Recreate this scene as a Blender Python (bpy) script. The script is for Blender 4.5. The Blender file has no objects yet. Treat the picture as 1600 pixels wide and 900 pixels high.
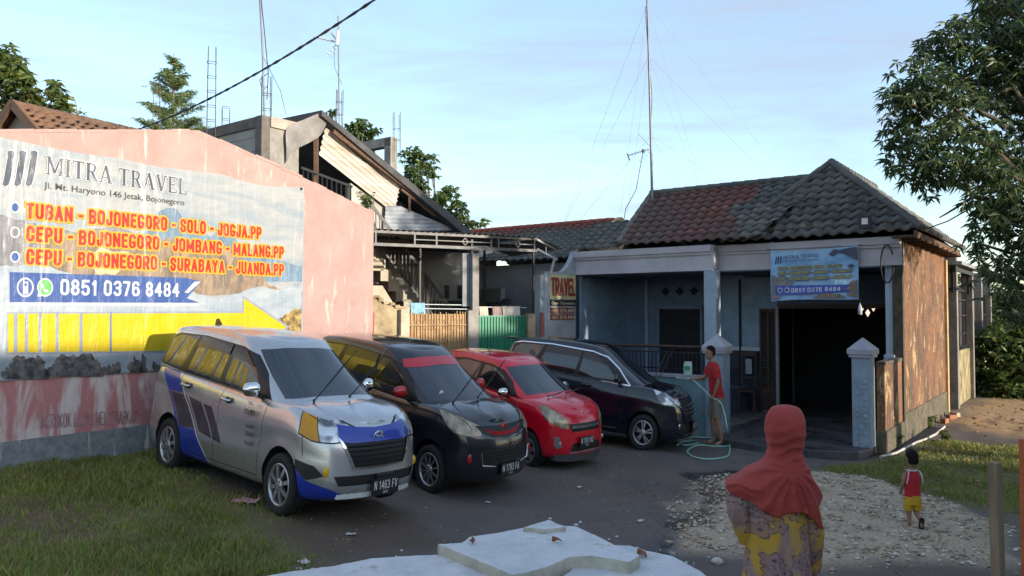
import bpy, bmesh, math, random
import numpy as np
from math import sin, cos, pi, radians, sqrt, atan2
from mathutils import Vector, Matrix, noise
SC = bpy.context.scene
COL = SC.collection
random.seed(7); RNG = np.random.default_rng(11)

# ---------------------------------------------------------------- camera
F = 1200.0; PITCH = math.atan(37 / 1200); CAMZ = 2.62
cam_data = bpy.data.cameras.new('camera'); cam = bpy.data.objects.new('camera', cam_data); COL.objects.link(cam)
cam.location = (0, 0, CAMZ); cam.rotation_euler = (radians(90) + PITCH, 0, 0)
cam_data.sensor_width = 36.0; cam_data.lens = 36.0 * F / 1600.0
cam_data.clip_start = 0.1; cam_data.clip_end = 3000
SC.camera = cam

# ---------------------------------------------------------------- world, sun, exposure
SUN_AZ = Vector((0.78, -0.626)).normalized(); SUN_EL = radians(8.0)
wd = bpy.data.worlds.new('World'); SC.world = wd; wd.use_nodes = True
nt = wd.node_tree; N = nt.nodes; L = nt.links
bg = N['Background']
sky = N.new('ShaderNodeTexSky'); sky.sky_type = 'NISHITA'; sky.sun_disc = False
sky.sun_elevation = SUN_EL; sky.sun_rotation = atan2(SUN_AZ.x, SUN_AZ.y)
sky.air_density = 1.0; sky.dust_density = 0.6; sky.ozone_density = 2.0
tc = N.new('ShaderNodeTexCoord')
mp = N.new('ShaderNodeMapping'); mp.inputs['Scale'].default_value = (.8, 2.2, 6.5); mp.inputs['Rotation'].default_value = (0.15, 0.1, 0.5)
L.new(tc.outputs['Generated'], mp.inputs['Vector'])
nz = N.new('ShaderNodeTexNoise'); nz.inputs['Scale'].default_value = 2.2; nz.inputs['Detail'].default_value = 9; nz.inputs['Roughness'].default_value = 0.62; nz.inputs['Distortion'].default_value = 0.5
L.new(mp.outputs['Vector'], nz.inputs['Vector'])
cr = N.new('ShaderNodeValToRGB'); cr.color_ramp.elements[0].position = 0.40; cr.color_ramp.elements[1].position = 0.66
cr.color_ramp.elements[0].color = (.30, .30, .30, 1); cr.color_ramp.elements[1].color = (0.80, 0.80, 0.80, 1)
L.new(nz.outputs['Fac'], cr.inputs['Fac'])
mx = N.new('ShaderNodeMixRGB'); mx.inputs['Color2'].default_value = (1.0, 1.17, 1.48, 1)
L.new(cr.outputs['Color'], mx.inputs['Fac']); L.new(sky.outputs['Color'], mx.inputs['Color1'])
L.new(mx.outputs['Color'], bg.inputs['Color'])
bg.inputs['Strength'].default_value = 0.15
sun_d = bpy.data.lights.new('sun', 'SUN'); sun = bpy.data.objects.new('sun', sun_d); COL.objects.link(sun)
sun_d.energy = 2.0; sun_d.angle = radians(0.9); sun_d.color = (1.0, 0.88, 0.73)
sdir = Vector((SUN_AZ.x * cos(SUN_EL), SUN_AZ.y * cos(SUN_EL), sin(SUN_EL)))
sun.rotation_euler = sdir.to_track_quat('Z', 'Y').to_euler()
SC.view_settings.view_transform = 'Standard'; SC.view_settings.look = 'None'
SC.view_settings.gamma = 1.0; SC.view_settings.use_curve_mapping = False
SC.view_settings.exposure = 1.88
SC.render.engine = 'CYCLES'
SC.cycles.use_denoising = True
SC.cycles.max_bounces = 8; SC.cycles.diffuse_bounces = 4; SC.cycles.glossy_bounces = 4
SC.cycles.transparent_max_bounces = 12
SC.cycles.caustics_reflective = False; SC.cycles.caustics_refractive = False
SC.cycles.sample_clamp_indirect = 6.0

# ---------------------------------------------------------------- placing helpers
_cp, _sp = cos(PITCH), sin(PITCH)
def P(px, py, Y):
    """world point at depth Y seen at photo pixel"""
    u = (px - 800) / F; v = (450 - py) / F
    d = Y / (_cp - v * _sp)
    return Vector((u * d, Y, CAMZ + d * (v * _cp + _sp)))
GX = [-400, -12, -8, -6, -4.3, -2.5, -1, .7, 3, 6, 30, 400]
GZ = [.75, .72, .64, .54, .42, .24, .04, -.13, -.2, -.27, -.3, -.3]
def zg(X, Y):
    """height of the ground: high along the wall, falling to the right, rising a little towards the camera"""
    near = np.clip((7.2 - Y) / 2.6, 0, 1)
    return np.interp(X, GX, GZ) + .34 * near * near * (3 - 2 * near) * np.clip((6 - np.abs(X - 1)) / 3, 0, 1) - .10 * np.exp(-(((X + .9) / 1.1) ** 2 + ((Y - 11.3) / 1.6) ** 2))
def G(px, py):
    """ground point at photo pixel"""
    lo, hi = 2.0, 60.0
    for _ in range(50):
        m = (lo + hi) / 2; p = P(px, py, m)
        if p.z > zg(p.x, p.y): lo = m
        else: hi = m
    return P(px, py, lo)
def V(*a): return Vector(a)
class VPl:
    """vertical plane through plan point p0 along plan direction d: point seen at a photo pixel"""
    def __init__(s, p0, d): s.p = Vector((p0[0], p0[1])); s.d = Vector((d[0], d[1])).normalized()
    def __call__(s, px, py, off=0.0):
        u = (px - 800) / F; v = (450 - py) / F; r = Vector((u, _cp - v * _sp, v * _cp + _sp)); n = Vector((s.d.y, -s.d.x)); p = s.p + n * off
        t = (p.x * s.d.y - p.y * s.d.x) / (r.x * s.d.y - r.y * s.d.x)
        return Vector((0, 0, CAMZ)) + r * t
U = Vector((.602, .799, 0)); Wd = Vector((-.799, .602, 0)); NF = -U   # house side direction (receding), front direction (to the left)

# ---------------------------------------------------------------- object helpers
def tag(o, label=None, cat=None, group=None, kind=None):
    if label: o['label'] = label
    if cat: o['category'] = cat
    if group: o['group'] = group
    if kind: o['kind'] = kind
    return o
def thing(name, label, cat, loc=(0, 0, 0), rz=0.0, group=None, scale=None):
    o = bpy.data.objects.new(name, None); COL.objects.link(o)
    o.location = loc; o.rotation_euler = (0, 0, rz)
    if scale: o.scale = scale
    o.empty_display_size = .2
    return tag(o, label, cat, group)
def link_mesh(name, me, mats, parent=None):
    o = bpy.data.objects.new(name, me); COL.objects.link(o)
    if mats is not None:
        for m in (mats if isinstance(mats, (list, tuple)) else [mats]): me.materials.append(m.m if isinstance(m, Mat) else m)
    if parent is not None: o.parent = parent
    return o
def empty_part(name, parent, loc=(0, 0, 0)):
    o = bpy.data.objects.new(name, None); COL.objects.link(o); o.parent = parent; o.location = loc
    o.empty_display_size = .1
    return o
def frame_from(ax, ay=None):
    """matrix whose columns are x=ax, y, z"""
    ax = Vector(ax).normalized(); up = Vector((0, 0, 1)) if ay is None else Vector(ay)
    if abs(ax.dot(up)) > .99: up = Vector((0, 1, 0))
    az = ax.cross(up).normalized(); ayy = az.cross(ax).normalized()
    return ax, ayy, az
class MB:
    """collects shapes and links them as ONE mesh object"""
    def __init__(s): s.v = []; s.f = []; s.m = []; s.sm = []
    def add(s, vs, fs, mi=0, smooth=False):
        b = len(s.v); s.v += [tuple(x) for x in vs]; s.f += [tuple(i + b for i in f) for f in fs]
        s.m += [mi] * len(fs); s.sm += [smooth] * len(fs); return s
    def box(s, c, size, rz=0.0, mi=0, R=None):
        c = Vector(c); M = R if R is not None else Matrix.Rotation(rz, 3, 'Z')
        vs = [c + M @ Vector((x * size[0] / 2, y * size[1] / 2, z * size[2] / 2)) for z in (-1, 1) for y in (-1, 1) for x in (-1, 1)]
        return s.add(vs, [(0, 2, 3, 1), (4, 5, 7, 6), (0, 1, 5, 4), (2, 6, 7, 3), (0, 4, 6, 2), (1, 3, 7, 5)], mi)
    def bar(s, p0, p1, w, h, up=(0, 0, 1), mi=0):
        """rectangular bar from p0 to p1; w across, h along up"""
        p0 = Vector(p0); p1 = Vector(p1); ax, ay, az = frame_from(p1 - p0, up)
        vs = [p + ay * (h / 2 * j) + az * (w / 2 * i) for p in (p0, p1) for i, j in ((-1, -1), (1, -1), (1, 1), (-1, 1))]
        return s.add(vs, [(3, 2, 1, 0), (4, 5, 6, 7), (0, 1, 5, 4), (1, 2, 6, 5), (2, 3, 7, 6), (3, 0, 4, 7)], mi)
    def wall(s, p0, p1, z0, z1, t, mi=0, z0b=None, z1b=None):
        """vertical wall between two plan points, thickness t; optional heights at the second end"""
        p0 = Vector((p0[0], p0[1], 0)); p1 = Vector((p1[0], p1[1], 0)); d = (p1 - p0).normalized(); n = Vector((d.y, -d.x, 0)) * (t / 2)
        z0b = z0 if z0b is None else z0b; z1b = z1 if z1b is None else z1b
        vs = []
        for p, a, b in ((p0, z0, z1), (p1, z0b, z1b)):
            for q in (p - n, p + n): vs += [V(q.x, q.y, a), V(q.x, q.y, b)]
        return s.add(vs, [(0, 1, 3, 2), (4, 6, 7, 5), (0, 4, 5, 1), (2, 3, 7, 6), (1, 5, 7, 3), (0, 2, 6, 4)], mi)
    def prism(s, pts, d, mi=0, smooth=False):
        """polygon (3-D points, planar) extruded by vector d"""
        n = len(pts); a = [Vector(p) for p in pts]; b = [p + Vector(d) for p in a]
        return s.add(a + b, [tuple(range(n - 1, -1, -1)), tuple(range(n, 2 * n))] + [(i, (i + 1) % n, n + (i + 1) % n, n + i) for i in range(n)], mi, smooth)
    def tube(s, pts, r, n=8, mi=0, smooth=True, cap=True):
        pts = [Vector(p) for p in pts]; rs = r if isinstance(r, (list, tuple)) else [r] * len(pts)
        vs = []; prev = None
        for i, p in enumerate(pts):
            t = (pts[min(i + 1, len(pts) - 1)] - pts[max(i - 1, 0)]).normalized()
            if prev is None:
                ref = Vector((0, 0, 1)) if abs(t.z) < .9 else Vector((1, 0, 0)); a = t.cross(ref).normalized()
            else: a = (prev - t * prev.dot(t)).normalized()
            prev = a; b = t.cross(a)
            vs += [p + (a * cos(2 * pi * k / n) + b * sin(2 * pi * k / n)) * rs[i] for k in range(n)]
        fs = [(i * n + k, i * n + (k + 1) % n, (i + 1) * n + (k + 1) % n, (i + 1) * n + k) for i in range(len(pts) - 1) for k in range(n)]
        s.add(vs, fs, mi, smooth)
        if cap: s.add(vs[:n], [tuple(range(n - 1, -1, -1))], mi); s.add(vs[-n:], [tuple(range(n))], mi)
        return s
    def loft(s, rings, mi=0, smooth=True, cap=True, closed=True):
        n = len(rings[0]); vs = [p for r in rings for p in r]; e = n if closed else n - 1
        fs = [(i * n + k, i * n + (k + 1) % n, (i + 1) * n + (k + 1) % n, (i + 1) * n + k) for i in range(len(rings) - 1) for k in range(e)]
        s.add(vs, fs, mi, smooth)
        if cap: s.add(rings[0], [tuple(range(n - 1, -1, -1))], mi, smooth); s.add(rings[-1], [tuple(range(n))], mi, smooth)
        return s
    def lathe(s, c, prof, n=16, mi=0, smooth=True, axis='Z', cap=False):
        """prof: (r, h) along the axis"""
        c = Vector(c); rings = []
        for r, h in prof:
            ring = []
            for k in range(n):
                a = 2 * pi * k / n; q = (r * cos(a), r * sin(a), h)
                if axis == 'Y': q = (q[0], h, -q[1])
                if axis == 'X': q = (h, q[0], q[1])
                ring.append(c + Vector(q))
            rings.append(ring)
        return s.loft(rings, mi, smooth, cap)
    def sphere(s, c, r, n=10, m=6, mi=0, R=None):
        rr = r if isinstance(r, (list, tuple)) else (r, r, r); c = Vector(c); rings = []
        for j in range(m + 1):
            t = pi * j / m; t = min(max(t, .02), pi - .02)
            ring = [Vector((rr[0] * sin(t) * cos(2 * pi * k / n), rr[1] * sin(t) * sin(2 * pi * k / n), -rr[2] * cos(t))) for k in range(n)]
            rings.append([c + (R @ q if R is not None else q) for q in ring])
        return s.loft(rings, mi, True)
    def build(s, name, mats, parent=None, merge=False, bevel=0.0):
        me = bpy.data.meshes.new(name); me.from_pydata(s.v, [], s.f); me.validate(verbose=False)
        if len(me.polygons) == len(s.f):
            me.polygons.foreach_set('material_index', s.m); me.polygons.foreach_set('use_smooth', s.sm)
        if merge or bevel:
            bm = bmesh.new(); bm.from_mesh(me); bmesh.ops.remove_doubles(bm, verts=bm.verts, dist=1e-4)
            bmesh.ops.recalc_face_normals(bm, faces=bm.faces)
            if bevel:
                ed = [e for e in bm.edges if len(e.link_faces) == 2 and e.calc_face_angle(0) > .5]
                bmesh.ops.bevel(bm, geom=ed, offset=bevel, segments=2, profile=.6, affect='EDGES')
            bm.to_mesh(me); bm.free()
        me.update()
        return link_mesh(name, me, mats, parent)
def np_mesh(name, verts, faces, mats, parent=None, smooth=False, mi=None):
    """fast mesh from numpy arrays (all faces the same size)"""
    me = bpy.data.meshes.new(name); nv = len(verts); nf, k = faces.shape
    me.vertices.add(nv); me.vertices.foreach_set('co', np.ascontiguousarray(verts, dtype=np.float32).ravel())
    me.loops.add(nf * k); me.loops.foreach_set('vertex_index', np.ascontiguousarray(faces, dtype=np.int32).ravel())
    me.polygons.add(nf); me.polygons.foreach_set('loop_start', np.arange(0, nf * k, k, dtype=np.int32))
    if mi is not None: me.polygons.foreach_set('material_index', np.ascontiguousarray(mi, dtype=np.int32))
    me.polygons.foreach_set('use_smooth', np.full(nf, smooth))
    me.update(calc_edges=True); me.validate()
    return link_mesh(name, me, mats, parent)

# ---------------------------------------------------------------- materials
def hexc(h):
    h = h.lstrip('#'); r = []
    for i in (0, 2, 4):
        c = int(h[i:i + 2], 16) / 255; r.append(c / 12.92 if c <= .04045 else ((c + .055) / 1.055) ** 2.4)
    return tuple(r) + (1.0,)
def C3(c): return hexc(c) if isinstance(c, str) else (tuple(c) + (1.0,) if len(c) == 3 else tuple(c))
_M = {}
class Mat:
    """small helper round a Principled material"""
    def __init__(s, name, col=(.5, .5, .5), rough=.6, metal=0.0, spec=.5):
        s.m = bpy.data.materials.new(name); s.m.use_nodes = True; s.nt = s.m.node_tree; s.N = s.nt.nodes; s.L = s.nt.links
        s.b = s.N['Principled BSDF']; s.set('Base Color', C3(col)); s.set('Roughness', rough); s.set('Metallic', metal)
        s.set('Specular IOR Level', spec); s.col = None; s.base = C3(col)
    def set(s, k, v): s.b.inputs[k].default_value = v
    def coord(s, scale=(1, 1, 1), kind='Object', rot=(0, 0, 0)):
        t = s.N.new('ShaderNodeTexCoord'); m = s.N.new('ShaderNodeMapping'); m.inputs['Scale'].default_value = scale; m.inputs['Rotation'].default_value = rot
        s.L.new(t.outputs[kind], m.inputs['Vector']); return m.outputs['Vector']
    def plane(s, a, b):
        t = s.N.new('ShaderNodeTexCoord'); x = s.N.new('ShaderNodeSeparateXYZ'); c = s.N.new('ShaderNodeCombineXYZ'); s.L.new(t.outputs['Object'], x.inputs[0])
        s.L.new(x.outputs[a], c.inputs[0]); s.L.new(x.outputs[b], c.inputs[1]); return c.outputs[0]
    def noise(s, vec, scale=5, detail=6, rough=.6, dist=0):
        n = s.N.new('ShaderNodeTexNoise'); n.inputs['Scale'].default_value = scale; n.inputs['Detail'].default_value = detail
        n.inputs['Roughness'].default_value = rough; n.inputs['Distortion'].default_value = dist
        s.L.new(vec, n.inputs['Vector']); return n.outputs['Fac']
    def ramp(s, fac, stops):
        r = s.N.new('ShaderNodeValToRGB'); e = r.color_ramp.elements
        while len(e) < len(stops): e.new(.5)
        for el, (p, c) in zip(e, stops):
            el.position = p; el.color = C3(c) if not isinstance(c, (int, float)) else (c, c, c, 1)
        s.L.new(fac, r.inputs['Fac']); return r.outputs['Color']
    def mix(s, fac, a, b, mode='MIX'):
        x = s.N.new('ShaderNodeMixRGB'); x.blend_type = mode
        for k, v in (('Fac', fac), ('Color1', a), ('Color2', b)):
            if isinstance(v, (int, float)) and k == 'Fac': x.inputs[k].default_value = v
            elif isinstance(v, bpy.types.NodeSocket): s.L.new(v, x.inputs[k])
            else: x.inputs[k].default_value = C3(v)
        return x.outputs['Color']
    def math(s, op, a, b=0.0):
        x = s.N.new('ShaderNodeMath'); x.operation = op
        for i, v in enumerate((a, b)):
            if isinstance(v, bpy.types.NodeSocket): s.L.new(v, x.inputs[i])
            else: x.inputs[i].default_value = v
        return x.outputs['Value']
    def color(s, sock): s.L.new(sock, s.b.inputs['Base Color']); s.col = sock
    def roughs(s, sock): s.L.new(sock, s.b.inputs['Roughness'])
    def bump(s, h, strength=.3, dist=.02):
        b = s.N.new('ShaderNodeBump'); b.inputs['Strength'].default_value = strength; b.inputs['Distance'].default_value = dist
        s.L.new(h, b.inputs['Height']); s.L.new(b.outputs['Normal'], s.b.inputs['Normal'])
def pm(name, col, rough=.6, var=.18, scale=4.0, bump=.0, bscale=None, metal=0.0, spec=.5, col2=None, stretch=(1, 1, 1), cut=(.35, .65)):
    """plain procedural material: colour varied by noise, optional bump"""
    if name in _M: return _M[name]
    m = Mat(name, col, rough, metal, spec); v = m.coord(stretch); f = m.noise(v, scale)
    c = C3(col)
    c2 = C3(col2) if col2 is not None else tuple(x * (1 - var) for x in c[:3]) + (1,)
    c1 = c if col2 is not None else tuple(min(1, x * (1 + var * .5)) for x in c[:3]) + (1,)
    m.color(m.ramp(f, [(cut[0], c2), (cut[1], c1)]))
    if bump: m.bump(m.noise(v, bscale or scale * 4, 8), bump, .02)
    _M[name] = m.m
    return m.m

def text_mesh(txt, size=1.0, bold=0.0, xs=1.0, ital=0.0, extrude=0.0, align='LEFT', space=1.0):
    cu = bpy.data.curves.new('lettering', 'FONT'); cu.body = txt; cu.size = size; cu.offset = bold; cu.shear = ital; cu.extrude = extrude
    cu.align_x = align; cu.space_character = space; cu.resolution_u = 3
    o = bpy.data.objects.new('lettering', cu); COL.objects.link(o)
    dg = bpy.context.evaluated_depsgraph_get(); me = bpy.data.meshes.new_from_object(o.evaluated_get(dg))
    bpy.data.objects.remove(o); bpy.data.curves.remove(cu)
    if xs != 1.0:
        for v in me.vertices: v.co.x *= xs
    return me
def put_text(parent, txt, mat, org, ax, ay, size, bold=0.0, width=None, off=0.0, ital=0.0, align='LEFT', name='lettering', space=1.0, xs=1.0):
    """lettering laid on the plane org+ax*x+ay*y, lifted by off along ax x ay; width squeezes it to fit"""
    me = text_mesh(txt, size, bold, 1.0, ital, 0.0, align, space)
    ax = Vector(ax).normalized(); ay = Vector(ay).normalized(); n = ax.cross(ay)
    xsv = [v.co.x for v in me.vertices]
    if width and xsv: xs = width / max(1e-6, max(xsv) - min(xsv))
    for v in me.vertices:
        v.co = Vector(org) + ax * (v.co.x * xs) + ay * v.co.y + n * off
    me.name = name
    o = link_mesh(name, me, mat, parent)
    return o
# ---------------------------------------------------------------- bold condensed lettering from strokes
_C = [(1, .70), (1, .85), (.75, 1), (.25, 1), (0, .85), (0, .15), (.25, 0), (.75, 0), (1, .15), (1, .30)]
_P = [(0, 0), (0, 1), (.75, 1), (1, .85), (1, .60), (.75, .45), (0, .45)]
_O = [(.25, 1), (.75, 1), (1, .85), (1, .15), (.75, 0), (.25, 0), (0, .15), (0, .85), (.25, 1)]
GLY = {'A': (.5, [[(0, 0), (.5, 1), (1, 0)], [(.2, .28), (.8, .28)]]), 'B': (.48, [[(0, 0), (0, 1), (.75, 1), (1, .87), (1, .65), (.75, .52), (0, .52)], [(.75, .52), (1, .38), (1, .13), (.75, 0), (0, 0)]]), 'C': (.47, [_C]),
       'D': (.48, [[(0, 0), (0, 1), (.7, 1), (1, .82), (1, .18), (.7, 0), (0, 0)]]), 'E': (.42, [[(1, 1), (0, 1), (0, 0), (1, 0)], [(0, .52), (.85, .52)]]), 'F': (.42, [[(1, 1), (0, 1), (0, 0)], [(0, .5), (.85, .5)]]), 'G': (.48, [[(1, .84), (.75, 1), (.25, 1), (0, .85), (0, .15), (.25, 0), (.75, 0), (1, .12), (1, .40), (.66, .40)]]),
       'J': (.42, [[(1, 1), (1, .18), (.75, 0), (.25, 0), (0, .15), (0, .32)]]), 'K': (.5, [[(0, 0), (0, 1)], [(1, 1), (0, .42)], [(.3, .6), (1, 0)]]), 'L': (.40, [[(0, 1), (0, 0), (1, 0)]]), 'M': (.62, [[(0, 0), (0, 1), (.5, .2), (1, 1), (1, 0)]]), 'N': (.5, [[(0, 0), (0, 1), (1, 0), (1, 1)]]),
       'O': (.48, [_O]), 'P': (.46, [_P]), 'R': (.48, [_P, [(.45, .45), (1, 0)]]), 'S': (.46, [[(1, .78), (1, .87), (.75, 1), (.25, 1), (0, .85), (0, .68), (.2, .55), (.8, .45), (1, .32), (1, .15), (.75, 0), (.25, 0), (0, .15), (0, .24)]]), 'T': (.44, [[(0, 1), (1, 1)], [(.5, 1), (.5, 0)]]),
       'U': (.48, [[(0, 1), (0, .15), (.25, 0), (.75, 0), (1, .15), (1, 1)]]), 'V': (.5, [[(0, 1), (.5, 0), (1, 1)]]), 'Y': (.5, [[(0, 1), (.5, .48), (1, 1)], [(.5, .48), (.5, 0)]]), 'Z': (.46, [[(0, 1), (1, 1), (0, 0), (1, 0)]]), '-': (.30, [[(0, .47), (1, .47)]]), '.': (.17, [[(.5, 0), (.5, .02)]]), ' ': (.20, []),
       '0': (.46, [_O]), '1': (.32, [[(.1, .8), (.75, 1), (.75, 0)]]), '2': (.46, [[(0, .75), (0, .86), (.25, 1), (.75, 1), (1, .85), (1, .65), (0, 0), (1, 0)]]), '3': (.46, [[(0, .85), (.25, 1), (.75, 1), (1, .86), (1, .66), (.7, .53), (.4, .53)], [(.7, .53), (1, .38), (1, .15), (.75, 0), (.25, 0), (0, .15)]]),
       '4': (.48, [[(.75, 0), (.75, 1), (0, .3), (1, .3)]]), '5': (.46, [[(.95, 1), (.05, 1), (0, .52), (.3, .62), (.75, .6), (1, .45), (1, .15), (.75, 0), (.25, 0), (0, .15)]]), '6': (.46, [[(.95, .85), (.75, 1), (.25, 1), (0, .85), (0, .15), (.25, 0), (.75, 0), (1, .15), (1, .42), (.75, .57), (.25, .57), (0, .42)]]),
       '7': (.44, [[(0, 1), (1, 1), (.35, 0)]]), '8': (.46, [[(.3, .53), (.05, .68), (.05, .86), (.28, 1), (.72, 1), (.95, .86), (.95, .68), (.7, .53), (.3, .53), (0, .38), (0, .14), (.26, 0), (.74, 0), (1, .14), (1, .38), (.7, .53)]]), '9': (.46, [[(.05, .15), (.25, 0), (.75, 0), (1, .15), (1, .85), (.75, 1), (.25, 1), (0, .85), (0, .58), (.25, .43), (.75, .43), (1, .58)]])}
def stroke_text(parent, txt, org, end, h, mat, n, off=0.0, t=.17, grow=0.0, name='lettering', up=(0, 0, 1), gap=.06):
    """letters drawn as thick strokes between org and end (baseline), cap height h"""
    mb = MB(); org = Vector(org); ax = Vector(end) - org; L_ = ax.length; ax.normalize(); up = Vector(up); n = Vector(n)
    adv = sum(GLY[c][0] + gap for c in txt) - gap; kx = L_ / adv; x = 0; c_ = 0
    for ch in txt:
        w, polys = GLY[ch]
        for pl in polys:
            q = [Vector(((x + t / 2 + u * (w - t)) * kx, (t / 2 + v * (1 - t)) * h)) for u, v in pl]
            tx = t / 2 * min(kx, h) + grow
            for i, p in enumerate(q):
                c_ += 1; o = n * (off + (c_ % 24) * .00004); oc = [p + Vector((cos(a), sin(a))) * tx * 1.0 for a in [pi / 8 + k * pi / 4 for k in range(8)]]
                if 0 < i < len(q) - 1 or ch in '.': mb.add([org + ax * s_.x + up * s_.y + o for s_ in oc], [tuple(range(8))])
                if i + 1 < len(q):
                    c_ += 1; o = n * (off + (c_ % 24) * .00004); r = q[i + 1]; d = (r - p).normalized(); nn = Vector((-d.y, d.x)) * tx; a0 = p - d * tx * (1 if i == 0 else 0); b0 = r + d * tx * (1 if i + 2 == len(q) else 0)
                    mb.add([org + ax * s_.x + up * s_.y + o for s_ in (a0 - nn, b0 - nn, b0 + nn, a0 + nn)], [(0, 1, 2, 3)])
        x += w + gap
    return mb.build(name, mat, parent)
# ================================================================ ground
def fbm(X, Y, s, seed=0, o=4):
    r = np.zeros_like(X, dtype=float); a = 1.0; t = 0
    for k in range(o):
        rs = np.random.default_rng(seed * 17 + k); ph = rs.uniform(0, 6.28, 6); ang = rs.uniform(0, pi, 6)
        q = sum(np.sin((X * np.cos(an) + Y * np.sin(an)) * s * (2 ** k) * (.7 + .2 * i) + p) for i, (an, p) in enumerate(zip(ang, ph))) / 3
        r += a * q; t += a; a *= .55
    return r / t
def sstep(e0, e1, x): t = np.clip((x - e0) / (e1 - e0), 0, 1); return t * t * (3 - 2 * t)
def seg_poly_dist(X, Y, poly):
    """signed distance to polygon (negative inside)"""
    d = np.full(X.shape, 1e9); ins = np.zeros(X.shape, bool); n = len(poly)
    for i in range(n):
        ax, ay = poly[i]; bx, by = poly[(i + 1) % n]; ex, ey = bx - ax, by - ay
        t = np.clip(((X - ax) * ex + (Y - ay) * ey) / (ex * ex + ey * ey + 1e-9), 0, 1)
        d = np.minimum(d, np.hypot(X - ax - t * ex, Y - ay - t * ey))
        c = ((ay > Y) != (by > Y)) & (X < (bx - ax) * (Y - ay) / (by - ay + 1e-12) + ax); ins ^= c
    return np.where(ins, -d, d)
def gp(pts): return [tuple(G(*p)[:2]) for p in pts]
ZONE = dict(
    grass_l=gp([(-260, 690), (250, 700), (330, 760), (440, 800), (470, 860), (440, 960), (-400, 960)]),
    grass_r=gp([(1300, 735), (1385, 716), (1480, 690), (1620, 700), (1640, 840), (1560, 800), (1470, 775), (1380, 750)]),
    lime=gp([(1050, 790), (1130, 745), (1230, 735), (1330, 745), (1450, 770), (1560, 830), (1580, 880), (1300, 892), (1090, 860)]),
    dirt_l=gp([(-100, 770), (120, 775), (210, 815), (130, 850), (-100, 850)]),
    dirt_s=gp([(300, 760), (430, 780), (640, 800), (700, 850), (560, 880), (430, 870), (380, 830)]),
    path=gp([(1480, 660), (1540, 625), (1900, 610), (2000, 700), (1620, 690)]),
    wet=gp([(1005, 900), (1040, 820), (1085, 775), (1075, 740), (1160, 735), (1130, 790), (1060, 850), (1090, 910)]))
def zone(X, Y, k, soft=.25, n=.25, s=2.2): return sstep(soft, -soft, seg_poly_dist(X, Y, ZONE[k]) + n * fbm(X, Y, s, len(k)))
xs = np.concatenate([np.linspace(-600, -30, 14), np.linspace(-26, -11, 16), np.arange(-10, 14, .09), np.linspace(14.5, 30, 26), np.linspace(36, 600, 14)])
ys = np.concatenate([np.linspace(-300, -8, 10), np.linspace(-5, 2.5, 12), np.arange(2.8, 22, .09), np.linspace(22.3, 40, 40), np.linspace(46, 900, 16)])
XX, YY = np.meshgrid(xs, ys)
ZZ = zg(XX, YY)
m_lime = zone(XX, YY, 'lime', .3, .35); m_gl = zone(XX, YY, 'grass_l', .35, .3); m_gr = zone(XX, YY, 'grass_r', .3, .3)
m_path = zone(XX, YY, 'path', .6, .4); m_wet = zone(XX, YY, 'wet', .12, .3, 3.); m_ds = np.maximum(zone(XX, YY, 'dirt_s', .35, .3), zone(XX, YY, 'dirt_l', .25, .3))
far = sstep(24, 40, YY)
ZZ = ZZ + .012 * fbm(XX, YY, 5, 3) + .006 * fbm(XX, YY, 23, 5) + m_path * .02 * fbm(XX, YY, 3.5, 51) + m_path * .015 * fbm(XX, YY, 11, 52) + m_lime * (.05 + .03 * fbm(XX, YY, 9, 8)) - .03 * m_wet
nx, ny = len(xs), len(ys); idx = np.arange(nx * ny).reshape(ny, nx)
fc = np.stack([idx[:-1, :-1], idx[:-1, 1:], idx[1:, 1:], idx[1:, :-1]], -1).reshape(-1, 4)
def ground_mat():
    m = Mat('ground_earth', (.1, .1, .1), .9); g = lambda n: m_attr(m, n)
    v = m.coord(); nA = m.noise(v, .9, 10, .72, .6); nB = m.noise(v, 26, 6, .7); nC = m.noise(v, 130, 3, .6)
    asp = m.mix(nB, m.ramp(nA, [(.32, (.032, .031, .034)), (.48, (.075, .068, .067)), (.66, (.165, .128, .105))]), (.15, .13, .118)); asp = m.mix(m.ramp(nC, [(.58, 0.0), (.70, 1.0)]), asp, (.24, .225, .21))
    dirt = m.mix(nB, m.ramp(nA, [(.3, (.085, .058, .042)), (.7, (.15, .105, .075))]), (.11, .075, .05))
    gr = m.mix(nB, (.13, .145, .04), (.17, .14, .06))
    lime = m.mix(m.ramp(nB, [(.35, 0.0), (.65, 1.0)]), (.33, .245, .16), (.54, .43, .31))
    sand = m.mix(nB, (.42, .25, .10), (.52, .35, .18))
    c = m.mix(g('dirt'), asp, dirt); c = m.mix(g('grass'), c, gr); c = m.mix(g('lime'), c, lime); c = m.mix(g('path'), c, sand)
    wetc = m.mix(.72, c, (.012, .013, .016)); c = m.mix(g('wet'), c, wetc); m.color(c)
    m.roughs(m.mix(g('wet'), m.ramp(nB, [(.3, .7), (.7, .95)]), (.06, .06, .06)))
    h = m.math('ADD', m.math('MULTIPLY', nB, .7), m.math('MULTIPLY', nC, .5)); h = m.math('MULTIPLY', h, m.math('SUBTRACT', 1.0, m.math('MULTIPLY', g('wet'), .93))); m.bump(h, .6, .03)
    return m.m
def m_attr(m, n):
    a = m.N.new('ShaderNodeAttribute'); a.attribute_name = n; return a.outputs['Fac']
gm = ground_mat()
ground = np_mesh('ground', np.stack([XX, YY, ZZ], -1).reshape(-1, 3), fc, gm, smooth=True); tag(ground, kind='structure')
def addattr(o, n, a):
    at = o.data.attributes.new(n, 'FLOAT', 'POINT'); at.data.foreach_set('value', np.ascontiguousarray(a, dtype=np.float32).ravel())
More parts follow.
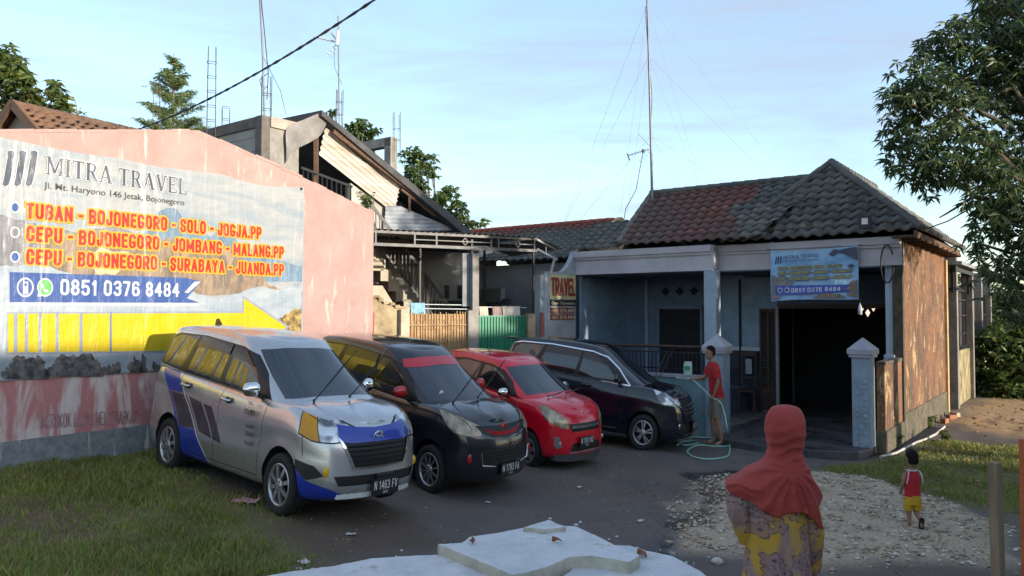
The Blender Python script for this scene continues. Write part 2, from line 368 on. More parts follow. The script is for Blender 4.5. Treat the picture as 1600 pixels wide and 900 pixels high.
addattr(ground, 'dirt', np.clip(m_ds + far + sstep(-5.2, -6.5, XX) + .12 + .5 * sstep(-.5, .7, fbm(XX, YY, .8, 21)) + sstep(5.5, 8.5, XX) * sstep(14, 12, YY) * .8, 0, 1)); addattr(ground, 'grass', np.clip(np.maximum(m_gl, m_gr) * .8 + far * .5, 0, 1) * (1 - .8 * zone(XX, YY, 'dirt_l', .2, .3)))
addattr(ground, 'lime', m_lime); addattr(ground, 'path', m_path); addattr(ground, 'wet', np.clip(m_wet + .55 * sstep(.15, .7, fbm(XX, YY, 1.3, 31)) * sstep(1.0, 2.2, XX) * sstep(6.5, 4.5, XX) * sstep(10.5, 12.5, YY), 0, 1))

def leaf_mat(name, col, tr=.25, rough=.45):
    if name in _M: return _M[name]
    m = Mat(name, col, rough); v = m.coord(); f = m.noise(v, 1.3, 4); g = m.noise(v, 9, 3); c = C3(col)
    m.color(m.mix(m.ramp(g, [(.3, 0), (.7, .4)]), m.ramp(f, [(.35, tuple(x * .7 for x in c[:3])), (.65, tuple(min(1, x * 1.25) for x in c[:3]))]), tuple(min(1, x * 1.5 + .01) for x in c[:3])))
    t = m.N.new('ShaderNodeBsdfTranslucent'); m.L.new(m.col, t.inputs['Color']); mx_ = m.N.new('ShaderNodeMixShader'); mx_.inputs['Fac'].default_value = tr
    m.L.new(m.b.outputs[0], mx_.inputs[1]); m.L.new(t.outputs[0], mx_.inputs[2]); m.L.new(mx_.outputs[0], m.N['Material Output'].inputs['Surface']); _M[name] = m.m; return m.m
# grass: blades as one mass per lawn
def blades(name, poly_keys, n, hmin, hmax, box, cols, dens=None, seed=3):
    r = np.random.default_rng(seed); X = r.uniform(box[0], box[1], n); Y = r.uniform(box[2], box[3], n)
    d = np.max([zone(X, Y, k, .35, .3) for k in poly_keys], 0)
    if dens is not None: d = d * dens(X, Y)
    d = d * (.35 + .65 * sstep(-.55, .45, fbm(X, Y, 1.7, 13) + .5 * fbm(X, Y, 6, 14)))
    k = r.uniform(0, 1, n) < d; X, Y = X[k], Y[k]; n = len(X); dd = d[k]
    Z = zg(X, Y) - .01; h = (hmin + (hmax - hmin) * r.uniform(0, 1, n) ** 1.6) * (.55 + .45 * dd) * (1 + .5 * fbm(X, Y, 2.5, 19)); a = r.uniform(0, 2 * pi, n); w = r.uniform(.004, .010, n)
    lean = r.uniform(.15, .9, n) * h; la = r.uniform(0, 2 * pi, n)
    b = np.stack([X, Y, Z], -1); s = np.stack([np.cos(a) * w, np.sin(a) * w, 0 * a], -1)
    mid = b + np.stack([np.cos(la) * lean * .35, np.sin(la) * lean * .35, h * .6], -1); tip = b + np.stack([np.cos(la) * lean, np.sin(la) * lean, h], -1)
    vs = np.stack([b - s, b + s, mid + s * .7, mid - s * .7, tip], 1).reshape(-1, 3)
    o = np.arange(n)[:, None] * 5
    f = np.concatenate([o + [0, 1, 2], o + [0, 2, 3], o + [3, 2, 4]], 0)
    g = np_mesh(name, vs, f, cols, mi=np.tile(r.choice(len(cols), n, p=[.45, .33, .22][:len(cols)]), 3)); tag(g, kind='stuff')
    return g
GM = [leaf_mat('grass_green', (.17, .23, .04), .3, .6), leaf_mat('grass_olive', (.24, .25, .06), .3, .6), leaf_mat('grass_straw', (.30, .235, .10), .3, .7)]
dirtmask = lambda X, Y: (1 - .65 * zone(X, Y, 'dirt_l', .3, .3)) * (1 - .75 * zone(X, Y, 'dirt_s', .3, .3))
blades('grass', ['grass_l'], 270000, .035, .15, (-9.5, -.5, 5.2, 13.5), GM, dirtmask)
blades('grass', ['grass_r'], 90000, .03, .13, (5, 11, 9, 18), GM, None, 5)
# tall weeds along the foot of the wall
# limestone rubble
def rubble(name, key, n, box, r0, r1, mats, seed, extra=None, soft=.35):
    r = np.random.default_rng(seed); X = r.uniform(box[0], box[1], n); Y = r.uniform(box[2], box[3], n)
    d = zone(X, Y, key, soft, .4) if key else np.ones(n)
    if extra is not None: d = d * extra(X, Y)
    k = r.uniform(0, 1, n) < d; X, Y = X[k], Y[k]; n = len(X)
    base = np.array([(1, 0, 0), (-1, 0, 0), (0, 1, 0), (0, -1, 0), (0, 0, 1), (0, 0, -1), (.6, .6, .5), (-.6, .55, .5), (.55, -.6, .5), (-.6, -.6, .45)]) 
    tri = np.array([(0, 6, 4), (6, 2, 4), (2, 7, 4), (7, 1, 4), (1, 9, 4), (9, 3, 4), (3, 8, 4), (8, 0, 4), (0, 2, 6), (2, 1, 7), (1, 3, 9), (3, 0, 8), (0, 5, 2), (2, 5, 1), (1, 5, 3), (3, 5, 0)])
    sz = r0 + (r1 - r0) * r.uniform(0, 1, n) ** 3.2
    jit = 1 + r.normal(0, .22, (n, 10, 1)); q = base[None] * jit * np.stack([sz * r.uniform(.7, 1.5, n), sz * r.uniform(.6, 1.1, n), sz * r.uniform(.35, .8, n)], -1)[:, None, :]
    a = r.uniform(0, 6.28, n); ca, sa = np.cos(a)[:, None], np.sin(a)[:, None]; x = q[..., 0] * ca - q[..., 1] * sa; y = q[..., 0] * sa + q[..., 1] * ca
    z = q[..., 2] + (zg(X, Y) + .05 * (zone(X, Y, key, .3, .35) if key else 0) + sz * .22)[:, None]
    vs = np.stack([x + X[:, None], y + Y[:, None], z], -1).reshape(-1, 3); f = (tri[None] + (np.arange(n) * 10)[:, None, None]).reshape(-1, 3)
    g = np_mesh(name, vs, f, mats, mi=np.repeat(r.choice(len(mats), n, p=[.5, .3, .2]), 16)); tag(g, kind='stuff'); return g
LM = [pm('limestone', (.46, .36, .25), .9, .3, 9, .4), pm('limestone_grey', (.32, .245, .17), .9, .3, 9, .4), pm('limestone_pale', (.60, .55, .48), .9, .2, 9, .3)]
rubble('limestone_rubble', 'lime', 32000, (1.6, 9, 6.2, 15), .006, .036, LM, 4)
rubble('gravel', None, 17000, (-3, 7, 6.5, 18), .003, .017, [pm('grit', (.12, .11, .10), .9, .4, 9), pm('grit_pale', (.33, .30, .27), .9, .3, 9), LM[0]], 9, lambda X, Y: .25 + .75 * sstep(-.2, .6, fbm(X, Y, 1.1, 41)))

CL = [pm('clod_brown', (.22, .13, .06), .95, .3, 9, .4), pm('clod_orange', (.42, .25, .10), .95, .3, 9, .4), pm('dead_leaf_litter', (.16, .085, .04), .9, .4, 9)]
rubble('earth_clods', 'path', 4000, (8, 20, 15, 32), .008, .055, CL, 14, soft=1.2)
rubble('leaf_litter', 'grass_r', 2500, (5, 12, 9, 20), .008, .04, [CL[2], CL[0], LM[1]], 15, soft=.8)
# ================================================================ pink wall and its banner
W0 = G(0, 735); DW = Vector((.555, .832, 0)).normalized(); NW = Vector((DW.y, -DW.x, 0))   # NW faces the yard
WP = VPl(W0, DW)
def pink_mat():
    m = Mat('pink_render', (.62, .30, .25), .85); v = m.coord(); st = m.coord((3.2, 3.2, .5)); big = m.noise(v, .9, 5); fine = m.noise(v, 14, 8, .65)
    base = m.mix(m.ramp(m.noise(v, 1.7, 8, .7), [(.38, 0), (.62, 1)]), (.31, .21, .192), (.365, .265, .245)); base = m.mix(m.ramp(fine, [(.4, 0), (.75, .5)]), base, (.52, .25, .21))
    w = m.ramp(m.noise(st, 1.5, 9, .7, .4), [(.58, 0), (.65, 1)]); base = m.mix(m.math('MULTIPLY', w, .6), base, (.56, .51, .45)); m.color(base); m.bump(fine, .35, .012); return m.m
def dado_mat():
    m = Mat('worn_pink_dado', (.5, .2, .2), .85); v = m.coord(); st = m.coord((2.6, 2.6, .55)); f = m.noise(v, 9, 8, .7)
    w = m.ramp(m.noise(st, 1.25, 7, .62, .5), [(.47, 0), (.58, 1)]); base = m.mix(m.ramp(f, [(.35, 0), (.7, 1)]), (.50, .20, .20), (.40, .175, .175)); m.color(m.mix(w, base, (.60, .52, .49))); m.bump(f, .3, .01); return m.m
def plinth_mat():
    m = Mat('grey_plinth', (.2, .22, .24), .85); v = m.coord(); st = m.coord((4, 4, .5)); f = m.noise(v, 7, 8, .7)
    c = m.mix(m.ramp(f, [(.35, 0), (.7, 1)]), (.13, .145, .16), (.27, .285, .30)); c = m.mix(m.ramp(m.noise(st, 2.4, 6, .6), [(.6, 0), (.66, .8)]), c, (.55, .54, .52)); m.color(c); m.bump(f, .4, .015); return m.m
wallR = thing('boundary_wall', 'peeling pink gable wall carrying the big travel banner, grey along its foot', 'wall')
PK = pink_mat()
bz = lambda s: .94 - .02 * s
top = [(-3.2, 4.2), (-.05, 4.98), (2.8, 5.55), (4.51, 5.2), (6.82, 4.66)]
def wpt(s, z, off=0.0): p = Vector((W0.x, W0.y, 0)) + DW * s + NW * off; return V(p.x, p.y, z)
pts = [wpt(-3.2, .9), wpt(6.80, .86)] + [wpt(s, z) for s, z in reversed(top)]
MB().prism(pts, -NW * .22).build('wall', PK, wallR)
# rough broken coping along the top edge
mb = MB(); rr = random.Random(4); s = -3.1
ztop_ = lambda q: float(np.interp(q, [t[0] for t in top], [t[1] for t in top]))
while s < 6.7:
    e = min(6.8, s + rr.uniform(.15, .6)); dz = rr.uniform(-.022, .004); mb.bar(wpt(s, ztop_(s) + dz, -.11), wpt(e, ztop_(e) + dz + rr.uniform(-.008, .008), -.11), .23 + rr.uniform(-.01, .012), .05); s = e - .004
mb.build('coping', PK, wallR, bevel=.008)
MB().prism([wpt(-3.2, .9, .012), wpt(6.78, .86, .012), wpt(6.78, 1.66, .012), wpt(-3.2, 1.76, .012)], -NW * .02).build('dado', dado_mat(), wallR)
MB().prism([wpt(-3.2, -.1, .035), wpt(6.79, -.3, .035), wpt(6.79, .88, .035), wpt(-3.2, .96, .035)], -NW * .25).build('plinth', plinth_mat(), wallR)
_mt = lambda m_, a_, d_: stroke_text(wallR, 'MEROKOK DAPAT MENYEBABKAN', a_, a_ + d_, .21, m_, NW, .001, .15)
_mt( pm('faded_paint', (.24, .13, .14), .9, .5, 6, col2=(.46, .25, .25), cut=(.42, .58)), WP(64, 671, .014), WP(214, 662, .014) - WP(64, 671, .014))
MB().tube([wpt(6.86, -.1, -.05), wpt(6.86, 2.6, -.05)], .03, 8).build('downpipe', pm('rust_red_pipe', (.30, .07, .06), .6), wallR)

# ---- banner
def banner_mat(name, kind, col, col2=None, scale=3.0, wr=.6):
    m = Mat(name, col, .38, 0, .45); v = m.coord(); base = m.base
    if kind == 'sky':
        vv = m.coord((.5, .5, 2.6)); f = m.noise(vv, 1.5, 6, .6, .6); c = m.ramp(f, [(.3, (.19, .245, .31)), (.46, (.265, .295, .315)), (.60, (.325, .335, .335)), (.75, (.20, .265, .33))])
    elif kind == 'rock':
        vv = m.coord((2.6, 2.6, .8), rot=(.5, .3, 0)); f = m.noise(vv, scale, 8, .7, 1.2); c = m.ramp(f, [(.3, col2), (.5, col), (.7, tuple(min(1, x * 1.6) for x in col))])
    elif kind == 'mist':
        f = m.noise(m.coord((.8, .8, 2)), 2.2, 7, .6); c = m.ramp(f, [(.3, col2), (.65, col)])
    elif kind == 'shrub':
        f = m.noise(v, 9, 8, .7); c = m.ramp(f, [(.4, col2), (.6, col)])
    else:
        f = m.noise(v, 2.5, 5); c = m.ramp(f, [(.3, tuple(x * .9 for x in base[:3])), (.7, base)])
    m.color(c)
    st = m.coord((1.0, 1.0, .16), rot=(0, .18, 0)); w = m.noise(st, 2.6, 4, .5, .6); w2 = m.noise(v, 7, 3, .5)
    m.bump(m.math('ADD', w, m.math('MULTIPLY', w2, .25)), wr, .09); m.roughs(m.ramp(w2, [(.3, .26), (.7, .5)])); return m.m
B = dict(sky=banner_mat('banner_print_sky', 'sky', (.7, .7, .65)), ridge=banner_mat('banner_print_ridge', 'rock', (.19, .19, .20), (.09, .10, .12), 2.0), volc=banner_mat('banner_print_volcano', 'rock', (.14, .205, .27), (.085, .14, .20), 1.6),
         crater=banner_mat('banner_print_crater', 'rock', (.22, .165, .115), (.085, .08, .085), 2.6), mist=banner_mat('banner_print_mist', 'mist', (.34, .375, .405), (.21, .265, .32)), glow=banner_mat('banner_print_glow', 'mist', (.62, .48, .24), (.42, .33, .22)), shrub=banner_mat('banner_print_shrub', 'shrub', (.16, .15, .14), (.03, .03, .035)), bush=banner_mat('banner_print_bush', 'shrub', (.45, .30, .10), (.10, .08, .04)),
         blue=banner_mat('banner_blue', 'flat', (.045, .09, .26)), navy=banner_mat('banner_navy', 'flat', (.045, .06, .12)), grey=banner_mat('banner_slate', 'flat', (.075, .088, .115)), yellow=banner_mat('banner_yellow', 'flat', (.50, .385, .01)), ylw2=banner_mat('banner_outline_yellow', 'flat', (.52, .30, .02)),
         red=banner_mat('banner_red', 'flat', (.40, .025, .02)), white=banner_mat('banner_white', 'flat', (.46, .48, .50)), black=banner_mat('banner_black', 'flat', (.06, .055, .05)), green=banner_mat('banner_green', 'flat', (.10, .42, .10)), shadow=banner_mat('banner_drop_shadow', 'flat', (.22, .25, .33)))
banner = thing('travel_banner', 'big glossy travel banner with red city names and yellow arrow on the pink wall', 'banner')
OFF = .035
def bpoly(px, mat, name, off, parent=None):
    pts = [WP(x, y, OFF + off) for x, y in px]; me = bpy.data.meshes.new(name)
    bm = bmesh.new(); f = bm.faces.new([bm.verts.new(p) for p in pts]); bm.normal_update()
    if f.normal.dot(NW) < 0: f.normal_flip()
    bmesh.ops.triangulate(bm, faces=bm.faces); bm.to_mesh(me); bm.free(); return link_mesh(name, me, mat, parent or banner)
# the sheet itself: real cloth with pulled folds
NSX, NSZ = 60, 26; vs = []; fs = []
for j in range(NSZ + 1):
    for i in range(NSX + 1):
        a, b = i / NSX, j / NSZ; s = -.28 + 5.24 * a
        zb = 1.72 + .03 * a; zt_ = 4.89 + (.02 * math.sin(a * 14) - .05 * abs(math.sin(a * 9.4))) ; z = zb + (zt_ - zb) * b
        e = min(1, a * 12, (1 - a) * 12); d = .010 * math.sin(b * 3 + a * 17) * e * max(0, b - .86) * 7
        vs.append(wpt(s, z, OFF - .004 + d * (1 if b > .9 else 0)))
fs = [(j * (NSX + 1) + i, j * (NSX + 1) + i + 1, (j + 1) * (NSX + 1) + i + 1, (j + 1) * (NSX + 1) + i) for j in range(NSZ) for i in range(NSX)]
MB().add(vs, fs, 0, True).build('sheet', B['sky'], banner)
rj = random.Random(8)
def rough_line(pts, step=7, amp=2.2):
    o = []
    for (x0, y0), (x1, y1) in zip(pts[:-1], pts[1:]):
        n = max(1, int(math.hypot(x1 - x0, y1 - y0) / step))
        for k in range(n): t = k / n; o.append((x0 + (x1 - x0) * t + rj.uniform(-1, 1) * amp * .5, y0 + (y1 - y0) * t + rj.uniform(-1, 1) * amp))
    return o + [pts[-1]]
bpoly(rough_line([(-18, 332), (40, 346), (110, 362), (180, 352), (230, 372), (300, 392)]) + [(300, 420), (-18, 420)], B['ridge'], 'printed_ridge', .001)
bpoly(rough_line([(205, 400), (228, 360), (246, 332), (262, 324), (276, 326), (290, 345), (330, 370), (350, 350), (372, 380), (420, 402), (472, 416), (472, 440)], 8, 1.0) + [(205, 440)], B['volc'], 'printed_volcano', .002)
bpoly(rough_line([(40, 405), (75, 372), (120, 365), (160, 375), (200, 370), (240, 385), (262, 372), (290, 385), (330, 372), (360, 388), (400, 420), (420, 445), (440, 455)], 6, 2.5) + [(330, 462), (180, 440), (60, 425)], B['crater'], 'printed_crater', .003)
bpoly(rough_line([(140, 398), (160, 388), (200, 396), (205, 410), (180, 430), (150, 428)]) , B['glow'], 'printed_glow', .0036)
bpoly(rough_line([(-18, 418), (60, 412), (120, 430), (200, 446), (300, 455), (340, 470), (400, 448), (440, 452), (471, 440)], 9, 3) + [(470, 565), (-18, 596)], B['mist'], 'printed_mist', .0042)
bpoly(rough_line([(425, 522), (434, 500), (446, 492), (456, 486), (463, 482), (471, 480)], 4, 3) + [(470, 562), (430, 562)], B['bush'], 'printed_bush', .005)
for k, (x0, x1, yb, yt) in enumerate([(2, 80, 592, 552), (70, 165, 588, 549), (163, 190, 584, 562), (200, 232, 582, 553), (236, 268, 579, 560)]):
    up = rough_line([(x0, yb - 8), (x0 + (x1 - x0) * .25, yt + 6), (x0 + (x1 - x0) * .5, yt + 10), (x0 + (x1 - x0) * .75, yt), (x1, yb - 6)], 3.5, 6)
    bpoly(up + [(x1 - 3, yb), (x0 + 4, yb + 1)], B['shrub'], 'printed_shrub', .0052)
# phone strip, arrow
bpoly([(15, 425), (290, 434), (314, 440), (292, 466), (312, 473), (15, 472)], B['blue'], 'phone_strip', .0062)
bpoly([(288, 457), (304, 440), (314, 440), (294, 458)], B['white'], 'strip_slash', .0072)
bpoly([(20, 474), (312, 474.5), (312, 478), (20, 477.5)], B['white'], 'strip_edge', .006)
segs = [(12, 21.5), (27.5, 38.5), (44, 60), (65, 87), (92, 124), (129, 171)]
yt = lambda x: 490.2 - .0016 * x; yb = lambda x: 551.0 - .0115 * x
for a, b in segs:
    bpoly([(a - 1.8, yt(a) - 2.5), (b + 3, yt(b) - 2.5), (b + 3, yb(b) + 3), (a - 1.8, yb(a) + 3)], B['shadow'], 'arrow_outline', .0066); bpoly([(a, yt(a)), (b, yt(b)), (b, yb(b)), (a, yb(a))], B['yellow'], 'arrow_bar', .0078)
hd = [(175, 489.8), (381, 489), (381, 466), (448, 511), (381, 556), (381, 546), (175, 549.2)]
ho = [(172.5, 487), (379, 486.3), (379, 461.5), (453, 511), (379, 561), (379, 549.5), (172.5, 552.5)]
bpoly(ho, B['shadow'], 'arrow_outline', .0066); bpoly(hd, B['yellow'], 'arrow_head', .0078)
# logo: three leaning bars
for x in (6, 24, 42):
    w = [(x + 8, 236), (x + 13, 235), (x + 17, 238), (x + 14, 258), (x + 11, 276), (x + 8, 288), (x + 3, 291.5), (x - 3, 288.5), (x + 0, 280), (x + 3, 262), (x + 6, 246)]
    bpoly([(a + (-1.6 if i > 6 else 1.6), b + (1.4 if 5 < i < 9 else -1.2 if i < 3 else 0)) for i, (a, b) in enumerate(w)], B['white'], 'logo_outline', .0062); bpoly(w, B['grey'], 'logo_bar', .0074)
def btext(txt, l, r, cap, mat, off, bold, outline=None, ob=.03, name='lettering'):
    a = WP(*l, OFF + off); b = WP(*r, OFF + off); size = (WP(l[0], l[1] - cap) - WP(*l)).length / .73
    put_text(banner, txt, mat, a, b - a, (0, 0, 1), size, bold * size, width=(b - a).length, name=name)
    if outline is not None: put_text(banner, txt, outline, a - NW * .0012, b - a, (0, 0, 1), size, (bold + ob) * size, width=(b - a).length, name=name + '_outline')
def bstroke(txt, l, r, cap, mat, off, outline=None, t=.17):
    a = WP(*l, OFF); b = WP(*r, OFF); h = (WP(l[0], l[1] - cap) - WP(*l)).length; stroke_text(banner, txt, a, b, h, mat, NW, off, t)
    if outline is not None: stroke_text(banner, txt, a, b, h, outline, NW, off - .0015, t, .022, 'lettering_outline')
SERIF = {  # strokes in a unit cap height: (x0,y0,x1,y1,width)
    'I': (.38, [(.19, 0, .19, 1, .17), (.03, .03, .35, .03, .06), (.03, .97, .35, .97, .06)]),
    'M': (1.0, [(.15, 0, .15, 1, .08), (.85, 0, .85, 1, .17), (.17, .98, .5, .12, .16), (.5, .12, .82, .98, .09), (.02, .03, .28, .03, .06), (.70, .03, 1.0, .03, .06), (.02, .97, .2, .97, .06), (.8, .97, 1.0, .97, .06)]),
    'T': (.72, [(.36, 0, .36, 1, .17), (.03, .97, .69, .97, .07), (.2, .03, .52, .03, .06), (.05, .78, .05, 1, .05), (.67, .78, .67, 1, .05)]),
    'R': (.76, [(.16, 0, .16, 1, .17), (.02, .03, .32, .03, .06), (.02, .97, .42, .97, .07), (.42, .97, .54, .88, .10), (.55, .9, .58, .73, .15), (.57, .73, .48, .54, .12), (.5, .53, .16, .52, .06), (.38, .52, .64, .02, .15), (.56, .03, .76, .03, .06)]),
    'A': (.82, [(.1, 0, .40, 1, .08), (.40, 1, .68, 0, .17), (.22, .32, .56, .32, .06), (.0, .03, .24, .03, .06), (.52, .03, .82, .03, .06)]),
    'V': (.80, [(.12, 1, .41, 0, .17), (.41, 0, .68, 1, .08), (.0, .97, .28, .97, .06), (.54, .97, .8, .97, .06)]),
    'E': (.68, [(.16, 0, .16, 1, .17), (.02, .03, .64, .03, .07), (.02, .97, .62, .97, .07), (.16, .52, .46, .52, .06), (.62, 0, .62, .24, .05), (.6, .76, .6, 1, .05), (.46, .4, .46, .64, .05)]),
    'L': (.66, [(.16, 0, .16, 1, .17), (.02, .97, .32, .97, .06), (.02, .03, .62, .03, .07), (.62, 0, .62, .28, .06)])}
def serif(parent, txt, org, end, h, mat, n, off, grow=0.0, name='lettering'):
    mb = MB(); x = 0; ax = (end - org); adv = sum((SERIF[ch][0] + .07) if ch != ' ' else .34 for ch in txt); L_ = ax.length; k = L_ / adv / h; ax.normalize(); c = 0
    for ch in txt:
        if ch == ' ': x += .34; continue
        w, st = SERIF[ch]
        for (x0, y0, x1, y1, t) in st:
            c += 1; p = Vector((x0, y0)); q = Vector((x1, y1)); d = (q - p).normalized(); nn = Vector((-d.y, d.x)) * (t / 2 + grow); p = p - d * grow; q = q + d * grow
            vv = [org + ax * ((x + s_.x) * k * h) + V(0, 0, s_.y * h) + n * (off + c % 12 * .00006) for s_ in (p - nn, q - nn, q + nn, p + nn)]
            mb.add(vv, [(0, 1, 2, 3)])
        x += w + .07
    return mb.build(name, mat, parent)
a = WP(71, 272, OFF); b = WP(293, 305, OFF); hh = (WP(72, 243.5) - WP(72, 272)).length
serif(banner, 'MITRA TRAVEL', a, b, hh, B['grey'], NW, .0078); serif(banner, 'MITRA TRAVEL', a, b, hh, B['white'], NW, .0062, .045, 'lettering_outline')
btext('Jl. Mt. Haryono 146 Jetak, Bojonegoro', (70, 294), (289, 321), 10.5, B['black'], .0078, .003, None)
bstroke('TUBAN - BOJONEGORO - SOLO - JOGJA.PP', (40, 341), (408, 374), 24.5, B['red'], .0082, B['ylw2'], .19)
bstroke('CEPU - BOJONEGORO - JOMBANG - MALANG.PP', (40, 377), (443, 404), 24.5, B['red'], .0082, B['ylw2'], .19)
bstroke('CEPU - BOJONEGORO - SURABAYA - JUANDA.PP', (40, 413), (443, 431), 24.5, B['red'], .0082, B['ylw2'], .19)
bstroke('0851 0376 8484', (93, 461), (280, 464), 25, B['white'], .0078, None, .165)
def disc(px, py, r, mat, off, name, sy=1.0, parent=None, ringw=0):
    return bpoly([(px + r * cos(2 * pi * k / 24) * .86, py + r * sin(2 * pi * k / 24)) for k in range(24)], mat, name, off)
for y, m_ in ((324, B['blue']), (363, B['ridge']), (401.5, B['blue'])): disc(23.5, y, 9, B['white'], .0062, 'bullet_outline'); disc(23.5, y, 6.6, m_, .0072, 'bullet')
disc(39.5, 449, 15.5, B['white'], .0072, 'phone_icon'); disc(39.5, 449, 12.6, B['blue'], .0080, 'phone_icon'); bpoly([(36, 440), (37.5, 436), (38.5, 440), (44, 440), (44, 460), (36, 460)], B['white'], 'phone_icon', .0088); bpoly([(38, 442.5), (42, 442.5), (42, 447), (38, 447)], B['blue'], 'phone_icon', .0096)
disc(70.5, 449, 14.5, B['white'], .0072, 'chat_icon'); bpoly([(58, 464), (60, 455), (66, 461)], B['white'], 'chat_icon', .0071); disc(70.5, 449, 12, B['green'], .0080, 'chat_icon')
bpoly([(64.5, 444), (67, 442.5), (69, 447), (68, 449), (71, 453), (73.5, 452), (76.5, 455), (74, 458), (70, 456), (65.5, 450)], B['white'], 'chat_icon', .0088)
MB().sphere(WP(471, 295, OFF + .01), .025, 8, 5).build('eyelet', pm('eyelet_black', (.02, .02, .02)), banner)
# ================================================================ the house on the right
def tile_mat(name, a, b, c, moss=.5):
    m = Mat(name, a, .85); v = m.coord(); f = m.noise(v, .55, 5, .6); g = m.noise(v, 3.2, 7, .7); h = m.noise(v, 22, 6, .7)
    col = m.mix(m.ramp(f, [(.42, 0), (.58, 1)]), a, b); col = m.mix(m.ramp(g, [(.45, 0), (.7, moss)]), col, c); col = m.mix(m.ramp(h, [(.35, 0), (.75, .45)]), col, tuple(x * .4 for x in a)); m.color(col); m.bump(h, .4, .01); return m.m
TGREY = tile_mat('grey_green_tiles', (.085, .086, .083), (.13, .128, .118), (.25, .24, .20)); TRED = tile_mat('weathered_red_tiles', (.17, .065, .052), (.12, .082, .074), (.095, .088, .08), .7); TBRN = tile_mat('brown_tiles', (.17, .085, .05), (.11, .065, .045), (.25, .17, .10))
def tile_plane(name, poly, mats, parent, tw=.30, tc=.27, amp=.035, split=None):
    """clay-tile roof plane: wavy courses clipped to a planar polygon whose first edge is the eave"""
    p = [Vector(q) for q in poly]; e1 = (p[1] - p[0]).normalized(); n = Vector((0, 0, 0))
    for i in range(len(p)): n += p[i].cross(p[(i + 1) % len(p)])
    n.normalize(); n = -n if n.z < 0 else n
    e2 = n.cross(e1).normalized(); e2 = -e2 if e2.z < 0 else e2
    uv = [((q - p[0]).dot(e1), (q - p[0]).dot(e2)) for q in p]; u0 = min(a for a, b in uv) - .1; u1 = max(a for a, b in uv) + .1; v1 = max(b for a, b in uv)
    K = 8; nu = int((u1 - u0) / tw * K) + 1; nv = int(v1 / tc) + 1; us = u0 + np.arange(nu + 1) * tw / K; V_ = []; rows = []
    ph = (us / tw) % 1.0; prof = amp * np.where(ph < .62, np.sin(ph / .62 * pi), -.55 * np.sin((ph - .62) / .38 * pi))
    r = np.random.default_rng(abs(hash(name)) % 999 + int(u1 * 10)); 
    for j in range(nv):
        jit = np.repeat(r.normal(0, .006, nu // K + 2), K)[:nu + 1]; off = .5 * tw * 0
        rows.append((j * tc - .02 * np.cos(ph * 2 * pi), prof + .0 + jit)); rows.append((j * tc - .02 * np.cos(ph * 2 * pi), prof + .055 + jit)); rows.append((j * tc + tc * 1.0, prof + .004 + jit * .5))
    vs = np.array([np.array(p[0])[None] + np.outer(us, e1) + np.outer(np.broadcast_to(vv, nu + 1), e2) + np.outer(hh, n) for vv, hh in rows]).reshape(-1, 3)
    m = nu + 1; idx = np.arange(len(rows) * m).reshape(len(rows), m); fs = np.stack([idx[:-1, :-1], idx[:-1, 1:], idx[1:, 1:], idx[1:, :-1]], -1).reshape(-1, 4)
    me = bpy.data.meshes.new(name); me.from_pydata(vs.tolist(), [], fs.tolist()); bm = bmesh.new(); bm.from_mesh(me)
    cen = sum(p, Vector()) / len(p)
    for i in range(len(p)):
        a, b = p[i], p[(i + 1) % len(p)]; no = (b - a).cross(n).normalized()
        if (cen - a).dot(no) > 0: no = -no
        bmesh.ops.bisect_plane(bm, geom=bm.verts[:] + bm.edges[:] + bm.faces[:], plane_co=a + no * .02, plane_no=no, clear_outer=True)
    for f in bm.faces:
        f.smooth = True
        if split is not None and split(f.calc_center_median()): f.material_index = 1
    bm.to_mesh(me); bm.free(); o = link_mesh(name, me, mats, parent)
    return o
def ridge_caps(mb, p, q, r=.10, step=.34):
    p = Vector(p); q = Vector(q); n = max(1, int((q - p).length / step)); d = (q - p) / n
    for k in range(n): a = p + d * k; mb.tube([a - d * .04, a + d * .75, a + d * 1.0], [r * 1.02, r * .92, r * .85], 8)
CX, CY = 8.61, 17.04
HZ = atan2(-.602, .799)
def H(x, y, z): return V(CX + x * .799 + y * .602, CY - x * .602 + y * .799, z)
def brick_mat():
    m = Mat('flaking_brick', (.3, .15, .08), .9); v = m.plane('Y', 'Z')
    br = m.N.new('ShaderNodeTexBrick'); br.inputs['Scale'].default_value = 1.0; br.inputs['Brick Width'].default_value = .24; br.inputs['Row Height'].default_value = .085; br.inputs['Mortar Size'].default_value = .008
    br.offset = .5; br.inputs['Color1'].default_value = C3((.22, .085, .033)); br.inputs['Color2'].default_value = C3((.13, .058, .03)); br.inputs['Mortar'].default_value = C3((.16, .12, .09)); m.L.new(v, br.inputs['Vector'])
    o = m.coord(); f = m.noise(o, 8, 8, .7); s1 = m.noise(m.coord((1.3, 1.3, .55)), 1.7, 10, .76, .9); s2 = m.noise(m.coord((1.2, 1.2, .7)), 1.3, 9, .72, .6); s3 = m.noise(m.coord((2.6, 2.6, 1.1)), 2.0, 9, .75)
    c = m.mix(m.ramp(f, [(.35, 0), (.7, .5)]), br.outputs['Color'], (.28, .135, .055)); c = m.mix(m.ramp(s2, [(.44, 0), (.58, .88)]), c, (.075, .05, .038)); c = m.mix(m.ramp(s1, [(.53, 0), (.60, .85)]), c, m.mix(f, (.42, .26, .12), (.50, .36, .21))); c = m.mix(m.ramp(s3, [(.56, 0), (.66, .75)]), c, (.11, .07, .045)); m.color(c)
    hh = m.math('ADD', m.math('MULTIPLY', br.outputs['Fac'], -.7), m.math('ADD', m.math('MULTIPLY', f, .5), m.math('MULTIPLY', m.ramp(s1, [(.53, 0), (.6, 1)]), .8))); m.bump(hh, .8, .03); return m.m
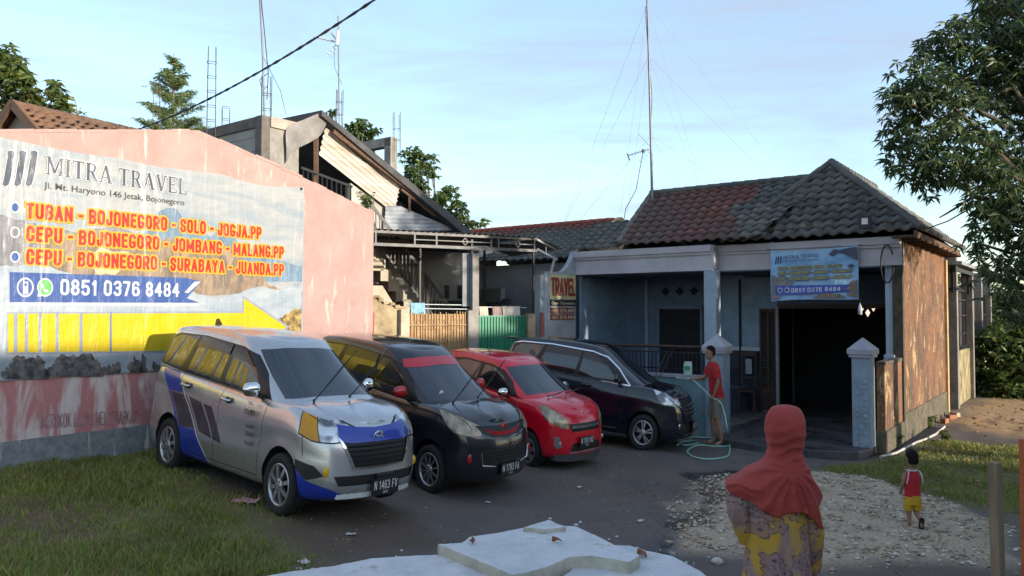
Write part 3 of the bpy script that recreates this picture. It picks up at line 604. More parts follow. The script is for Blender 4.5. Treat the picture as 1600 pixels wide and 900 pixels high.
def moss_mat():
    m = Mat('mossy_concrete', (.12, .11, .08), .95); v = m.coord(); f = m.noise(v, 5, 8, .7); g = m.noise(v, 1.6, 4)
    c = m.ramp(f, [(.35, (.05, .045, .035)), (.6, (.14, .115, .085)), (.75, (.22, .19, .14))]); m.color(m.mix(m.ramp(g, [(.45, 0), (.65, .7)]), c, (.055, .065, .028))); m.bump(f, .6, .03); return m.m
BRICK = brick_mat(); MOSS = moss_mat()
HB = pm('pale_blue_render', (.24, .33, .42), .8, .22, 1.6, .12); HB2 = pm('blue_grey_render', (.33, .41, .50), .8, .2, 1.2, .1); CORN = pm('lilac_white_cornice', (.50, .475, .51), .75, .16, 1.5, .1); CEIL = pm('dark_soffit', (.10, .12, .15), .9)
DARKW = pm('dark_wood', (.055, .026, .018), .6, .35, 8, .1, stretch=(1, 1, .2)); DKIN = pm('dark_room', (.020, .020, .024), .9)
def dtile():
    m = Mat('dark_wall_tile', (.03, .04, .06), .25); v = m.coord(); f = m.noise(v, 3, 6, .7); m.color(m.ramp(f, [(.35, (.018, .024, .038)), (.7, (.05, .062, .085))]))
    m.bump(m.noise(v, 5, 3), .1, .02); return m.m
house = thing('house', 'single storey house with grey tiled roof, dark open garage and shaded porch', 'house', (CX, CY, 0), HZ)
def hb(x0, x1, y0, y1, z0, z1, name, mat, parent=None, bevel=0.0):
    return MB().box(((x0 + x1) / 2, (y0 + y1) / 2, (z0 + z1) / 2), (x1 - x0, y1 - y0, z1 - z0)).build(name, mat, parent or house, bevel=bevel)
# brick flank with rough outer skin
mb = MB(); ny_, nz_ = 40, 28; vs = []; rr = np.random.default_rng(3)
for j in range(nz_ + 1):
    for i in range(ny_ + 1):
        y = .0 + 6.3 * i / ny_; z = .36 + (4.30 - .36) * j / nz_; vs.append((.03 + .02 * noise.noise((y * 1.5, z * .8, 3)) + .012 * noise.noise((y * 6, z * 3, 1)), y, z))
mb.add(vs, [(j * (ny_ + 1) + i, j * (ny_ + 1) + i + 1, (j + 1) * (ny_ + 1) + i + 1, (j + 1) * (ny_ + 1) + i) for j in range(nz_) for i in range(ny_)], 0, True)
mb.box((-.075, 3.15, 2.33), (.15, 6.3, 3.94)); mb.build('flank_wall', BRICK, house)
hb(-.2, .07, .0, 6.35, -.6, .36, 'flank_plinth', MOSS, bevel=.03)
hb(-.15, .055, -.012, .16, .36, 4.28, 'corner_pier', pm('dark_mossy_pier', (.07, .06, .045), .95, .4, 5, .4))
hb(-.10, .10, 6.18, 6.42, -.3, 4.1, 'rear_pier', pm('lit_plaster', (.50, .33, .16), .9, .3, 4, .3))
# cornices
for x0, x1, y0 in ((-4.2, .05, -.02), (-8.22, -4.2, -.42)):
    hb(x0, x1, y0, y0 + .30, 3.70, 4.06, 'cornice_fascia', CORN); hb(x0 - .0, x1 + .0, y0 - .05, y0 + .3, 4.06, 4.12, 'cornice_fillet', CORN); hb(x0, x1 + .0, y0 - .10, y0 + .3, 4.12, 4.30, 'cornice_moulding', CORN, bevel=.03); hb(x0, x1, y0 - .035, y0 + .3, 3.655, 3.70, 'cornice_bead', CORN)
hb(-4.215, -4.16, -.43, -.03, 3.70, 4.30, 'cornice_return', CORN)
hb(-2.86, -2.78, -.05, .0, 3.66, 4.32, 'cornice_step', CORN)
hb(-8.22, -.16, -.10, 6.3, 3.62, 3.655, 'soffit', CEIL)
# columns
hb(-4.40, -4.08, -.44, -.14, .55, 3.655, 'porch_column', HB2, bevel=.012)
hb(-.30, -.152, -.01, .22, -.12, 3.655, 'front_pilaster', HB2, bevel=.01); hb(-.34, -.12, -.05, .2, -.12, 1.66, 'pilaster_base', HB2, bevel=.01)
# garage front: wall left of the opening, lintel, dado
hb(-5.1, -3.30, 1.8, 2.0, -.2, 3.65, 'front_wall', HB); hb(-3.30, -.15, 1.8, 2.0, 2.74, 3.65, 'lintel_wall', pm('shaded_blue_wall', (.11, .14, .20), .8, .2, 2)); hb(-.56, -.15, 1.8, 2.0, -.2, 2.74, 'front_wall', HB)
hb(-5.1, -3.75, 1.775, 1.80, -.18, 1.56, 'tiled_dado', dtile()); hb(-5.1, -3.75, 1.76, 1.80, 1.56, 1.66, 'dado_rail', pm('white_rail', (.5, .52, .55), .6)); hb(-5.1, -4.86, 1.775, 1.80, 1.66, 3.6, 'opening_shade', DKIN)  # last strip is flat: its near-black colour stands for shade in an opening
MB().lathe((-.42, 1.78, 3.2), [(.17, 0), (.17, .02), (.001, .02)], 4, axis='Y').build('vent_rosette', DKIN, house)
# open louvred door leaf
dr = empty_part('folding_door', house, (-3.30, 1.76, 0)); 
m = MB()
for x in (-.42, -.22, -.02): m.box((x, -.03, 1.33), (.05, .05, 2.72))
for k in range(34): m.box((-.22, -.03, .62 + k * .06), (.38, .012, .05), R=Matrix.Rotation(.6, 3, 'X'))
m.box((-.22, -.03, .3), (.38, .03, .6)); m.box((-.22, -.03, 2.66), (.42, .05, .08)); m.build('door_leaf', DARKW, dr)
hb(-3.31, -3.24, 1.70, 1.80, -.1, 2.78, 'door_post', pm('pale_post', (.30, .30, .31), .7)); hb(-.62, -.55, 1.74, 1.80, -.1, 2.74, 'door_post', DARKW); hb(-3.3, -.55, 1.74, 1.80, 2.70, 2.80, 'door_head', DARKW)
# room behind the opening
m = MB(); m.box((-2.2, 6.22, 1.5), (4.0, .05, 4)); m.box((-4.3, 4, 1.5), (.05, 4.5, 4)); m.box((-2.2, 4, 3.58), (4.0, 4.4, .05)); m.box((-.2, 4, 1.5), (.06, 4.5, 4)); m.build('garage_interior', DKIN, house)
m = MB()
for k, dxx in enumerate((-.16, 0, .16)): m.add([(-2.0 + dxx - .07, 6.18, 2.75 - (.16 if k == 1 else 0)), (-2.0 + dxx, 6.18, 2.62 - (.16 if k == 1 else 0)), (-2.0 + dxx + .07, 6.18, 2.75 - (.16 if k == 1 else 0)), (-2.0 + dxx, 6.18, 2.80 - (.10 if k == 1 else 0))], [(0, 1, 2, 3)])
gl = Mat('glowing_vent_pane', (.5, .4, .3), .5); gl.set('Emission Color', (1, .8, .6, 1)); gl.set('Emission Strength', .35); m.build('vent_glow', gl.m, house)  # panes emit a weak glow in place of daylight through the vents
# porch
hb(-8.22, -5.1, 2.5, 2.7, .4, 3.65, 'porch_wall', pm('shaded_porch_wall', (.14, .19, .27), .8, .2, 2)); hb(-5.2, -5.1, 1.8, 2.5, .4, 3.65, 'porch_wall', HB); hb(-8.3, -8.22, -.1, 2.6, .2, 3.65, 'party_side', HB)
hb(-7.05, -5.75, 2.47, 2.5, .6, 2.70, 'front_door', DKIN); 
for a, b in ((-7.13, -7.05), (-5.75, -5.67)): hb(a, b, 2.44, 2.5, .6, 2.78, 'door_frame', pm('blue_door_frame', (.16, .21, .28), .6))
hb(-7.13, -5.67, 2.44, 2.5, 2.70, 2.80, 'door_frame', pm('blue_door_frame', (.16, .21, .28), .6))
for x in (-6.85, -6.4, -5.95):
    m = MB(); 
    for k in range(4): m.lathe((x + .07 * cos(k * pi / 2), 2.495, 3.23 + .07 * sin(k * pi / 2)), [(.055, .0), (.055, -.02), (.001, -.02)], 10, axis='Y')
    m.build('vent_rosette', DKIN, house)
hb(-7.5, -7.42, 2.40, 2.5, .6, 3.6, 'porch_pilaster', HB2)
hb(-8.22, -4.1, -.5, 2.5, -.3, .6, 'porch_floor', pm('porch_tile', (.10, .12, .15), .4, .2, 3))
hb(-8.22, -.15, 6.3, 6.45, -.3, 4.3, 'rear_wall', HB); hb(-8.3, -8.15, 2.6, 6.4, -.3, 4.3, 'left_wall', HB)
# roof
roof = empty_part('roof', house)
redpart = lambda c_: False
tile_plane('roof_slope', [(-6.75, -.62, 4.40), (-3.0, -.62, 4.40), (-1.85, 1.45, 6.02), (-6.75, 1.45, 6.02)], [TRED, TGREY], roof, split=lambda c_: c_.x + 1.3 * noise.noise((c_.x * .9, c_.y * 1.6, 5)) + .5 * noise.noise((c_.x * 3, c_.y * 4, 2)) > -4.0)
tile_plane('roof_slope', [(-6.75, 3.6, 4.4), (-1.8, 3.6, 4.4), (-1.8, 1.45, 6.02), (-6.75, 1.45, 6.02)], [TGREY], roof)
tile_plane('roof_slope', [(-3.98, -.28, 4.36), (.50, -.28, 4.40), (-1.82, 1.6, 6.36)], [TGREY], roof)
tile_plane('roof_slope', [(.50, -.28, 4.40), (.50, 6.6, 4.40), (-1.82, 6.6, 6.36), (-1.82, 1.6, 6.36)], [TGREY], roof)
tile_plane('roof_slope', [(-3.98, 6.6, 4.36), (-3.98, -.28, 4.36), (-1.82, 1.6, 6.36), (-1.82, 6.6, 6.36)], [TGREY], roof)
tile_plane('roof_slope', [(-8.3, -.5, 4.36), (-6.7, -.5, 4.36), (-6.7, .9, 5.2), (-8.3, .9, 5.2)], [TGREY], roof)
m = MB(); ridge_caps(m, (-6.8, 1.45, 6.06), (-1.9, 1.45, 6.06)); ridge_caps(m, (-6.77, -.62, 4.46), (-6.77, 1.45, 6.06), .085); ridge_caps(m, (-1.82, 1.55, 6.42), (.5, -.3, 4.45), .09); ridge_caps(m, (-1.82, 1.6, 6.42), (-3.98, -.3, 4.42), .09); ridge_caps(m, (-1.82, 1.6, 6.42), (-1.82, 6.6, 6.42)); ridge_caps(m, (.50, -.28, 4.44), (.50, 6.6, 4.44), .07)
m.build('ridge_caps', TGREY, roof)
m = MB(); m.box((.38, 3.1, 4.30), (.05, 7.0, .16)); m.box((.15, 3.1, 4.27), (.5, 6.9, .04));
for k in range(9): m.box((.22, .1 + k * .8, 4.22), (.42, .06, .08))
m.build('eaves_boards', pm('old_eaves_timber', (.12, .07, .045), .85, .4, 5, .3, stretch=(4, .5, 4)), roof)
m = MB(); m.prism([(-3.9, 6.45, 4.3), (.42, 6.45, 4.3), (-1.82, 6.45, 6.25)], (0, .1, 0)); m.build('gable_end', MOSS, roof); m = MB(); m.prism([(-6.70, -.5, 4.3), (-6.70, 3.5, 4.3), (-6.70, 1.45, 5.92)], (.1, 0, 0)); m.build('gable_end', MOSS, roof)
# lamp on the roof edge
lamp = thing('floodlight', 'small square floodlight fixed on the tiled roof above the cornice', 'floodlight', H(-.62, -.36, 4.62), HZ)
m = MB().box((0, 0, 0), (.26, .07, .28)); m.bar((0, .05, -.15), (0, .12, -.25), .03, .03); m.build('housing', pm('black_metal', (.015, .015, .017), .5), lamp, bevel=.012); MB().box((.0, -.04, .02), (.13, .012, .14)).build('lens', pm('lamp_glass', (.72, .72, .72), .2), lamp)
# party wall with sweeping top at the left end
pw = thing('party_wall', 'blue grey wing wall with a swept top beside the porch, carrying a travel sign', 'wall', (CX, CY, 0), HZ)
prof = [(-1.95, -.3), (-1.95, 3.70), (-1.28, 3.70)] + [(-1.28 + .86 * (k / 8), 3.70 + .68 * (k / 8) ** 2.2) for k in range(1, 9)] + [(-.42, -.3)]
MB().prism([(-8.22, y, z) for y, z in prof], (-.14, 0, 0)).build('wall', pm('grey_blue_render', (.37, .41, .44), .85, .22, 1.4, .15), pw)
hbp = MB().box((-8.36, -2.03, 1.6), (.20, .16, 4.0)).build('end_pier', pm('grey_blue_pier', (.36, .40, .43), .85, .2, 2, .15), pw)
sg_ = thing('shop_sign', 'faded yellow sign with big red capitals and a black strip, on the wing wall', 'sign', (CX, CY, 0), HZ)
def spt(y, z, o=0.0): return (-8.205 + o, y, z)
MB().box((-8.212, -1.07, 3.30), (.014, 1.28, .66)).build('board', pm('cream_board', (.62, .55, .30), .6, .15, 3), sg_); MB().box((-8.21, -1.07, 2.86), (.016, 1.28, .16)).build('strip', pm('black_strip', (.02, .02, .02), .5), sg_)
SR = pm('sign_red', (.42, .06, .05), .6, .2, 6)
stroke_text(sg_, 'TRAVEL', spt(-1.66, 3.06), spt(-.48, 3.06), .48, SR, V(1, 0, 0), .012, .15); stroke_text(sg_, 'TRAVEL', spt(-1.66, 3.06), spt(-.48, 3.06), .48, pm('sign_brown', (.10, .04, .03), .6), V(1, 0, 0), .010, .15, .014, 'lettering_outline'); put_text(sg_, 'Cepu  Bojonegoro', pm('sign_cream', (.7, .62, .4), .6), spt(-1.66, 2.82, .009), (0, 1, 0), (0, 0, 1), .11, .002, width=1.18)
for z in (2.60, 2.42):
    MB().box((-8.212, -1.10, z + .05), (.010, 1.20, .15)).build('strip', pm('sign_dark_red', (.26, .035, .03), .6, .2, 6), sg_); put_text(sg_, '0851 0376 8484', pm('sign_cream', (.7, .62, .4), .6), spt(-1.66, z, .009), (0, 1, 0), (0, 0, 1), .14, .002, width=1.14)
# small banner under the cornice
BN = thing('small_banner', 'small bluish travel banner hanging under the cornice over the garage', 'banner', (CX, CY, 0), HZ)
vs = []; nx_, nz_ = 24, 14
for j in range(nz_ + 1):
    for i in range(nx_ + 1):
        a, b = i / nx_, j / nz_; x = -2.80 + 1.98 * a; z0 = 2.87 + .05 * a + .02 * sin(a * 5); z1 = 4.10 + .02 * a - .03 * sin(a * pi); vs.append((x, -.165 - .02 * sin(a * 9 + b * 3), z0 + (z1 - z0) * b))
bsky = banner_mat('small_banner_sky', 'mist', (.36, .58, .78), (.12, .30, .58))
MB().add(vs, [(j * (nx_ + 1) + i, j * (nx_ + 1) + i + 1, (j + 1) * (nx_ + 1) + i + 1, (j + 1) * (nx_ + 1) + i) for j in range(nz_) for i in range(nx_)], 0, True).build('sheet', bsky, BN)
def bq(pts, mat, off, name):
    bm = bmesh.new(); f = bm.faces.new([bm.verts.new((-2.80 + 1.98 * a, -.19 - off, 2.88 + .03 * a + 1.22 * b)) for a, b in pts]); bm.normal_update()
    if f.normal.y > 0: f.normal_flip()
    bmesh.ops.triangulate(bm, faces=bm.faces); me = bpy.data.meshes.new(name); bm.to_mesh(me); bm.free(); return link_mesh(name, me, mat, BN)
def rough01(pts, amp=.02, k=6):
    o = []
    for (x0, y0), (x1, y1) in zip(pts[:-1], pts[1:]):
        for t in range(k): q = t / k; o.append((x0 + (x1 - x0) * q, y0 + (y1 - y0) * q + rj.uniform(-amp, amp)))
    return o + [pts[-1]]
dkr = B['ridge']; bq(rough01([(.01, .50), (.08, .47), (.16, .50), (.28, .36)]) + [(.10, .02), (.01, .02)], dkr, .004, 'printed_rock'); bq(rough01([(.86, .25), (.93, .33), (.99, .36)]) + [(.99, .02), (.88, .06)], B['crater'], .004, 'printed_rock'); bq(rough01([(.48, .03), (.62, .12), (.80, .10), (.86, .05)], .01) + [(.86, .01)], B['crater'], .004, 'printed_rock')
bq([(.68, .86), (.72, .82), (.78, .88), (.84, .86), (.90, .80), (.99, .72), (.99, .97), (.90, .96), (.80, .93), (.74, .95)], B['navy'], .005, 'printed_leaves'); bq([(.88, .62), (.93, .66), (.96, .62), (.92, .58)], B['navy'], .005, 'printed_leaves')
bq([(.06, .10), (.94, .13), (.86, .20), (.93, .27), (.06, .30)], banner_mat('small_strip_blue', 'flat', (.05, .09, .40)), .006, 'phone_strip')
yel = banner_mat('small_yellow', 'flat', (.45, .42, .05)); wht = banner_mat('small_white', 'flat', (.62, .70, .82)); nav = banner_mat('small_navy', 'flat', (.03, .07, .25))
def bt(txt, a0, a1, b, h, mat, bold, off=.009, ol=None):
    org = V(-2.80 + 1.98 * a0, -.19 - off, 2.88 + .03 * a0 + 1.22 * b); e_ = org + V(1.98 * (a1 - a0), 0, .03 * (a1 - a0))
    if txt.startswith('Jl'): put_text(BN, txt, mat, org, (1, 0, .015), (0, 0, 1), h / .73, bold, width=1.98 * (a1 - a0)); return
    stroke_text(BN, txt, org, e_, h, mat, V(0, -1, 0), .002, .16)
    if ol: stroke_text(BN, txt, org, e_, h, ol, V(0, -1, 0), .0, .16, .010, 'lettering_outline')
serif(BN, 'MITRA TRAVEL', V(-2.80 + 1.98 * .155, -.20, 2.88 + 1.22 * .815), V(-2.80 + 1.98 * .58, -.20, 2.88 + 1.22 * .835), .085, nav, V(0, -1, 0), .0)
for k in range(3): x = .055 + k * .028; bq([(x, .73), (x + .014, .73), (x + .03, .87), (x + .014, .88)], nav, .008, 'logo_bar')
bt('Jl. Mt. Haryono 146 Jetak, Bojonegoro', .155, .57, .765, .035, nav, .001)
bt('TUBAN - BOJONEGORO - SOLO - JOGJA.PP', .09, .83, .60, .075, nav, .002, .010, yel); bt('CEPU - BOJONEGORO - JOMBANG - MALANG.PP', .09, .93, .50, .075, yel, .004, .010, nav); bt('CEPU - BOJONEGORO - SURABAYA - JUANDA.PP', .09, .93, .39, .075, yel, .004, .010, nav); bt('0851 0376 8484', .245, .81, .155, .10, wht, .004)
for a in (.115, .195): 
    for r_, mt, of in ((.050, wht, .008), (.038, nav if a > .15 else B['blue'], .0095)): bq([(a + r_ * .62 * cos(2 * pi * k / 20), .205 + r_ * sin(2 * pi * k / 20)) for k in range(20)], mt, of, 'phone_icon')
m = MB(); m.tube([(-2.80, -.16, 4.1), (-2.95, -.1, 4.2)], .006, 5); m.tube([(-.82, -.16, 4.12), (-.70, -.1, 4.15)], .006, 5); m.tube([(-.82, -.16, 2.93), (-.80, -.12, 2.80)], .004, 5); m.build('tie_cord', pm('black_metal', (.015, .015, .017), .5), BN)
# hanging bottle under it
bt_ = thing('plastic_bottle', 'clear plastic bottle hanging on a cord at the lower corner of the small banner', 'bottle', H(-.80, -.14, 2.55))
MB().lathe((0, 0, 0), [(.005, 0), (.045, .005), (.045, .16), (.03, .21), (.015, .23), (.015, .26), (.002, .26)], 12).build('bottle', pm('bottle_plastic', (.45, .52, .6), .1), bt_)
MB().tube([(0, 0, .26), (.01, 0, .42)], .004, 5).build('cord', pm('black_metal', (.015, .015, .017), .5), bt_)
# cable loop by the corner
lp = thing('cable_coil', 'loop of black cable hanging at the right end of the cornice', 'cable', H(0, 0, 0), HZ); MB().tube([(-.22 + .13 * cos(t), -.16, 3.68 + .42 * sin(t)) for t in [k / 24 * 5.6 + .5 for k in range(25)]], .018, 6).build('cable', pm('black_metal', (.015, .015, .017), .5), lp)
# ================================================================ front fence of the house
pcap = pm('pillar_cap', (.36, .36, .40), .8, .2, 3, .2); pshaft = pm('pillar_blue', (.27, .34, .40), .85, .22, 2.5, .2); conc = pm('concrete', (.26, .245, .22), .9, .3, 3, .35); conc_d = pm('dark_concrete', (.13, .12, .11), .9, .35, 3, .35)
black = pm('black_metal', (.015, .015, .017), .5)
def pillar(x, y, s, cs, zb, zc, zt_, label, stones=False):
    t = thing('gate_pillar', label, 'pillar', H(x, y, 0), HZ, 'pillars with pyramid caps')
    MB().box((0, 0, (zb + zc) / 2), (s, s, zc - zb)).build('shaft', pshaft, t, bevel=.012)
    m = MB(); m.box((0, 0, zc + .03), (s + .08, s + .08, .06)); m.box((0, 0, zc + .11), (cs, cs, .10)); q = cs / 2
    m.add([(-q, -q, zc + .16), (q, -q, zc + .16), (q, q, zc + .16), (-q, q, zc + .16), (0, 0, zt_)], [(0, 1, 4), (1, 2, 4), (2, 3, 4), (3, 0, 4), (3, 2, 1, 0)]); m.build('cap', pcap, t)
    if stones:
        m = MB(); r = random.Random(5)
        for k in range(14):
            for i in (-1, 0, 1):
                if r.random() < .6: m.box((i * .085 + r.uniform(-.01, .01), -s / 2 - .004, zb + .12 + k * .115), (r.uniform(.06, .085), .02, r.uniform(.06, .10)))
        m.build('stone_facing', pm('stone_facing_blue', (.30, .37, .43), .85, .3, 6, .2), t, bevel=.008)
    return t
pillar(-.34, -2.0, .36, .50, -.4, 1.70, 2.10, 'grey blue pillar with rough facing, standing alone right of the driveway', True)
pillar(-3.42, -2.0, .42, .54, -.4, 1.68, 2.12, 'grey blue pillar with pyramid cap right behind the man in red')
pillar(-8.44, -1.98, .34, .48, -.3, 1.72, 2.07, 'pillar whose pyramid cap only peeps over the dark blue car roof')
fw = thing('front_wall', 'low pale blue tiled wall with coping, left of the pillar behind the man', 'wall', H(0, 0, 0), HZ)
MB().box((-5.95, -2.0, .40), (4.62, .16, 1.36)).build('wall', pm('pale_teal_tile', (.22, .33, .36), .4, .25, 2.2, .06), fw); MB().box((-5.95, -2.0, 1.12), (4.62, .26, .08)).build('coping', pcap, fw, bevel=.012)
rl = thing('railing', 'black metal railing on the low blue wall before the porch', 'railing', H(0, 0, 0), HZ)
m = MB()
for z in (1.28, 1.66): m.bar((-8.2, -2, z), (-3.66, -2, z), .03, .03)
m.build('rail', black, rl); MB().tube([(-8.2, -2, 1.80), (-3.66, -2, 1.80)], .035, 8).build('handrail', pm('dark_wood', (.055, .026, .018)), rl)
m = MB()
for k in range(44): m.bar((-8.15 + k * .103, -2, 1.16), (-8.15 + k * .103, -2, 1.68), .018, .018)
m.build('balusters', black, rl)
sw = thing('side_wall', 'low flaking brick wall with dark top between the lone pillar and the house', 'wall', H(0, 0, 0), HZ)
MB().box((-.055, -.92, .86), (.15, 1.78, 1.36)).build('wall', BRICK, sw); MB().box((-.055, -.92, 1.57), (.19, 1.80, .07)).build('coping', MOSS, sw, bevel=.02); MB().box((-.055, -.92, -.1), (.24, 1.82, .62)).build('foot', MOSS, sw, bevel=.03)
# apron in front of the garage
def apron_mat():
    m = Mat('wet_apron', (.05, .05, .055), .4); v = m.coord(); f = m.noise(v, 1.6, 7, .65); g = m.noise(v, 14, 6, .7)
    m.color(m.mix(m.ramp(g, [(.35, 0), (.75, .5)]), m.ramp(f, [(.35, (.030, .030, .036)), (.55, (.062, .055, .06)), (.72, (.10, .075, .075))]), (.12, .11, .11))); m.roughs(m.ramp(f, [(.35, .18), (.65, .7)])); m.bump(g, .25, .01); return m.m
APR = apron_mat()
m = MB(); poly = [(-3.25, 1.8), (-.15, 1.8), (-.15, -2.15), (-.28, -2.75), (-.9, -3.05), (-2.2, -3.1), (-3.1, -2.9), (-3.4, -2.2), (-4.9, 1.8)]
m.prism([H(x, y, -.55) for x, y in poly], (0, 0, .45)); ap = m.build('apron', APR, None, bevel=.02); tag(ap, kind='structure')
m = MB(); m.prism([H(x, y, -.1) for x, y in [(-5.1, -1.9), (-3.4, -1.9), (-3.3, 1.8), (-5.1, 1.8)]], (0, 0, .04)); tag(m.build('apron_strip', conc_d), kind='structure')
# ================================================================ next door: gates, canopy, stairs
F0 = Vector((-3.2, 17.7)); FD = Vector((3.77, 1.9)).normalized(); FZ = atan2(FD.y, FD.x); FB = Vector((-FD.y, FD.x))
def Nw(x, y, z): q = F0 + FD * x + FB * y; return V(q.x, q.y, z)
def npl(px, py, y=0.0):
    p = VPl(F0 + FB * y, FD)(px, py); return V((Vector((p.x, p.y)) - F0).dot(FD), y, p.z)
def NT(name, label, cat, group=None): return thing(name, label, cat, Nw(0, 0, 0), FZ, group)
lime_w = pm('weathered_limewash', (.48, .38, .24), .92, .5, 2.2, .5, col2=(.20, .15, .08)); bam = Mat('woven_bamboo', (.45, .26, .1), .8)
def _bam():
    m = bam; v = m.coord(); ck = m.N.new('ShaderNodeTexBrick'); ck.offset = .5; ck.inputs['Brick Width'].default_value = .09; ck.inputs['Row Height'].default_value = .22; ck.inputs['Mortar Size'].default_value = .006; ck.inputs['Color1'].default_value = C3((.42, .27, .13)); ck.inputs['Color2'].default_value = C3((.30, .15, .055)); ck.inputs['Mortar'].default_value = C3((.05, .03, .015)); ck.inputs['Scale'].default_value = 1.0
    vv = m.plane('X', 'Z'); m.L.new(vv, ck.inputs['Vector']); f = m.noise(v, 12, 6); m.color(m.mix(m.ramp(f, [(.35, 0), (.7, .5)]), ck.outputs['Color'], (.58, .40, .20))); m.bump(ck.outputs['Fac'], -.5, .01)
_bam()
gw = NT('garden_wall', 'short crumbling yellowish wall between the pink wall and the bamboo fence', 'wall')
r = random.Random(6); tp = [(.0, 2.95), (.12, 2.88), (.25, 2.80), (.4, 2.78), (.52, 2.72), (.66, 2.70), (.8, 2.66)]
MB().prism([(-.1, 0, -.3), (.82, 0, -.3)] + [(x, 0, z + r.uniform(-.03, .03)) for x, z in reversed(tp)] + [(-.1, 0, 2.95)], (0, .2, 0)).build('wall', lime_w, gw); MB().box((.73, -.03, 1.2), (.20, .22, 2.95)).build('end_post', pm('pale_lime_post', (.52, .45, .33), .9, .3, 3, .3), gw)
m = MB()
for x, z in tp[:-1]: m.box((x + .05, .08, z + .02), (r.uniform(.1, .2), .24, r.uniform(.04, .09)), r.uniform(-.2, .2))
m.build('broken_coping', lime_w, gw, bevel=.015)
bf = NT('bamboo_fence', 'woven bamboo fence panel left of the tall concrete post', 'fence')
MB().box((1.63, .03, 1.3), (1.56, .04, 2.52)).build('panel', bam, bf)
m = MB()
for k in range(22): x = .86 + k * .072 + r.uniform(-.01, .01); m.tube([(x, -.005, .2), (x + r.uniform(-.015, .015), -.005, 2.58 + r.uniform(-.04, .06))], .016, 5)
m.build('uprights', pm('bamboo_cane', (.40, .265, .14), .7, .4, 5), bf)
m = MB()
for z in (.9, 1.6, 2.3): m.tube([(.85, -.03, z), (2.42, -.03, z)], .02, 6)
m.build('rails', pm('bamboo_cane', (.46, .27, .11)), bf)
lr = NT('clothes_rail', 'pale metal rails above the bamboo fence with a cloth hung on them', 'rail'); m = MB()
for z in (2.70, 2.80): m.tube([(.8, .1, z), (2.5, .1, z - .02)], .016, 6)
m.tube([(2.6, .2, 2.74), (4.1, .2, 2.72)], .016, 6); m.build('rail', pm('galvanised', (.38, .42, .42), .5, .2, 4, metal=.3), lr)
def cloth(name, label, x0, x1, zt_, zb, y, mat, seed):
    t = NT(name, label, 'cloth', 'washing hung over the rails'); m = MB(); n = 18; k = 8; ra = random.Random(seed); ph = ra.uniform(0, 6)
    for sgn in (-1, 1):
        rg = []
        for j in range(k + 1):
            f = j / k; rg.append([V(x0 + (x1 - x0) * i / n + .01 * sin(f * 3 + i), y + sgn * (.022 + .02 * f + .012 * f * sin(i * 1.3 + ph)), zt_ - (zt_ - zb) * f * (1 - .04 * sin(i * .9 + ph) if sgn < 0 else .8)) for i in range(n + 1)])
        m.loft(rg, closed=False, cap=False)
    m.build('cloth', mat, t)
cloth('towel', 'light blue towel hung over the rails above the bamboo fence', .93, 1.30, 2.83, 2.46, .1, pm('towel_blue', (.22, .40, .50), .95, .25, 8, .3), 1)
cloth('towel', 'small cream cloth hung on the rail over the green gate, leftmost of three', 2.76, 3.0, 2.75, 2.40, .2, pm('cloth_cream', (.52, .45, .36), .95, .2, 8, .2), 2)
cloth('towel', 'brownish cloth hung on the rail over the green gate, middle of three', 3.12, 3.38, 2.75, 2.42, .2, pm('cloth_brown', (.26, .20, .18), .95, .3, 8, .2), 3)
cloth('towel', 'wide pale cloth hung on the rail over the green gate, rightmost of three', 3.40, 3.9, 2.76, 2.36, .2, pm('cloth_pale', (.55, .50, .44), .95, .2, 8, .2), 4)
cp = NT('concrete_post', 'tall bare concrete post between the bamboo fence and green gate', 'post'); MB().box((2.55, .0, 1.9), (.17, .17, 4.2)).build('post', conc, cp, bevel=.01); m = MB(); m.box((2.46, -.02, 3.4), (.02, .20, 1.3)); m.box((2.36, .07, 3.4), (.20, .02, 1.3)); m.build('steel_angle', pm('dull_angle', (.22, .23, .25), .8, .3, 4), cp); MB().box((2.41, .0, 1.2), (.12, .2, 2.9)).build('stub', conc, cp)
gg = NT('green_gate', 'bright green corrugated metal gate', 'gate'); pts = []
for k in range(65): x = 2.70 + k * .02; pts.append((x, .05 + .016 * (1 if (k // 2) % 2 else -1)))
m = MB(); m.loft([[V(x, y, z) for x, y in pts] for z in (-.2, 2.50)], closed=False, cap=False, smooth=False); m.build('panel', pm('green_paint', (.012, .20, .11), .5, .2, 2, .05), gg); m = MB(); m.bar((2.68, .08, 2.5), (4.0, .08, 2.5), .05, .05); m.bar((2.68, .08, -.2), (2.68, .08, 2.5), .05, .05, (0, 1, 0)); m.bar((4.0, .08, -.2), (4.0, .08, 2.5), .05, .05, (0, 1, 0)); m.build('frame', pm('green_paint', (.012, .20, .11)), gg)
gpo = NT('gate_post', 'pale square post at the right edge of the green gate', 'post'); MB().box((4.12, .05, 1.15), (.2, .2, 2.85)).build('post', lime_w, gpo); MB().tube([(4.38, -.1, -.2), (4.38, -.1, 2.6)], .05, 8).build('pipe', pm('rust_red_pipe', (.30, .07, .06)), gpo)
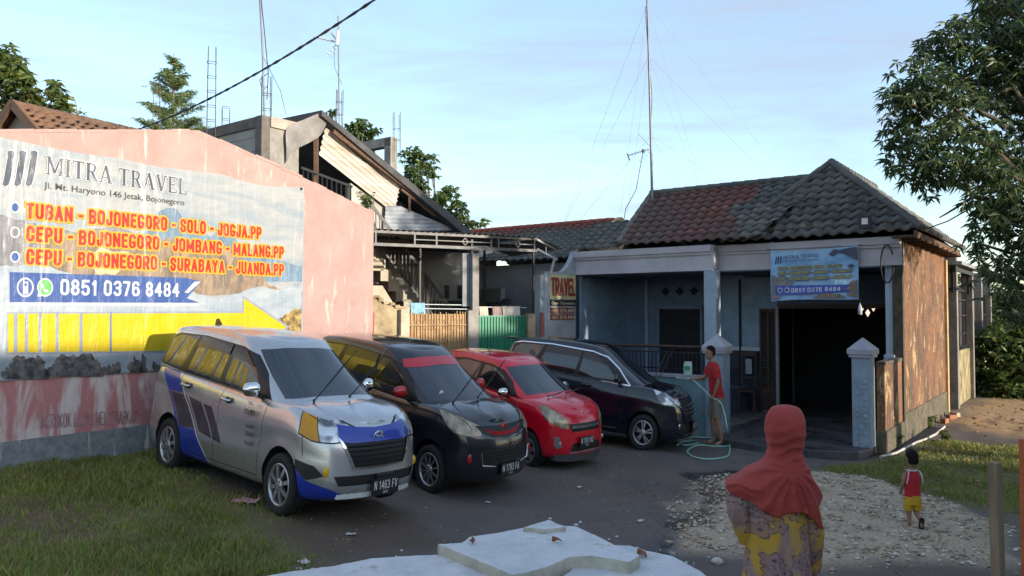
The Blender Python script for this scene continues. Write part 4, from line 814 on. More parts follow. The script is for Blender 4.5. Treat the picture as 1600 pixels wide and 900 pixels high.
# canopy
cn = NT('canopy', 'metal canopy with a lattice edge beam over the neighbour\'s yard', 'canopy'); st = pm('steel_grey', (.10, .10, .105), .55, .25, 5, metal=.4); wh = pm('white_steel', (.42, .43, .44), .5, .15, 5)
m = MB()
for z in (4.18, 4.48): m.bar((0, 0, z), (4.3, 0, z), .05, .07)
for x in (.05, 1.0, 1.55, 3.0, 3.2, 4.22): m.bar((x, 0, 4.2), (x, 0, 4.48), .04, .04, (0, 1, 0))
for x0, x1 in ((1.0, 1.55), (1.55, 3.0), (3.2, 4.2)): m.bar((x0, 0, 4.33), (x1, 0, 4.33), .025, .025)
for x in (2.3, 3.75): m.bar((x - .08, 0, 4.33), (x, 0, 4.42), .02, .02); m.bar((x, 0, 4.42), (x + .08, 0, 4.33), .02, .02); m.bar((x + .08, 0, 4.33), (x, 0, 4.24), .02, .02); m.bar((x, 0, 4.24), (x - .08, 0, 4.33), .02, .02)
m.build('edge_beam', st, cn)
m = MB(); n = 120; m.loft([[V(-.1 + 4.6 * k / n, y, 4.53 + .012 * sin(k * 1.6) + .03 * y) for k in range(n + 1)] for y in (-.14, 4.8)], closed=False, cap=False); m.build('sheeting', pm('old_zinc', (.30, .31, .32), .55, .3, 2, .1, metal=.3), cn)
m = MB()
for y in (1.2, 2.4, 3.6): m.bar((0, y, 4.40), (4.3, y, 4.40), .05, .08)
m.build('purlins', st, cn)
m = MB()
for x, y in ((2.52, .1), (1.65, 1.4), (4.28, .15), (4.2, 3.0)): m.bar((x, y, -.2), (x, y, 4.4), .05, .05, (0, 1, 0))
m.build('posts', black, cn)
a = npl(835, 380); b = npl(880, 401, .2); m = MB(); m.bar((4.3, 0, 4.47), (5.05, .2, 4.22), .05, .06); m.bar((4.3, 0, 4.22), (5.0, .2, 3.98), .05, .06); m.bar((4.9, .15, 4.0), (4.75, .1, 3.6), .05, .05); m.bar((4.62, .1, 4.3), (4.62, .1, 4.12), .03, .03, (0, 1, 0)); m.build('end_bracket', wh, cn)
m = MB(); m.loft([[V(4.3 + .75 * k / 20, y, 4.50 - .25 * k / 20 + .01 * (k % 2)) for k in range(21)] for y in (-.05, 3.0)], closed=False, cap=False); m.build('end_sheeting', pm('old_zinc', (.30, .31, .32)), cn)
# building behind the canopy
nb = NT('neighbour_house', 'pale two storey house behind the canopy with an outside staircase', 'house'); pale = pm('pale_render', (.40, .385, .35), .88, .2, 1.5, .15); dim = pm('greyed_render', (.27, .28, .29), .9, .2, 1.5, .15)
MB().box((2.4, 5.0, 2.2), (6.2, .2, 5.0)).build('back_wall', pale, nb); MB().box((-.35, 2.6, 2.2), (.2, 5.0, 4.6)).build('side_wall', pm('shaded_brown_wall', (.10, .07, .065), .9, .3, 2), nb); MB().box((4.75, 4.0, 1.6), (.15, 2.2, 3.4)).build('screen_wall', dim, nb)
for px in (698, 718):
    q = npl(px, 456, 4.9); MB().box((q.x, 4.88, q.z), (.13, .05, .42)).build('vent_slot', black, nb)
q = npl(680, 480, 4.85); MB().box((q.x + .4, 4.6, q.z - .25), (1.3, .5, .9)).build('dark_counter', black, nb)
sd = npl(648, 505, 3.2); su = npl(606, 392, 3.2); m = MB(); ns = 13; tread = []
bot = V(3.35, 2.6, 1.0); topv = V(.55, 2.6, 4.5); 
for k in range(ns): t = k / ns; x = bot.x + (topv.x - bot.x) * t; z = bot.z + (topv.z - bot.z) * t; m.box((x - .12, 2.9, z - .1), (.30, .9, .32)); 
m.build('stair', pm('stair_cream', (.46, .41, .32), .85, .25, 2, .1), nb)
m = MB(); off = V(0, -.42, 0)
m.bar(bot + off + V(.1, 0, .95), topv + off + V(0, 0, .95), .05, .07); m.bar(bot + off + V(.1, 0, .15), topv + off + V(0, 0, .15), .03, .04)
for k in range(27): t = (k + .5) / 27; p = bot.lerp(topv, t) + off; m.bar(p + V(0, 0, .12), p + V(0, 0, .95), .028, .028, (0, 1, 0))
for t in (.0, .45, 1): p = bot.lerp(topv, t) + off; m.bar(p + V(.05, 0, -.1), p + V(.05, 0, 1.0), .09, .09, (0, 1, 0))
m.build('stair_railing', black, nb)
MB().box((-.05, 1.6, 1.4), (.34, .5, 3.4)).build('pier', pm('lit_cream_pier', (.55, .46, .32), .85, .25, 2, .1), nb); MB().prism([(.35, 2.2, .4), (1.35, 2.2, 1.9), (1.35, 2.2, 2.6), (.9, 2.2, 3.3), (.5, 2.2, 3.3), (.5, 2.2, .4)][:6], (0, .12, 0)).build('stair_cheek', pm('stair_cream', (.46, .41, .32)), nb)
MB().prism([(.6, 1.9, 2.4), (2.0, 1.9, 2.4), (2.0, 1.9, 4.4), (.6, 1.9, 4.4)], (0, .02, 0)) 
sb = NT('stall_roof', 'small dark sloping sheet roof beyond the green gate', 'roof'); MB().prism([(4.05, 2.5, 2.2), (4.75, 2.5, 3.0), (4.85, 2.5, 2.95), (4.2, 2.5, 2.1)], (0, 1.5, 0)).build('sheet', pm('dark_purlin', (.05, .045, .05), .8), sb)
bx = NT('water_tank', 'bright teal tank far back between the canopy post and wing wall', 'tank'); q0 = npl(838, 462, 6.5); MB().lathe((q0.x, 6.5, q0.z - 1.6), [(.001, 0), (.5, 0), (.5, 1.5), (.4, 1.75), (.001, 1.8)], 20).build('tank', pm('teal_plastic', (.04, .26, .34), .4), bx)
# upper storey: blocks, frame, sheet roof
blk = Mat('concrete_blocks', (.3, .3, .28), .92)
def _blk():
    m = blk; vv = m.plane('X', 'Z'); b_ = m.N.new('ShaderNodeTexBrick'); b_.inputs['Scale'].default_value = 1; b_.inputs['Brick Width'].default_value = .75; b_.inputs['Row Height'].default_value = .33; b_.inputs['Mortar Size'].default_value = .012; b_.inputs['Color1'].default_value = C3((.36, .345, .31)); b_.inputs['Color2'].default_value = C3((.29, .28, .255)); b_.inputs['Mortar'].default_value = C3((.15, .14, .13)); m.L.new(vv, b_.inputs['Vector'])
    f = m.noise(m.coord(), 6, 8, .7); m.color(m.mix(m.ramp(f, [(.35, 0), (.75, .5)]), b_.outputs['Color'], (.42, .39, .33))); m.bump(m.math('ADD', f, m.math('MULTIPLY', b_.outputs['Fac'], -1)), .5, .02)
_blk()
KC = P(413, 180, 17.2); KZ = atan2(-Wd.y, -Wd.x)  # local x to the right along the front
bw = thing('block_wall', 'unfinished grey concrete block wall rising behind the pink gable', 'wall', (KC.x, KC.y, 0), HZ); zt_ = KC.z
MB().box((-1.9, .1, zt_ - 1.75), (3.5, .2, 3.0)).build('wall', blk, bw); MB().box((-1.9, .09, zt_ - .12), (3.6, .26, .24)).build('ring_beam', conc_d, bw); MB().box((-.13, .08, zt_ - 1.6), (.24, .28, 3.2)).build('corner_column', conc_d, bw)
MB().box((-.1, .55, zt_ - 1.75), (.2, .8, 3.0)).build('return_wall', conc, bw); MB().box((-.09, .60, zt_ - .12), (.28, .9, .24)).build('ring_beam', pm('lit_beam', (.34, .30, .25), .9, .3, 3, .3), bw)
SPl = VPl((KC.x, KC.y), DW)
def sp(px, py, o=0.0): return SPl(px, py, o)
sh = thing('lean_to_roof', 'sloping sheet roof on the unfinished upper storey above the pink wall', 'roof', (0, 0, 0))
def corr(name, q, mat, n=60, amp=.025, parent=sh, waves=7, along=False, th=.0):
    """corrugated sheet in quad q (tl, tr, br, bl)"""
    tl, tr, br, bl = [Vector(x) for x in q]; nn = (tr - tl).cross(bl - tl).normalized(); rings = []
    for j in range(n + 1):
        t = j / n; a = tl.lerp(bl, t); b = tr.lerp(br, t); w = amp * (abs(sin(t * pi * waves)) ** .6 if not along else 0); rings.append([a.lerp(b, k / 12) + nn * (w + .012 * noise.noise((k * .5, t * 3, 2))) for k in range(13)])
    return MB().loft(rings, closed=False, cap=False).build(name, mat, parent)
zinc_l = pm('pale_zinc', (.52, .50, .47), .55, .35, 1.4, .15, stretch=(.5, .5, 3), col2=(.36, .31, .25)); zinc_g = pm('grey_zinc', (.26, .28, .31), .55, .3, 2, .1); roofd = pm('dark_roof_sheet', (.07, .068, .07), .75, .4, 2, .2)
corr('side_sheet', [sp(512, 191), sp(626, 294), sp(617, 334), sp(500, 243)], zinc_l, waves=6, amp=.055)
corr('side_sheet', [sp(603, 322, .03), sp(626, 322, .03), sp(716, 360, .03), sp(601, 360, .03)], zinc_g, waves=6, amp=.02)
ra = [sp(503, 172, .25), sp(738, 362, .25), sp(733, 372, .25), sp(503, 181, .25)]; m = MB(); m.prism(ra, -NW * 3.2); m.build('roof_sheet', roofd, sh)
m = MB(); m.bar(sp(520, 205, .12), sp(730, 366, .12), .08, .12); m.bar(sp(640, 300, .05), sp(640, 330, .05), .06, .06, (0, 1, 0)); m.bar(sp(627, 296, .04), sp(680, 338, .04), .05, .07); m.build('rafter', pm('old_eaves_timber', (.12, .07, .045)), sh)
MB().prism([sp(624, 292, -.4), sp(735, 368, -.4), sp(600, 362, -.4)], -NW * .05).build('gap_shade', black, sh)  # black sheet stands for the shade inside the open gap
m = MB(); m.prism([sp(548, 286, -.12), sp(603, 322, -.12), sp(603, 420, -.12), sp(548, 420, -.12)], -NW * .12); m.build('pale_panel', pale, sh)
tarp_px = [[(447, 197), (460, 192), (478, 186), (498, 176), (508, 178)], [(446, 215), (458, 208), (478, 206), (497, 198), (512, 190)], [(448, 232), (456, 226), (470, 222), (488, 219), (505, 205)], [(447, 262), (451, 246), (458, 234), (474, 228), (500, 214)]]
rg = [[sp(x, y, .12 + .10 * noise.noise((x * .06, y * .06, 3))) for x, y in row] for row in tarp_px]
tm = MB().loft(rg, closed=False, cap=False).build('torn_tarpaulin', pm('grey_tarp', (.22, .21, .20), .7, .3, 3, .3), sh); md = tm.modifiers.new('sub', 'SUBSURF'); md.levels = 2; md.render_levels = 2
m = MB(); m.bar(sp(494, 205, -.1), sp(494, 290, -.1), .10, .10, (0, 1, 0)); m.bar(sp(449, 200, -.1), sp(449, 300, -.1), .08, .08, (0, 1, 0)); m.build('timber_post', pm('old_eaves_timber', (.12, .07, .045)), sh)
ub = thing('balcony_railing', 'dark barred railing under the pale sloping sheet above the pink wall', 'railing'); m = MB()
m.bar(sp(470, 262, -.05), sp(550, 292, -.05), .05, .06)
for k in range(11): m.bar(sp(474 + k * 7.4, 262 + k * 2.8, -.05), sp(474 + k * 7.4, 325, -.05), .03, .03, (0, 1, 0))
m.build('bars', black, ub)
cf = thing('unfinished_storey', 'unfinished concrete frame lit by the sun behind the sloping roof', 'frame', P(612, 260, 24), HZ); z0 = P(612, 222, 24).z - P(612, 260, 24).z
m = MB(); m.box((-.05, 0, z0 - 1.5), (.28, .28, 3.2)); m.box((-1.2, 0, z0), (2.6, .28, .28)); m.box((-2.4, 0, z0 - 1.5), (.28, .28, 3.2)); m.box((-.9, .02, z0 - 1.4), (1.4, .2, 1.2)); m.build('frame', conc, cf)
# reinforcement bars
RB = pm('rusty_rebar', (.10, .075, .065), .8, .3, 6)
def rebar(px, pt, pb, Y, label, w=.10):
    b = P(px, pb, Y); t_ = P(px, pt, Y); h = t_.z - b.z; t = thing('reinforcement_bars', label, 'steel bars', b, .4, 'bundles of upright steel bars'); m = MB(); r_ = random.Random(px)
    for i in (-1, 1):
        for j in (-1, 1): m.tube([(i * w, j * w, -.6), (i * w + r_.uniform(-.02, .02), j * w, h * (1 + r_.uniform(-.06, .04)))], .010, 5)
    m.build('bars', RB, t); m = MB()
    for k in range(max(2, int(h / .35))): z = .1 + k * .35; m.tube([(-w, -w, z), (w, -w, z), (w, w, z), (-w, w, z), (-w, -w, z)], .008, 4)
    m.build('ties', RB, t)
rebar(330, 75, 195, 18.2, 'tall bundle of steel bars rising left of the block wall'); rebar(353, 170, 192, 22, 'shortest bundle of steel bars, just left of the block wall corner'); rebar(416, 118, 178, 17.5, 'bundle of steel bars at the foot of the tall cable draped pole'); rebar(530, 140, 185, 21, 'bundle of steel bars under the pole with the white aerial', .08); rebar(620, 176, 224, 24, 'bundle of steel bars on the sunlit concrete frame'); rebar(244, 130, 200, 24, 'bundle of steel bars half hidden by the feathery tree', .10)
MET = pm('aerial_grey', (.20, .20, .21), .5, .2, 5, metal=.5); WIRE = pm('wire_dark', (.035, .035, .038), .6)
# poles with aerials
t = thing('aerial_pole', 'tall leaning pole with loose cables on the block wall corner', 'pole', P(416, 182, 17.5)); a = P(416, 182, 17.5); b = P(404, -40, 17.5) - a
MB().tube([(0, 0, -1), b * .5, b], .022, 6).build('pole', MET, t); m = MB(); m.tube([V(.0, .03, .4), b * .3 + V(.10, 0, 0), b * .62 + V(.06, 0, 0), b * .98], .012, 5); m.tube([V(0.02, 0, 1.0), V(-.16, 0, .85), V(-.10, 0, .6), V(.02, 0, .7)], .010, 5); m.tube([b * .42, V(.32, 0, .6), V(.45, 0, .05)], .006, 4); m.build('cable', WIRE, t)
m = MB(); c0 = b * .985; m.bar(c0 + V(-.12, 0, 0), c0 + V(.12, 0, 0), .02, .02); m.build('cross_arm', MET, t)
t = thing('aerial_pole', 'thin pole with a white television aerial pointing left', 'aerial', P(531, 188, 21)); a = P(531, 188, 21); b = P(528.5, 25, 21) - a; MB().tube([(0, 0, -.8), b], .022, 6).build('pole', MET, t); c0 = P(528, 66, 21) - a; c1 = P(490, 57, 21) - a
WA = pm('aerial_white', (.66, .67, .68), .4); m = MB(); m.tube([c0, c1], .020, 5); d = (c1 - c0)
for k in range(9): q = c0 + d * (.16 + .1 * k); m.tube([q + V(0, -.16, 0), q + V(0, .16, 0)], .007, 4)
for s_ in (-1, 1):
    for k in range(4): m.tube([c0 + V(-.02 - .07 * k, -.24, s_ * (.07 + .09 * k)), c0 + V(-.02 - .07 * k, .24, s_ * (.07 + .09 * k))], .010, 4)
    m.tube([c0, c0 + V(-.3, 0, s_ * .38)], .012, 4)
m.tube([c0 + V(.0, -.1, -.12), c0 + V(.02, -.1, .28)], .05, 5); m.build('aerial', WA, t); MB().tube([c0 + V(-.1, 0, -.1), c0 + V(-.09, 0, -.7), V(.05, 0, 1.0)], .006, 4).build('cable', WIRE, t)
t = thing('radio_mast', 'very tall guyed mast with a small aerial on the house roof', 'mast', P(1020, 312, 22)); a = P(1020, 312, 22); b = P(1009.5, -60, 22) - a
MB().tube([(0, 0, -1), b * .4, b * .75, b], [.04, .035, .03, .024], 8).build('pole', MET, t); mp_ = lambda py: P(1020 - (312 - py) * .0282, py, 22) - a
m = MB()
for (y0, ends) in ((6, [(882, 345), (970, 330), (1232, 283), (1098, 297)]), (88, [(884, 345), (980, 330), (1210, 285), (1095, 297)]), (212, [(905, 345), (1145, 293), (1068, 300)])):
    for (ex, ey) in ends: m.tube([mp_(y0), P(ex, ey, 24) - a], .0036, 4)
m.build('guy_wires', pm('guy_wire', (.32, .32, .33), .6), t)
c0 = mp_(232); c1 = P(981, 243, 21.6) - a; m = MB(); m.tube([c0, c1], .012, 5)
for k in range(8): q = c0.lerp(c1, .15 + .11 * k); m.tube([q + V(0, -.12, -.06), q + V(0, .12, .06)], .006, 4)
for s_ in (-1, 1):
    for k in range(4): q = c0 + V(-.06 - .08 * k, 0, s_ * (.10 + .09 * k)); m.tube([q + V(-.1, -.2, 0), q + V(.06, .2, 0)], .007, 4)
m.tube([c1 + V(-.02, 0, .06), c1 + V(.05, 0, -.14)], .02, 5); m.sphere(c0.lerp(c1, .35), .06, 8, 5); m.build('aerial', MET, t); m = MB(); m.tube([c0.lerp(c1, .35), c0 + V(-.45, 0, -1.2), c0 + V(-.75, 0, -1.75), P(974, 350, 22) - a], .010, 5); m.tube([mp_(10) + V(-.06, 0, 0), mp_(60) + V(-.03, 0, 0), mp_(88)], .008, 4); m.tube([mp_(90), mp_(150) + V(.06, 0, 0), mp_(215)], .008, 4); m.build('cable', WIRE, t)
# overhead cable
t = thing('overhead_cable', 'thick twisted black cable crossing the sky down to the pink wall', 'cable'); a = P(640, -38, 9.0); b = P(205, 206, 15.5); pts = []
for k in range(41): f = k / 40; p = a.lerp(b, f); p.z -= .55 * 4 * f * (1 - f) * .35; pts.append(p)
m = MB(); 
for s_ in (0, 1): m.tube([p + V(0, .016 * cos(k * 2.2 + s_ * pi), .010 * sin(k * 2.2 + s_ * pi)) for k, p in enumerate(pts)], .0115, 6)
m.build('cable', WIRE, t)
t = thing('service_wire', 'thin dark wire running from the house roof corner towards the mango tree', 'cable'); MB().tube([P(1446, 358, 17), P(1480, 346, 15.5), P(1530, 318, 14)], .014, 5).build('wire', WIRE, t)
# ================================================================ roofs behind
a = P(18, 161, 19); b = P(222, 206, 22.2); b.z = a.z; rd = (b - a).normalized(); nr = V(rd.y, -rd.x, 0); lrf = thing('tiled_house', 'house with a brown tiled gable roof behind the pink wall at far left', 'house'); 
e0 = a + nr * 2.2 - V(0, 0, 1.75); e1 = b + nr * 2.2 - V(0, 0, 1.75); tile_plane('roof_slope', [e0, e1, b, a], [TBRN], lrf, .26, .26); f0 = a - nr * 2.2 - V(0, 0, 1.75); f1 = b - nr * 2.2 - V(0, 0, 1.75); tile_plane('roof_slope', [f0, f1, b, a], [TBRN], lrf, .26, .26)
m = MB(); ridge_caps(m, a, b, .10); m.build('ridge_caps', TBRN, lrf); m = MB(); m.prism([f0 + rd * .25, e0 + rd * .25, a + rd * .25 - V(0, 0, .06)], rd * .15); m.build('gable_end', pm('pale_gable', (.42, .38, .30), .9, .3, 2, .2), lrf); m = MB(); m.bar(f0, a, .06, .22); m.bar(e0, a, .06, .22); m.build('bargeboard', pm('brown_board', (.14, .08, .05), .8), lrf)
m = MB(); 
for w_, n_ in ((e0, -nr), (f0, nr)): m.prism([w_ + n_ * .3 + rd * .3, w_ + n_ * .3 + (b - a) - rd * .3, w_ + n_ * .3 + (b - a) - rd * .3 - V(0, 0, 5.5), w_ + n_ * .3 + rd * .3 - V(0, 0, 5.5)], n_ * .15)
m.build('wall', pale, lrf)
nrf = thing('tiled_house', 'low house roof with red ridge tiles between the canopy and the main house', 'house', (CX, CY, 0), HZ)
tile_plane('roof_slope', [(-14.5, -.3, 4.15), (-8.4, -.3, 4.15), (-8.62, 2.5, 5.45), (-14.5, 2.5, 5.45)], [TGREY, TRED], nrf, .28, .26, split=lambda c_: c_.y > 2.0); tile_plane('roof_slope', [(-14.5, 5.3, 4.15), (-8.5, 5.3, 4.15), (-8.62, 2.5, 5.45), (-14.5, 2.5, 5.45)], [TGREY], nrf, .28, .26)
TR2 = pm('red_ridge_tile', (.26, .06, .04), .8, .4, 5, .2); m = MB(); ridge_caps(m, (-14.5, 2.5, 5.5), (-8.6, 2.5, 5.5), .11, .3); m.build('ridge_caps', TR2, nrf)
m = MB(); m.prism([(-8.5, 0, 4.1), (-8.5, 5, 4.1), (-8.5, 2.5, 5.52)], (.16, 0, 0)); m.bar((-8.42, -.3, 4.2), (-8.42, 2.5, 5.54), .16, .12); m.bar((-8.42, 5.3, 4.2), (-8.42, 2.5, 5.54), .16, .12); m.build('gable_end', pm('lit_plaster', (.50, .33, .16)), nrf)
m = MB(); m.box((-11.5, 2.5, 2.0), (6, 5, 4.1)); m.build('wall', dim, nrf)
# ================================================================ beyond the brick flank
def sd_(px, py, o=0.0):
    q = VPl((CX, CY), (U.x, U.y)); p = q(px, py, o); return p
def hs_(px, py): p = sd_(px, py); return (Vector((p.x - CX, p.y - CY))).dot(Vector((U.x, U.y))), p.z
plast = pm('lit_plaster', (.50, .33, .16)); greyp = pm('grey_pier', (.20, .18, .16), .9, .3, 3, .3); mossp = pm('mossy_yellow_wall', (.34, .28, .16), .9, .5, 2.5, .4, col2=(.12, .105, .05))
spec = [(1483, 398, 'first concrete fence pier behind the brick flank, lit on its edge'), (1509, 420, 'second concrete fence pier, between the two grille panels'), (1524, 430, 'third concrete fence pier, wide and grey'), (1539, 440, 'last concrete fence pier, at the end of the fence')]
ys_ = []
for px, pt, lab in spec:
    y, z = hs_(px, pt); ys_.append(y); t = thing('fence_pier', lab, 'pier', H(0, y, 0), HZ, 'concrete piers of the side fence'); MB().box((0.03, 0, (z - .4) / 2), (.34, .30, z + .4)).build('pier', greyp, t, bevel=.012); MB().box((.03, 0, z + .03), (.42, .38, .08)).build('cap', greyp, t)
for (y0, y1, lab) in ((ys_[0], ys_[1], 'black window grille panel nearest the brick flank'), (ys_[2], ys_[3], 'black window grille panel at the far end of the side fence')):
    t = thing('grille_panel', lab, 'grille', H(0, 0, 0), HZ, 'grille panels of the side fence'); m = MB()
    for z in (1.5, 1.9, 2.5, 3.0, 3.3): m.bar((0, y0 + .1, z), (0, y1 - .1, z), .04, .04)
    for k in range(5): y = y0 + .25 + (y1 - y0 - .5) * k / 4; m.bar((0, y, 1.45), (0, y, 3.35), .03, .03, (0, 1, 0))
    m.build('bars', black, t); m = MB().box((-.12, (y0 + y1) / 2, 2.4), (.03, y1 - y0 - .2, 1.9)).build('dark_sheet', pm('dark_panel', (.03, .03, .035), .7), t)
    m = MB().box((0.02, (y0 + y1) / 2, .45), (.14, y1 - y0 - .25, 1.9)).build('base_wall', mossp, t)
t = thing('side_gate', 'dark closed gate between the second and third fence piers', 'gate', H(0, 0, 0), HZ); MB().box((-.05, (ys_[1] + ys_[2]) / 2, 1.4), (.06, ys_[2] - ys_[1] - .2, 3.2)).build('leaf', pm('dark_panel', (.03, .03, .035)), t)
t = thing('carport_roof', 'flat sheet roof on thin posts behind the brick flank', 'roof', H(0, 0, 0), HZ); MB().box((-1.3, 9.2, 4.05), (3.4, 4.5, .10)).build('sheet', pm('old_zinc', (.30, .31, .32)), t); m = MB()
for y in (7.3, 11): m.bar((.1, y, 3.2), (.1, y, 4.0), .07, .07, (0, 1, 0))
m.bar((.2, 7.0, 3.88), (.2, 11.4, 3.88), .08, .12); m.build('posts', black, t)
t = thing('hanging_lamp', 'small dark bell shaped lamp hanging under the flat roof', 'lamp', sd_(1490, 452, .1)); m = MB(); m.lathe((0, 0, 0), [(.01, .22), (.06, .20), (.09, .10), (.24, .0), (.25, -.02)], 16); m.tube([(0, 0, .2), (0, 0, .6)], .01, 5); m.build('shade', black, t)
wpipe = thing('white_pipe', 'long white plastic pipe lying on the ground along the brick wall', 'pipe'); MB().tube([G(x, y) + V(0, 0, .04) for x, y in ((1376, 717), (1400, 711), (1420, 700), (1432, 694), (1446, 689), (1462, 681), (1476, 669))], .028, 7).build('pipe', pm('white_plastic', (.52, .49, .45), .6, .3, 5), wpipe)
# house added out of view to keep the yard in shade
op = thing('unseen_shade_house', 'plain unseen house with a low gable roof, added to shade the yard', 'house', (4.6, -.6, 0), atan2(DW.y, DW.x)); m = MB().box((4.6, -3.2, 1.5), (18.6, 6.0, 4.2)); m.build('wall', pale, op); m = MB(); m.prism([(-5.0, .0, 3.55), (-5.0, -6.4, 3.55), (-5.0, -3.2, 4.70)], (19.2, 0, 0)); m.build('roof', TRED, op)
# ================================================================ trees
def leaf_pts(centers, m, L, wd, rng, droop=(-.9, .3), kite=.42, fold=.12):
    """leaf blades in whorls of m round each centre -> verts (n,4,3)"""
    n = len(centers); c = np.repeat(centers, m, 0); N_ = n * m
    az = rng.uniform(0, 2 * pi, N_); el = rng.uniform(droop[0], droop[1], N_); d = np.stack([np.cos(az) * np.cos(el), np.sin(az) * np.cos(el), np.sin(el)], -1)
    ln = L * rng.uniform(.65, 1.25, N_)[:, None]; side = np.cross(d, rng.normal(0, 1, (N_, 3)) * .9 + np.array([0, 0, 1.0])); side /= np.linalg.norm(side, axis=1)[:, None] + 1e-9
    up = np.cross(side, d); b = c + d * .02 * L; mid = b + d * ln * kite; tip = b + d * ln - np.array([0, 0, 1.0]) * ln * .22; w = (wd * rng.uniform(.7, 1.2, N_))[:, None]
    return np.stack([b, mid + side * w + up * fold * w, tip, mid - side * w + up * fold * w], 1)
def leaves_obj(name, V4, mats, parent, rng, p=None):
    n = len(V4); o = np.arange(n)[:, None] * 4; f = np.concatenate([o + [0, 1, 2], o + [0, 2, 3]], 0); mi = rng.choice(len(mats), n, p=p)
    return np_mesh(name, V4.reshape(-1, 3), f, mats, parent, mi=np.concatenate([mi, mi]))
def clump_pts(cs, per, rng, shell=.45, gap=None):
    out = []
    for (c, r) in cs:
        r = np.array(r if isinstance(r, (tuple, list)) else (r, r, r * .8)); n = int(per * (np.prod(r) ** (2 / 3)) / .4)
        d = rng.normal(0, 1, (n, 3)); d /= np.linalg.norm(d, axis=1)[:, None]; q = np.array(c) + d * r * (rng.uniform(0, 1, n) ** shell)[:, None]
        g = fbm(q[:, 0] + q[:, 2] * .7, q[:, 1] - q[:, 2] * .9, 3.2, 77, 3); out.append(q[g > (-.35 if gap is None else gap)])
    return np.concatenate(out)
BARK = pm('bark', (.085, .068, .052), .95, .4, 4, .6, stretch=(2, 2, .4)); BARK2 = pm('pale_bark', (.17, .145, .115), .95, .35, 4, .5, stretch=(2, 2, .4))
def limb(mb, a, b, r0, r1, sag=.0, n=6, wob=.08, seed=0):
    rr = random.Random(seed); a = Vector(a); b = Vector(b); pts = []; L_ = (b - a).length
    for k in range(n + 1):
        t = k / n; p = a.lerp(b, t) + V(rr.uniform(-1, 1), rr.uniform(-1, 1), rr.uniform(-1, 1)) * wob * L_ * .3 * (0 if k in (0, n) else 1); p.z += sag * L_ * 4 * t * (1 - t); pts.append(p)
    mb.tube(pts, [r0 + (r1 - r0) * k / n for k in range(n + 1)], 7)
rng = np.random.default_rng(5)
# big mango tree at the right edge
mango = thing('mango_tree', 'big dark leafy tree reaching in over the house from the right edge', 'tree'); TB = V(11.7, 13.6, -.3)
cl = []
for px, py, r, Y in [(1432, 122, 46, 13.2), (1418, 165, 42, 13.4), (1400, 150, 26, 13.0), (1455, 80, 40, 13.6), (1500, 62, 48, 13.2), (1470, 150, 55, 13.0), (1408, 215, 40, 13.5), (1420, 262, 34, 13.2), (1400, 240, 24, 13.8), (1465, 225, 55, 12.8), (1515, 130, 60, 13.8), (1530, 200, 62, 13.0), (1500, 270, 50, 13.3), (1455, 290, 30, 13.4), (1560, 90, 60, 13.4), (1545, 30, 40, 14), (1590, 40, 60, 13), (1590, 150, 70, 13.8), (1560, 265, 60, 12.7), (1600, 250, 70, 13.6), (1535, 330, 42, 13.0), (1570, 350, 55, 13.4), (1528, 380, 30, 13.2), (1548, 425, 40, 12.9), (1590, 420, 55, 13.2), (1570, 470, 38, 12.7), (1605, 480, 45, 13.2), (1620, 330, 70, 13), (1550, 5, 30, 13), (1600, -20, 60, 13.6), (1640, 100, 80, 13.2), (1650, 220, 80, 13.8), (1650, 420, 70, 13.4), (1660, 520, 40, 13.4)]:
    p = P(px, py, Y); cl.append((tuple(p), r * Y / 1200 * np.array([1, 1, .85])))
for x, y, z, r in [(11, 13, 6, 1.5), (12.4, 14.5, 7.6, 1.7), (13.6, 13, 6, 1.6), (11.4, 12, 8.2, 1.5), (13, 12.2, 8, 1.6), (12.6, 15.6, 5.4, 1.5), (11, 15.0, 7.2, 1.4), (14.4, 14.4, 7.4, 1.5), (12, 13.5, 9.4, 1.4), (10, 13.9, 8.4, 1.4), (13.5, 11.4, 5.0, 1.2), (10.6, 12.2, 4.3, .9)]: cl.append(((x, y, z), (r, r, r * .8)))
cp_ = clump_pts([(c, tuple(r) if not isinstance(r, tuple) else r) for c, r in cl], 95, rng, .42, -.42)
LG = [leaf_mat('mango_leaf_dark', (.042, .072, .030), .25), leaf_mat('mango_leaf', (.07, .115, .04), .32), leaf_mat('mango_leaf_light', (.13, .17, .055), .38)]
leaves_obj('crown', leaf_pts(cp_, 9, .19, .023, rng, (-1.0, .25)), LG, mango, rng, [.45, .40, .15])
m = MB(); m.tube([TB, TB + V(.1, 0, 1.2), TB + V(-.05, .05, 2.6), TB + V(.05, .0, 3.6)], [.36, .27, .24, .2], 10); top_ = TB + V(.05, 0, 3.6)
for k, (c, r) in enumerate(cl):
    if k % 2 == 0 or k > 33: limb(m, top_ + V(0, 0, -.6 + (k % 5) * .15), Vector(c), .10, .018, .03, 6, .12, k)
p0 = P(1602, 118, 12.9); limb(m, P(1565, 143, 13.2), P(1640, 105, 13.4), .025, .06, 0, 4, .05, 3); limb(m, P(1468, 340, 13.2), P(1530, 300, 13.2), .012, .03, -.02, 5, .06, 4); limb(m, P(1500, 150, 13.1), P(1570, 200, 13.2), .02, .05, 0, 4, .1, 6)
m.build('trunk', BARK, mango)
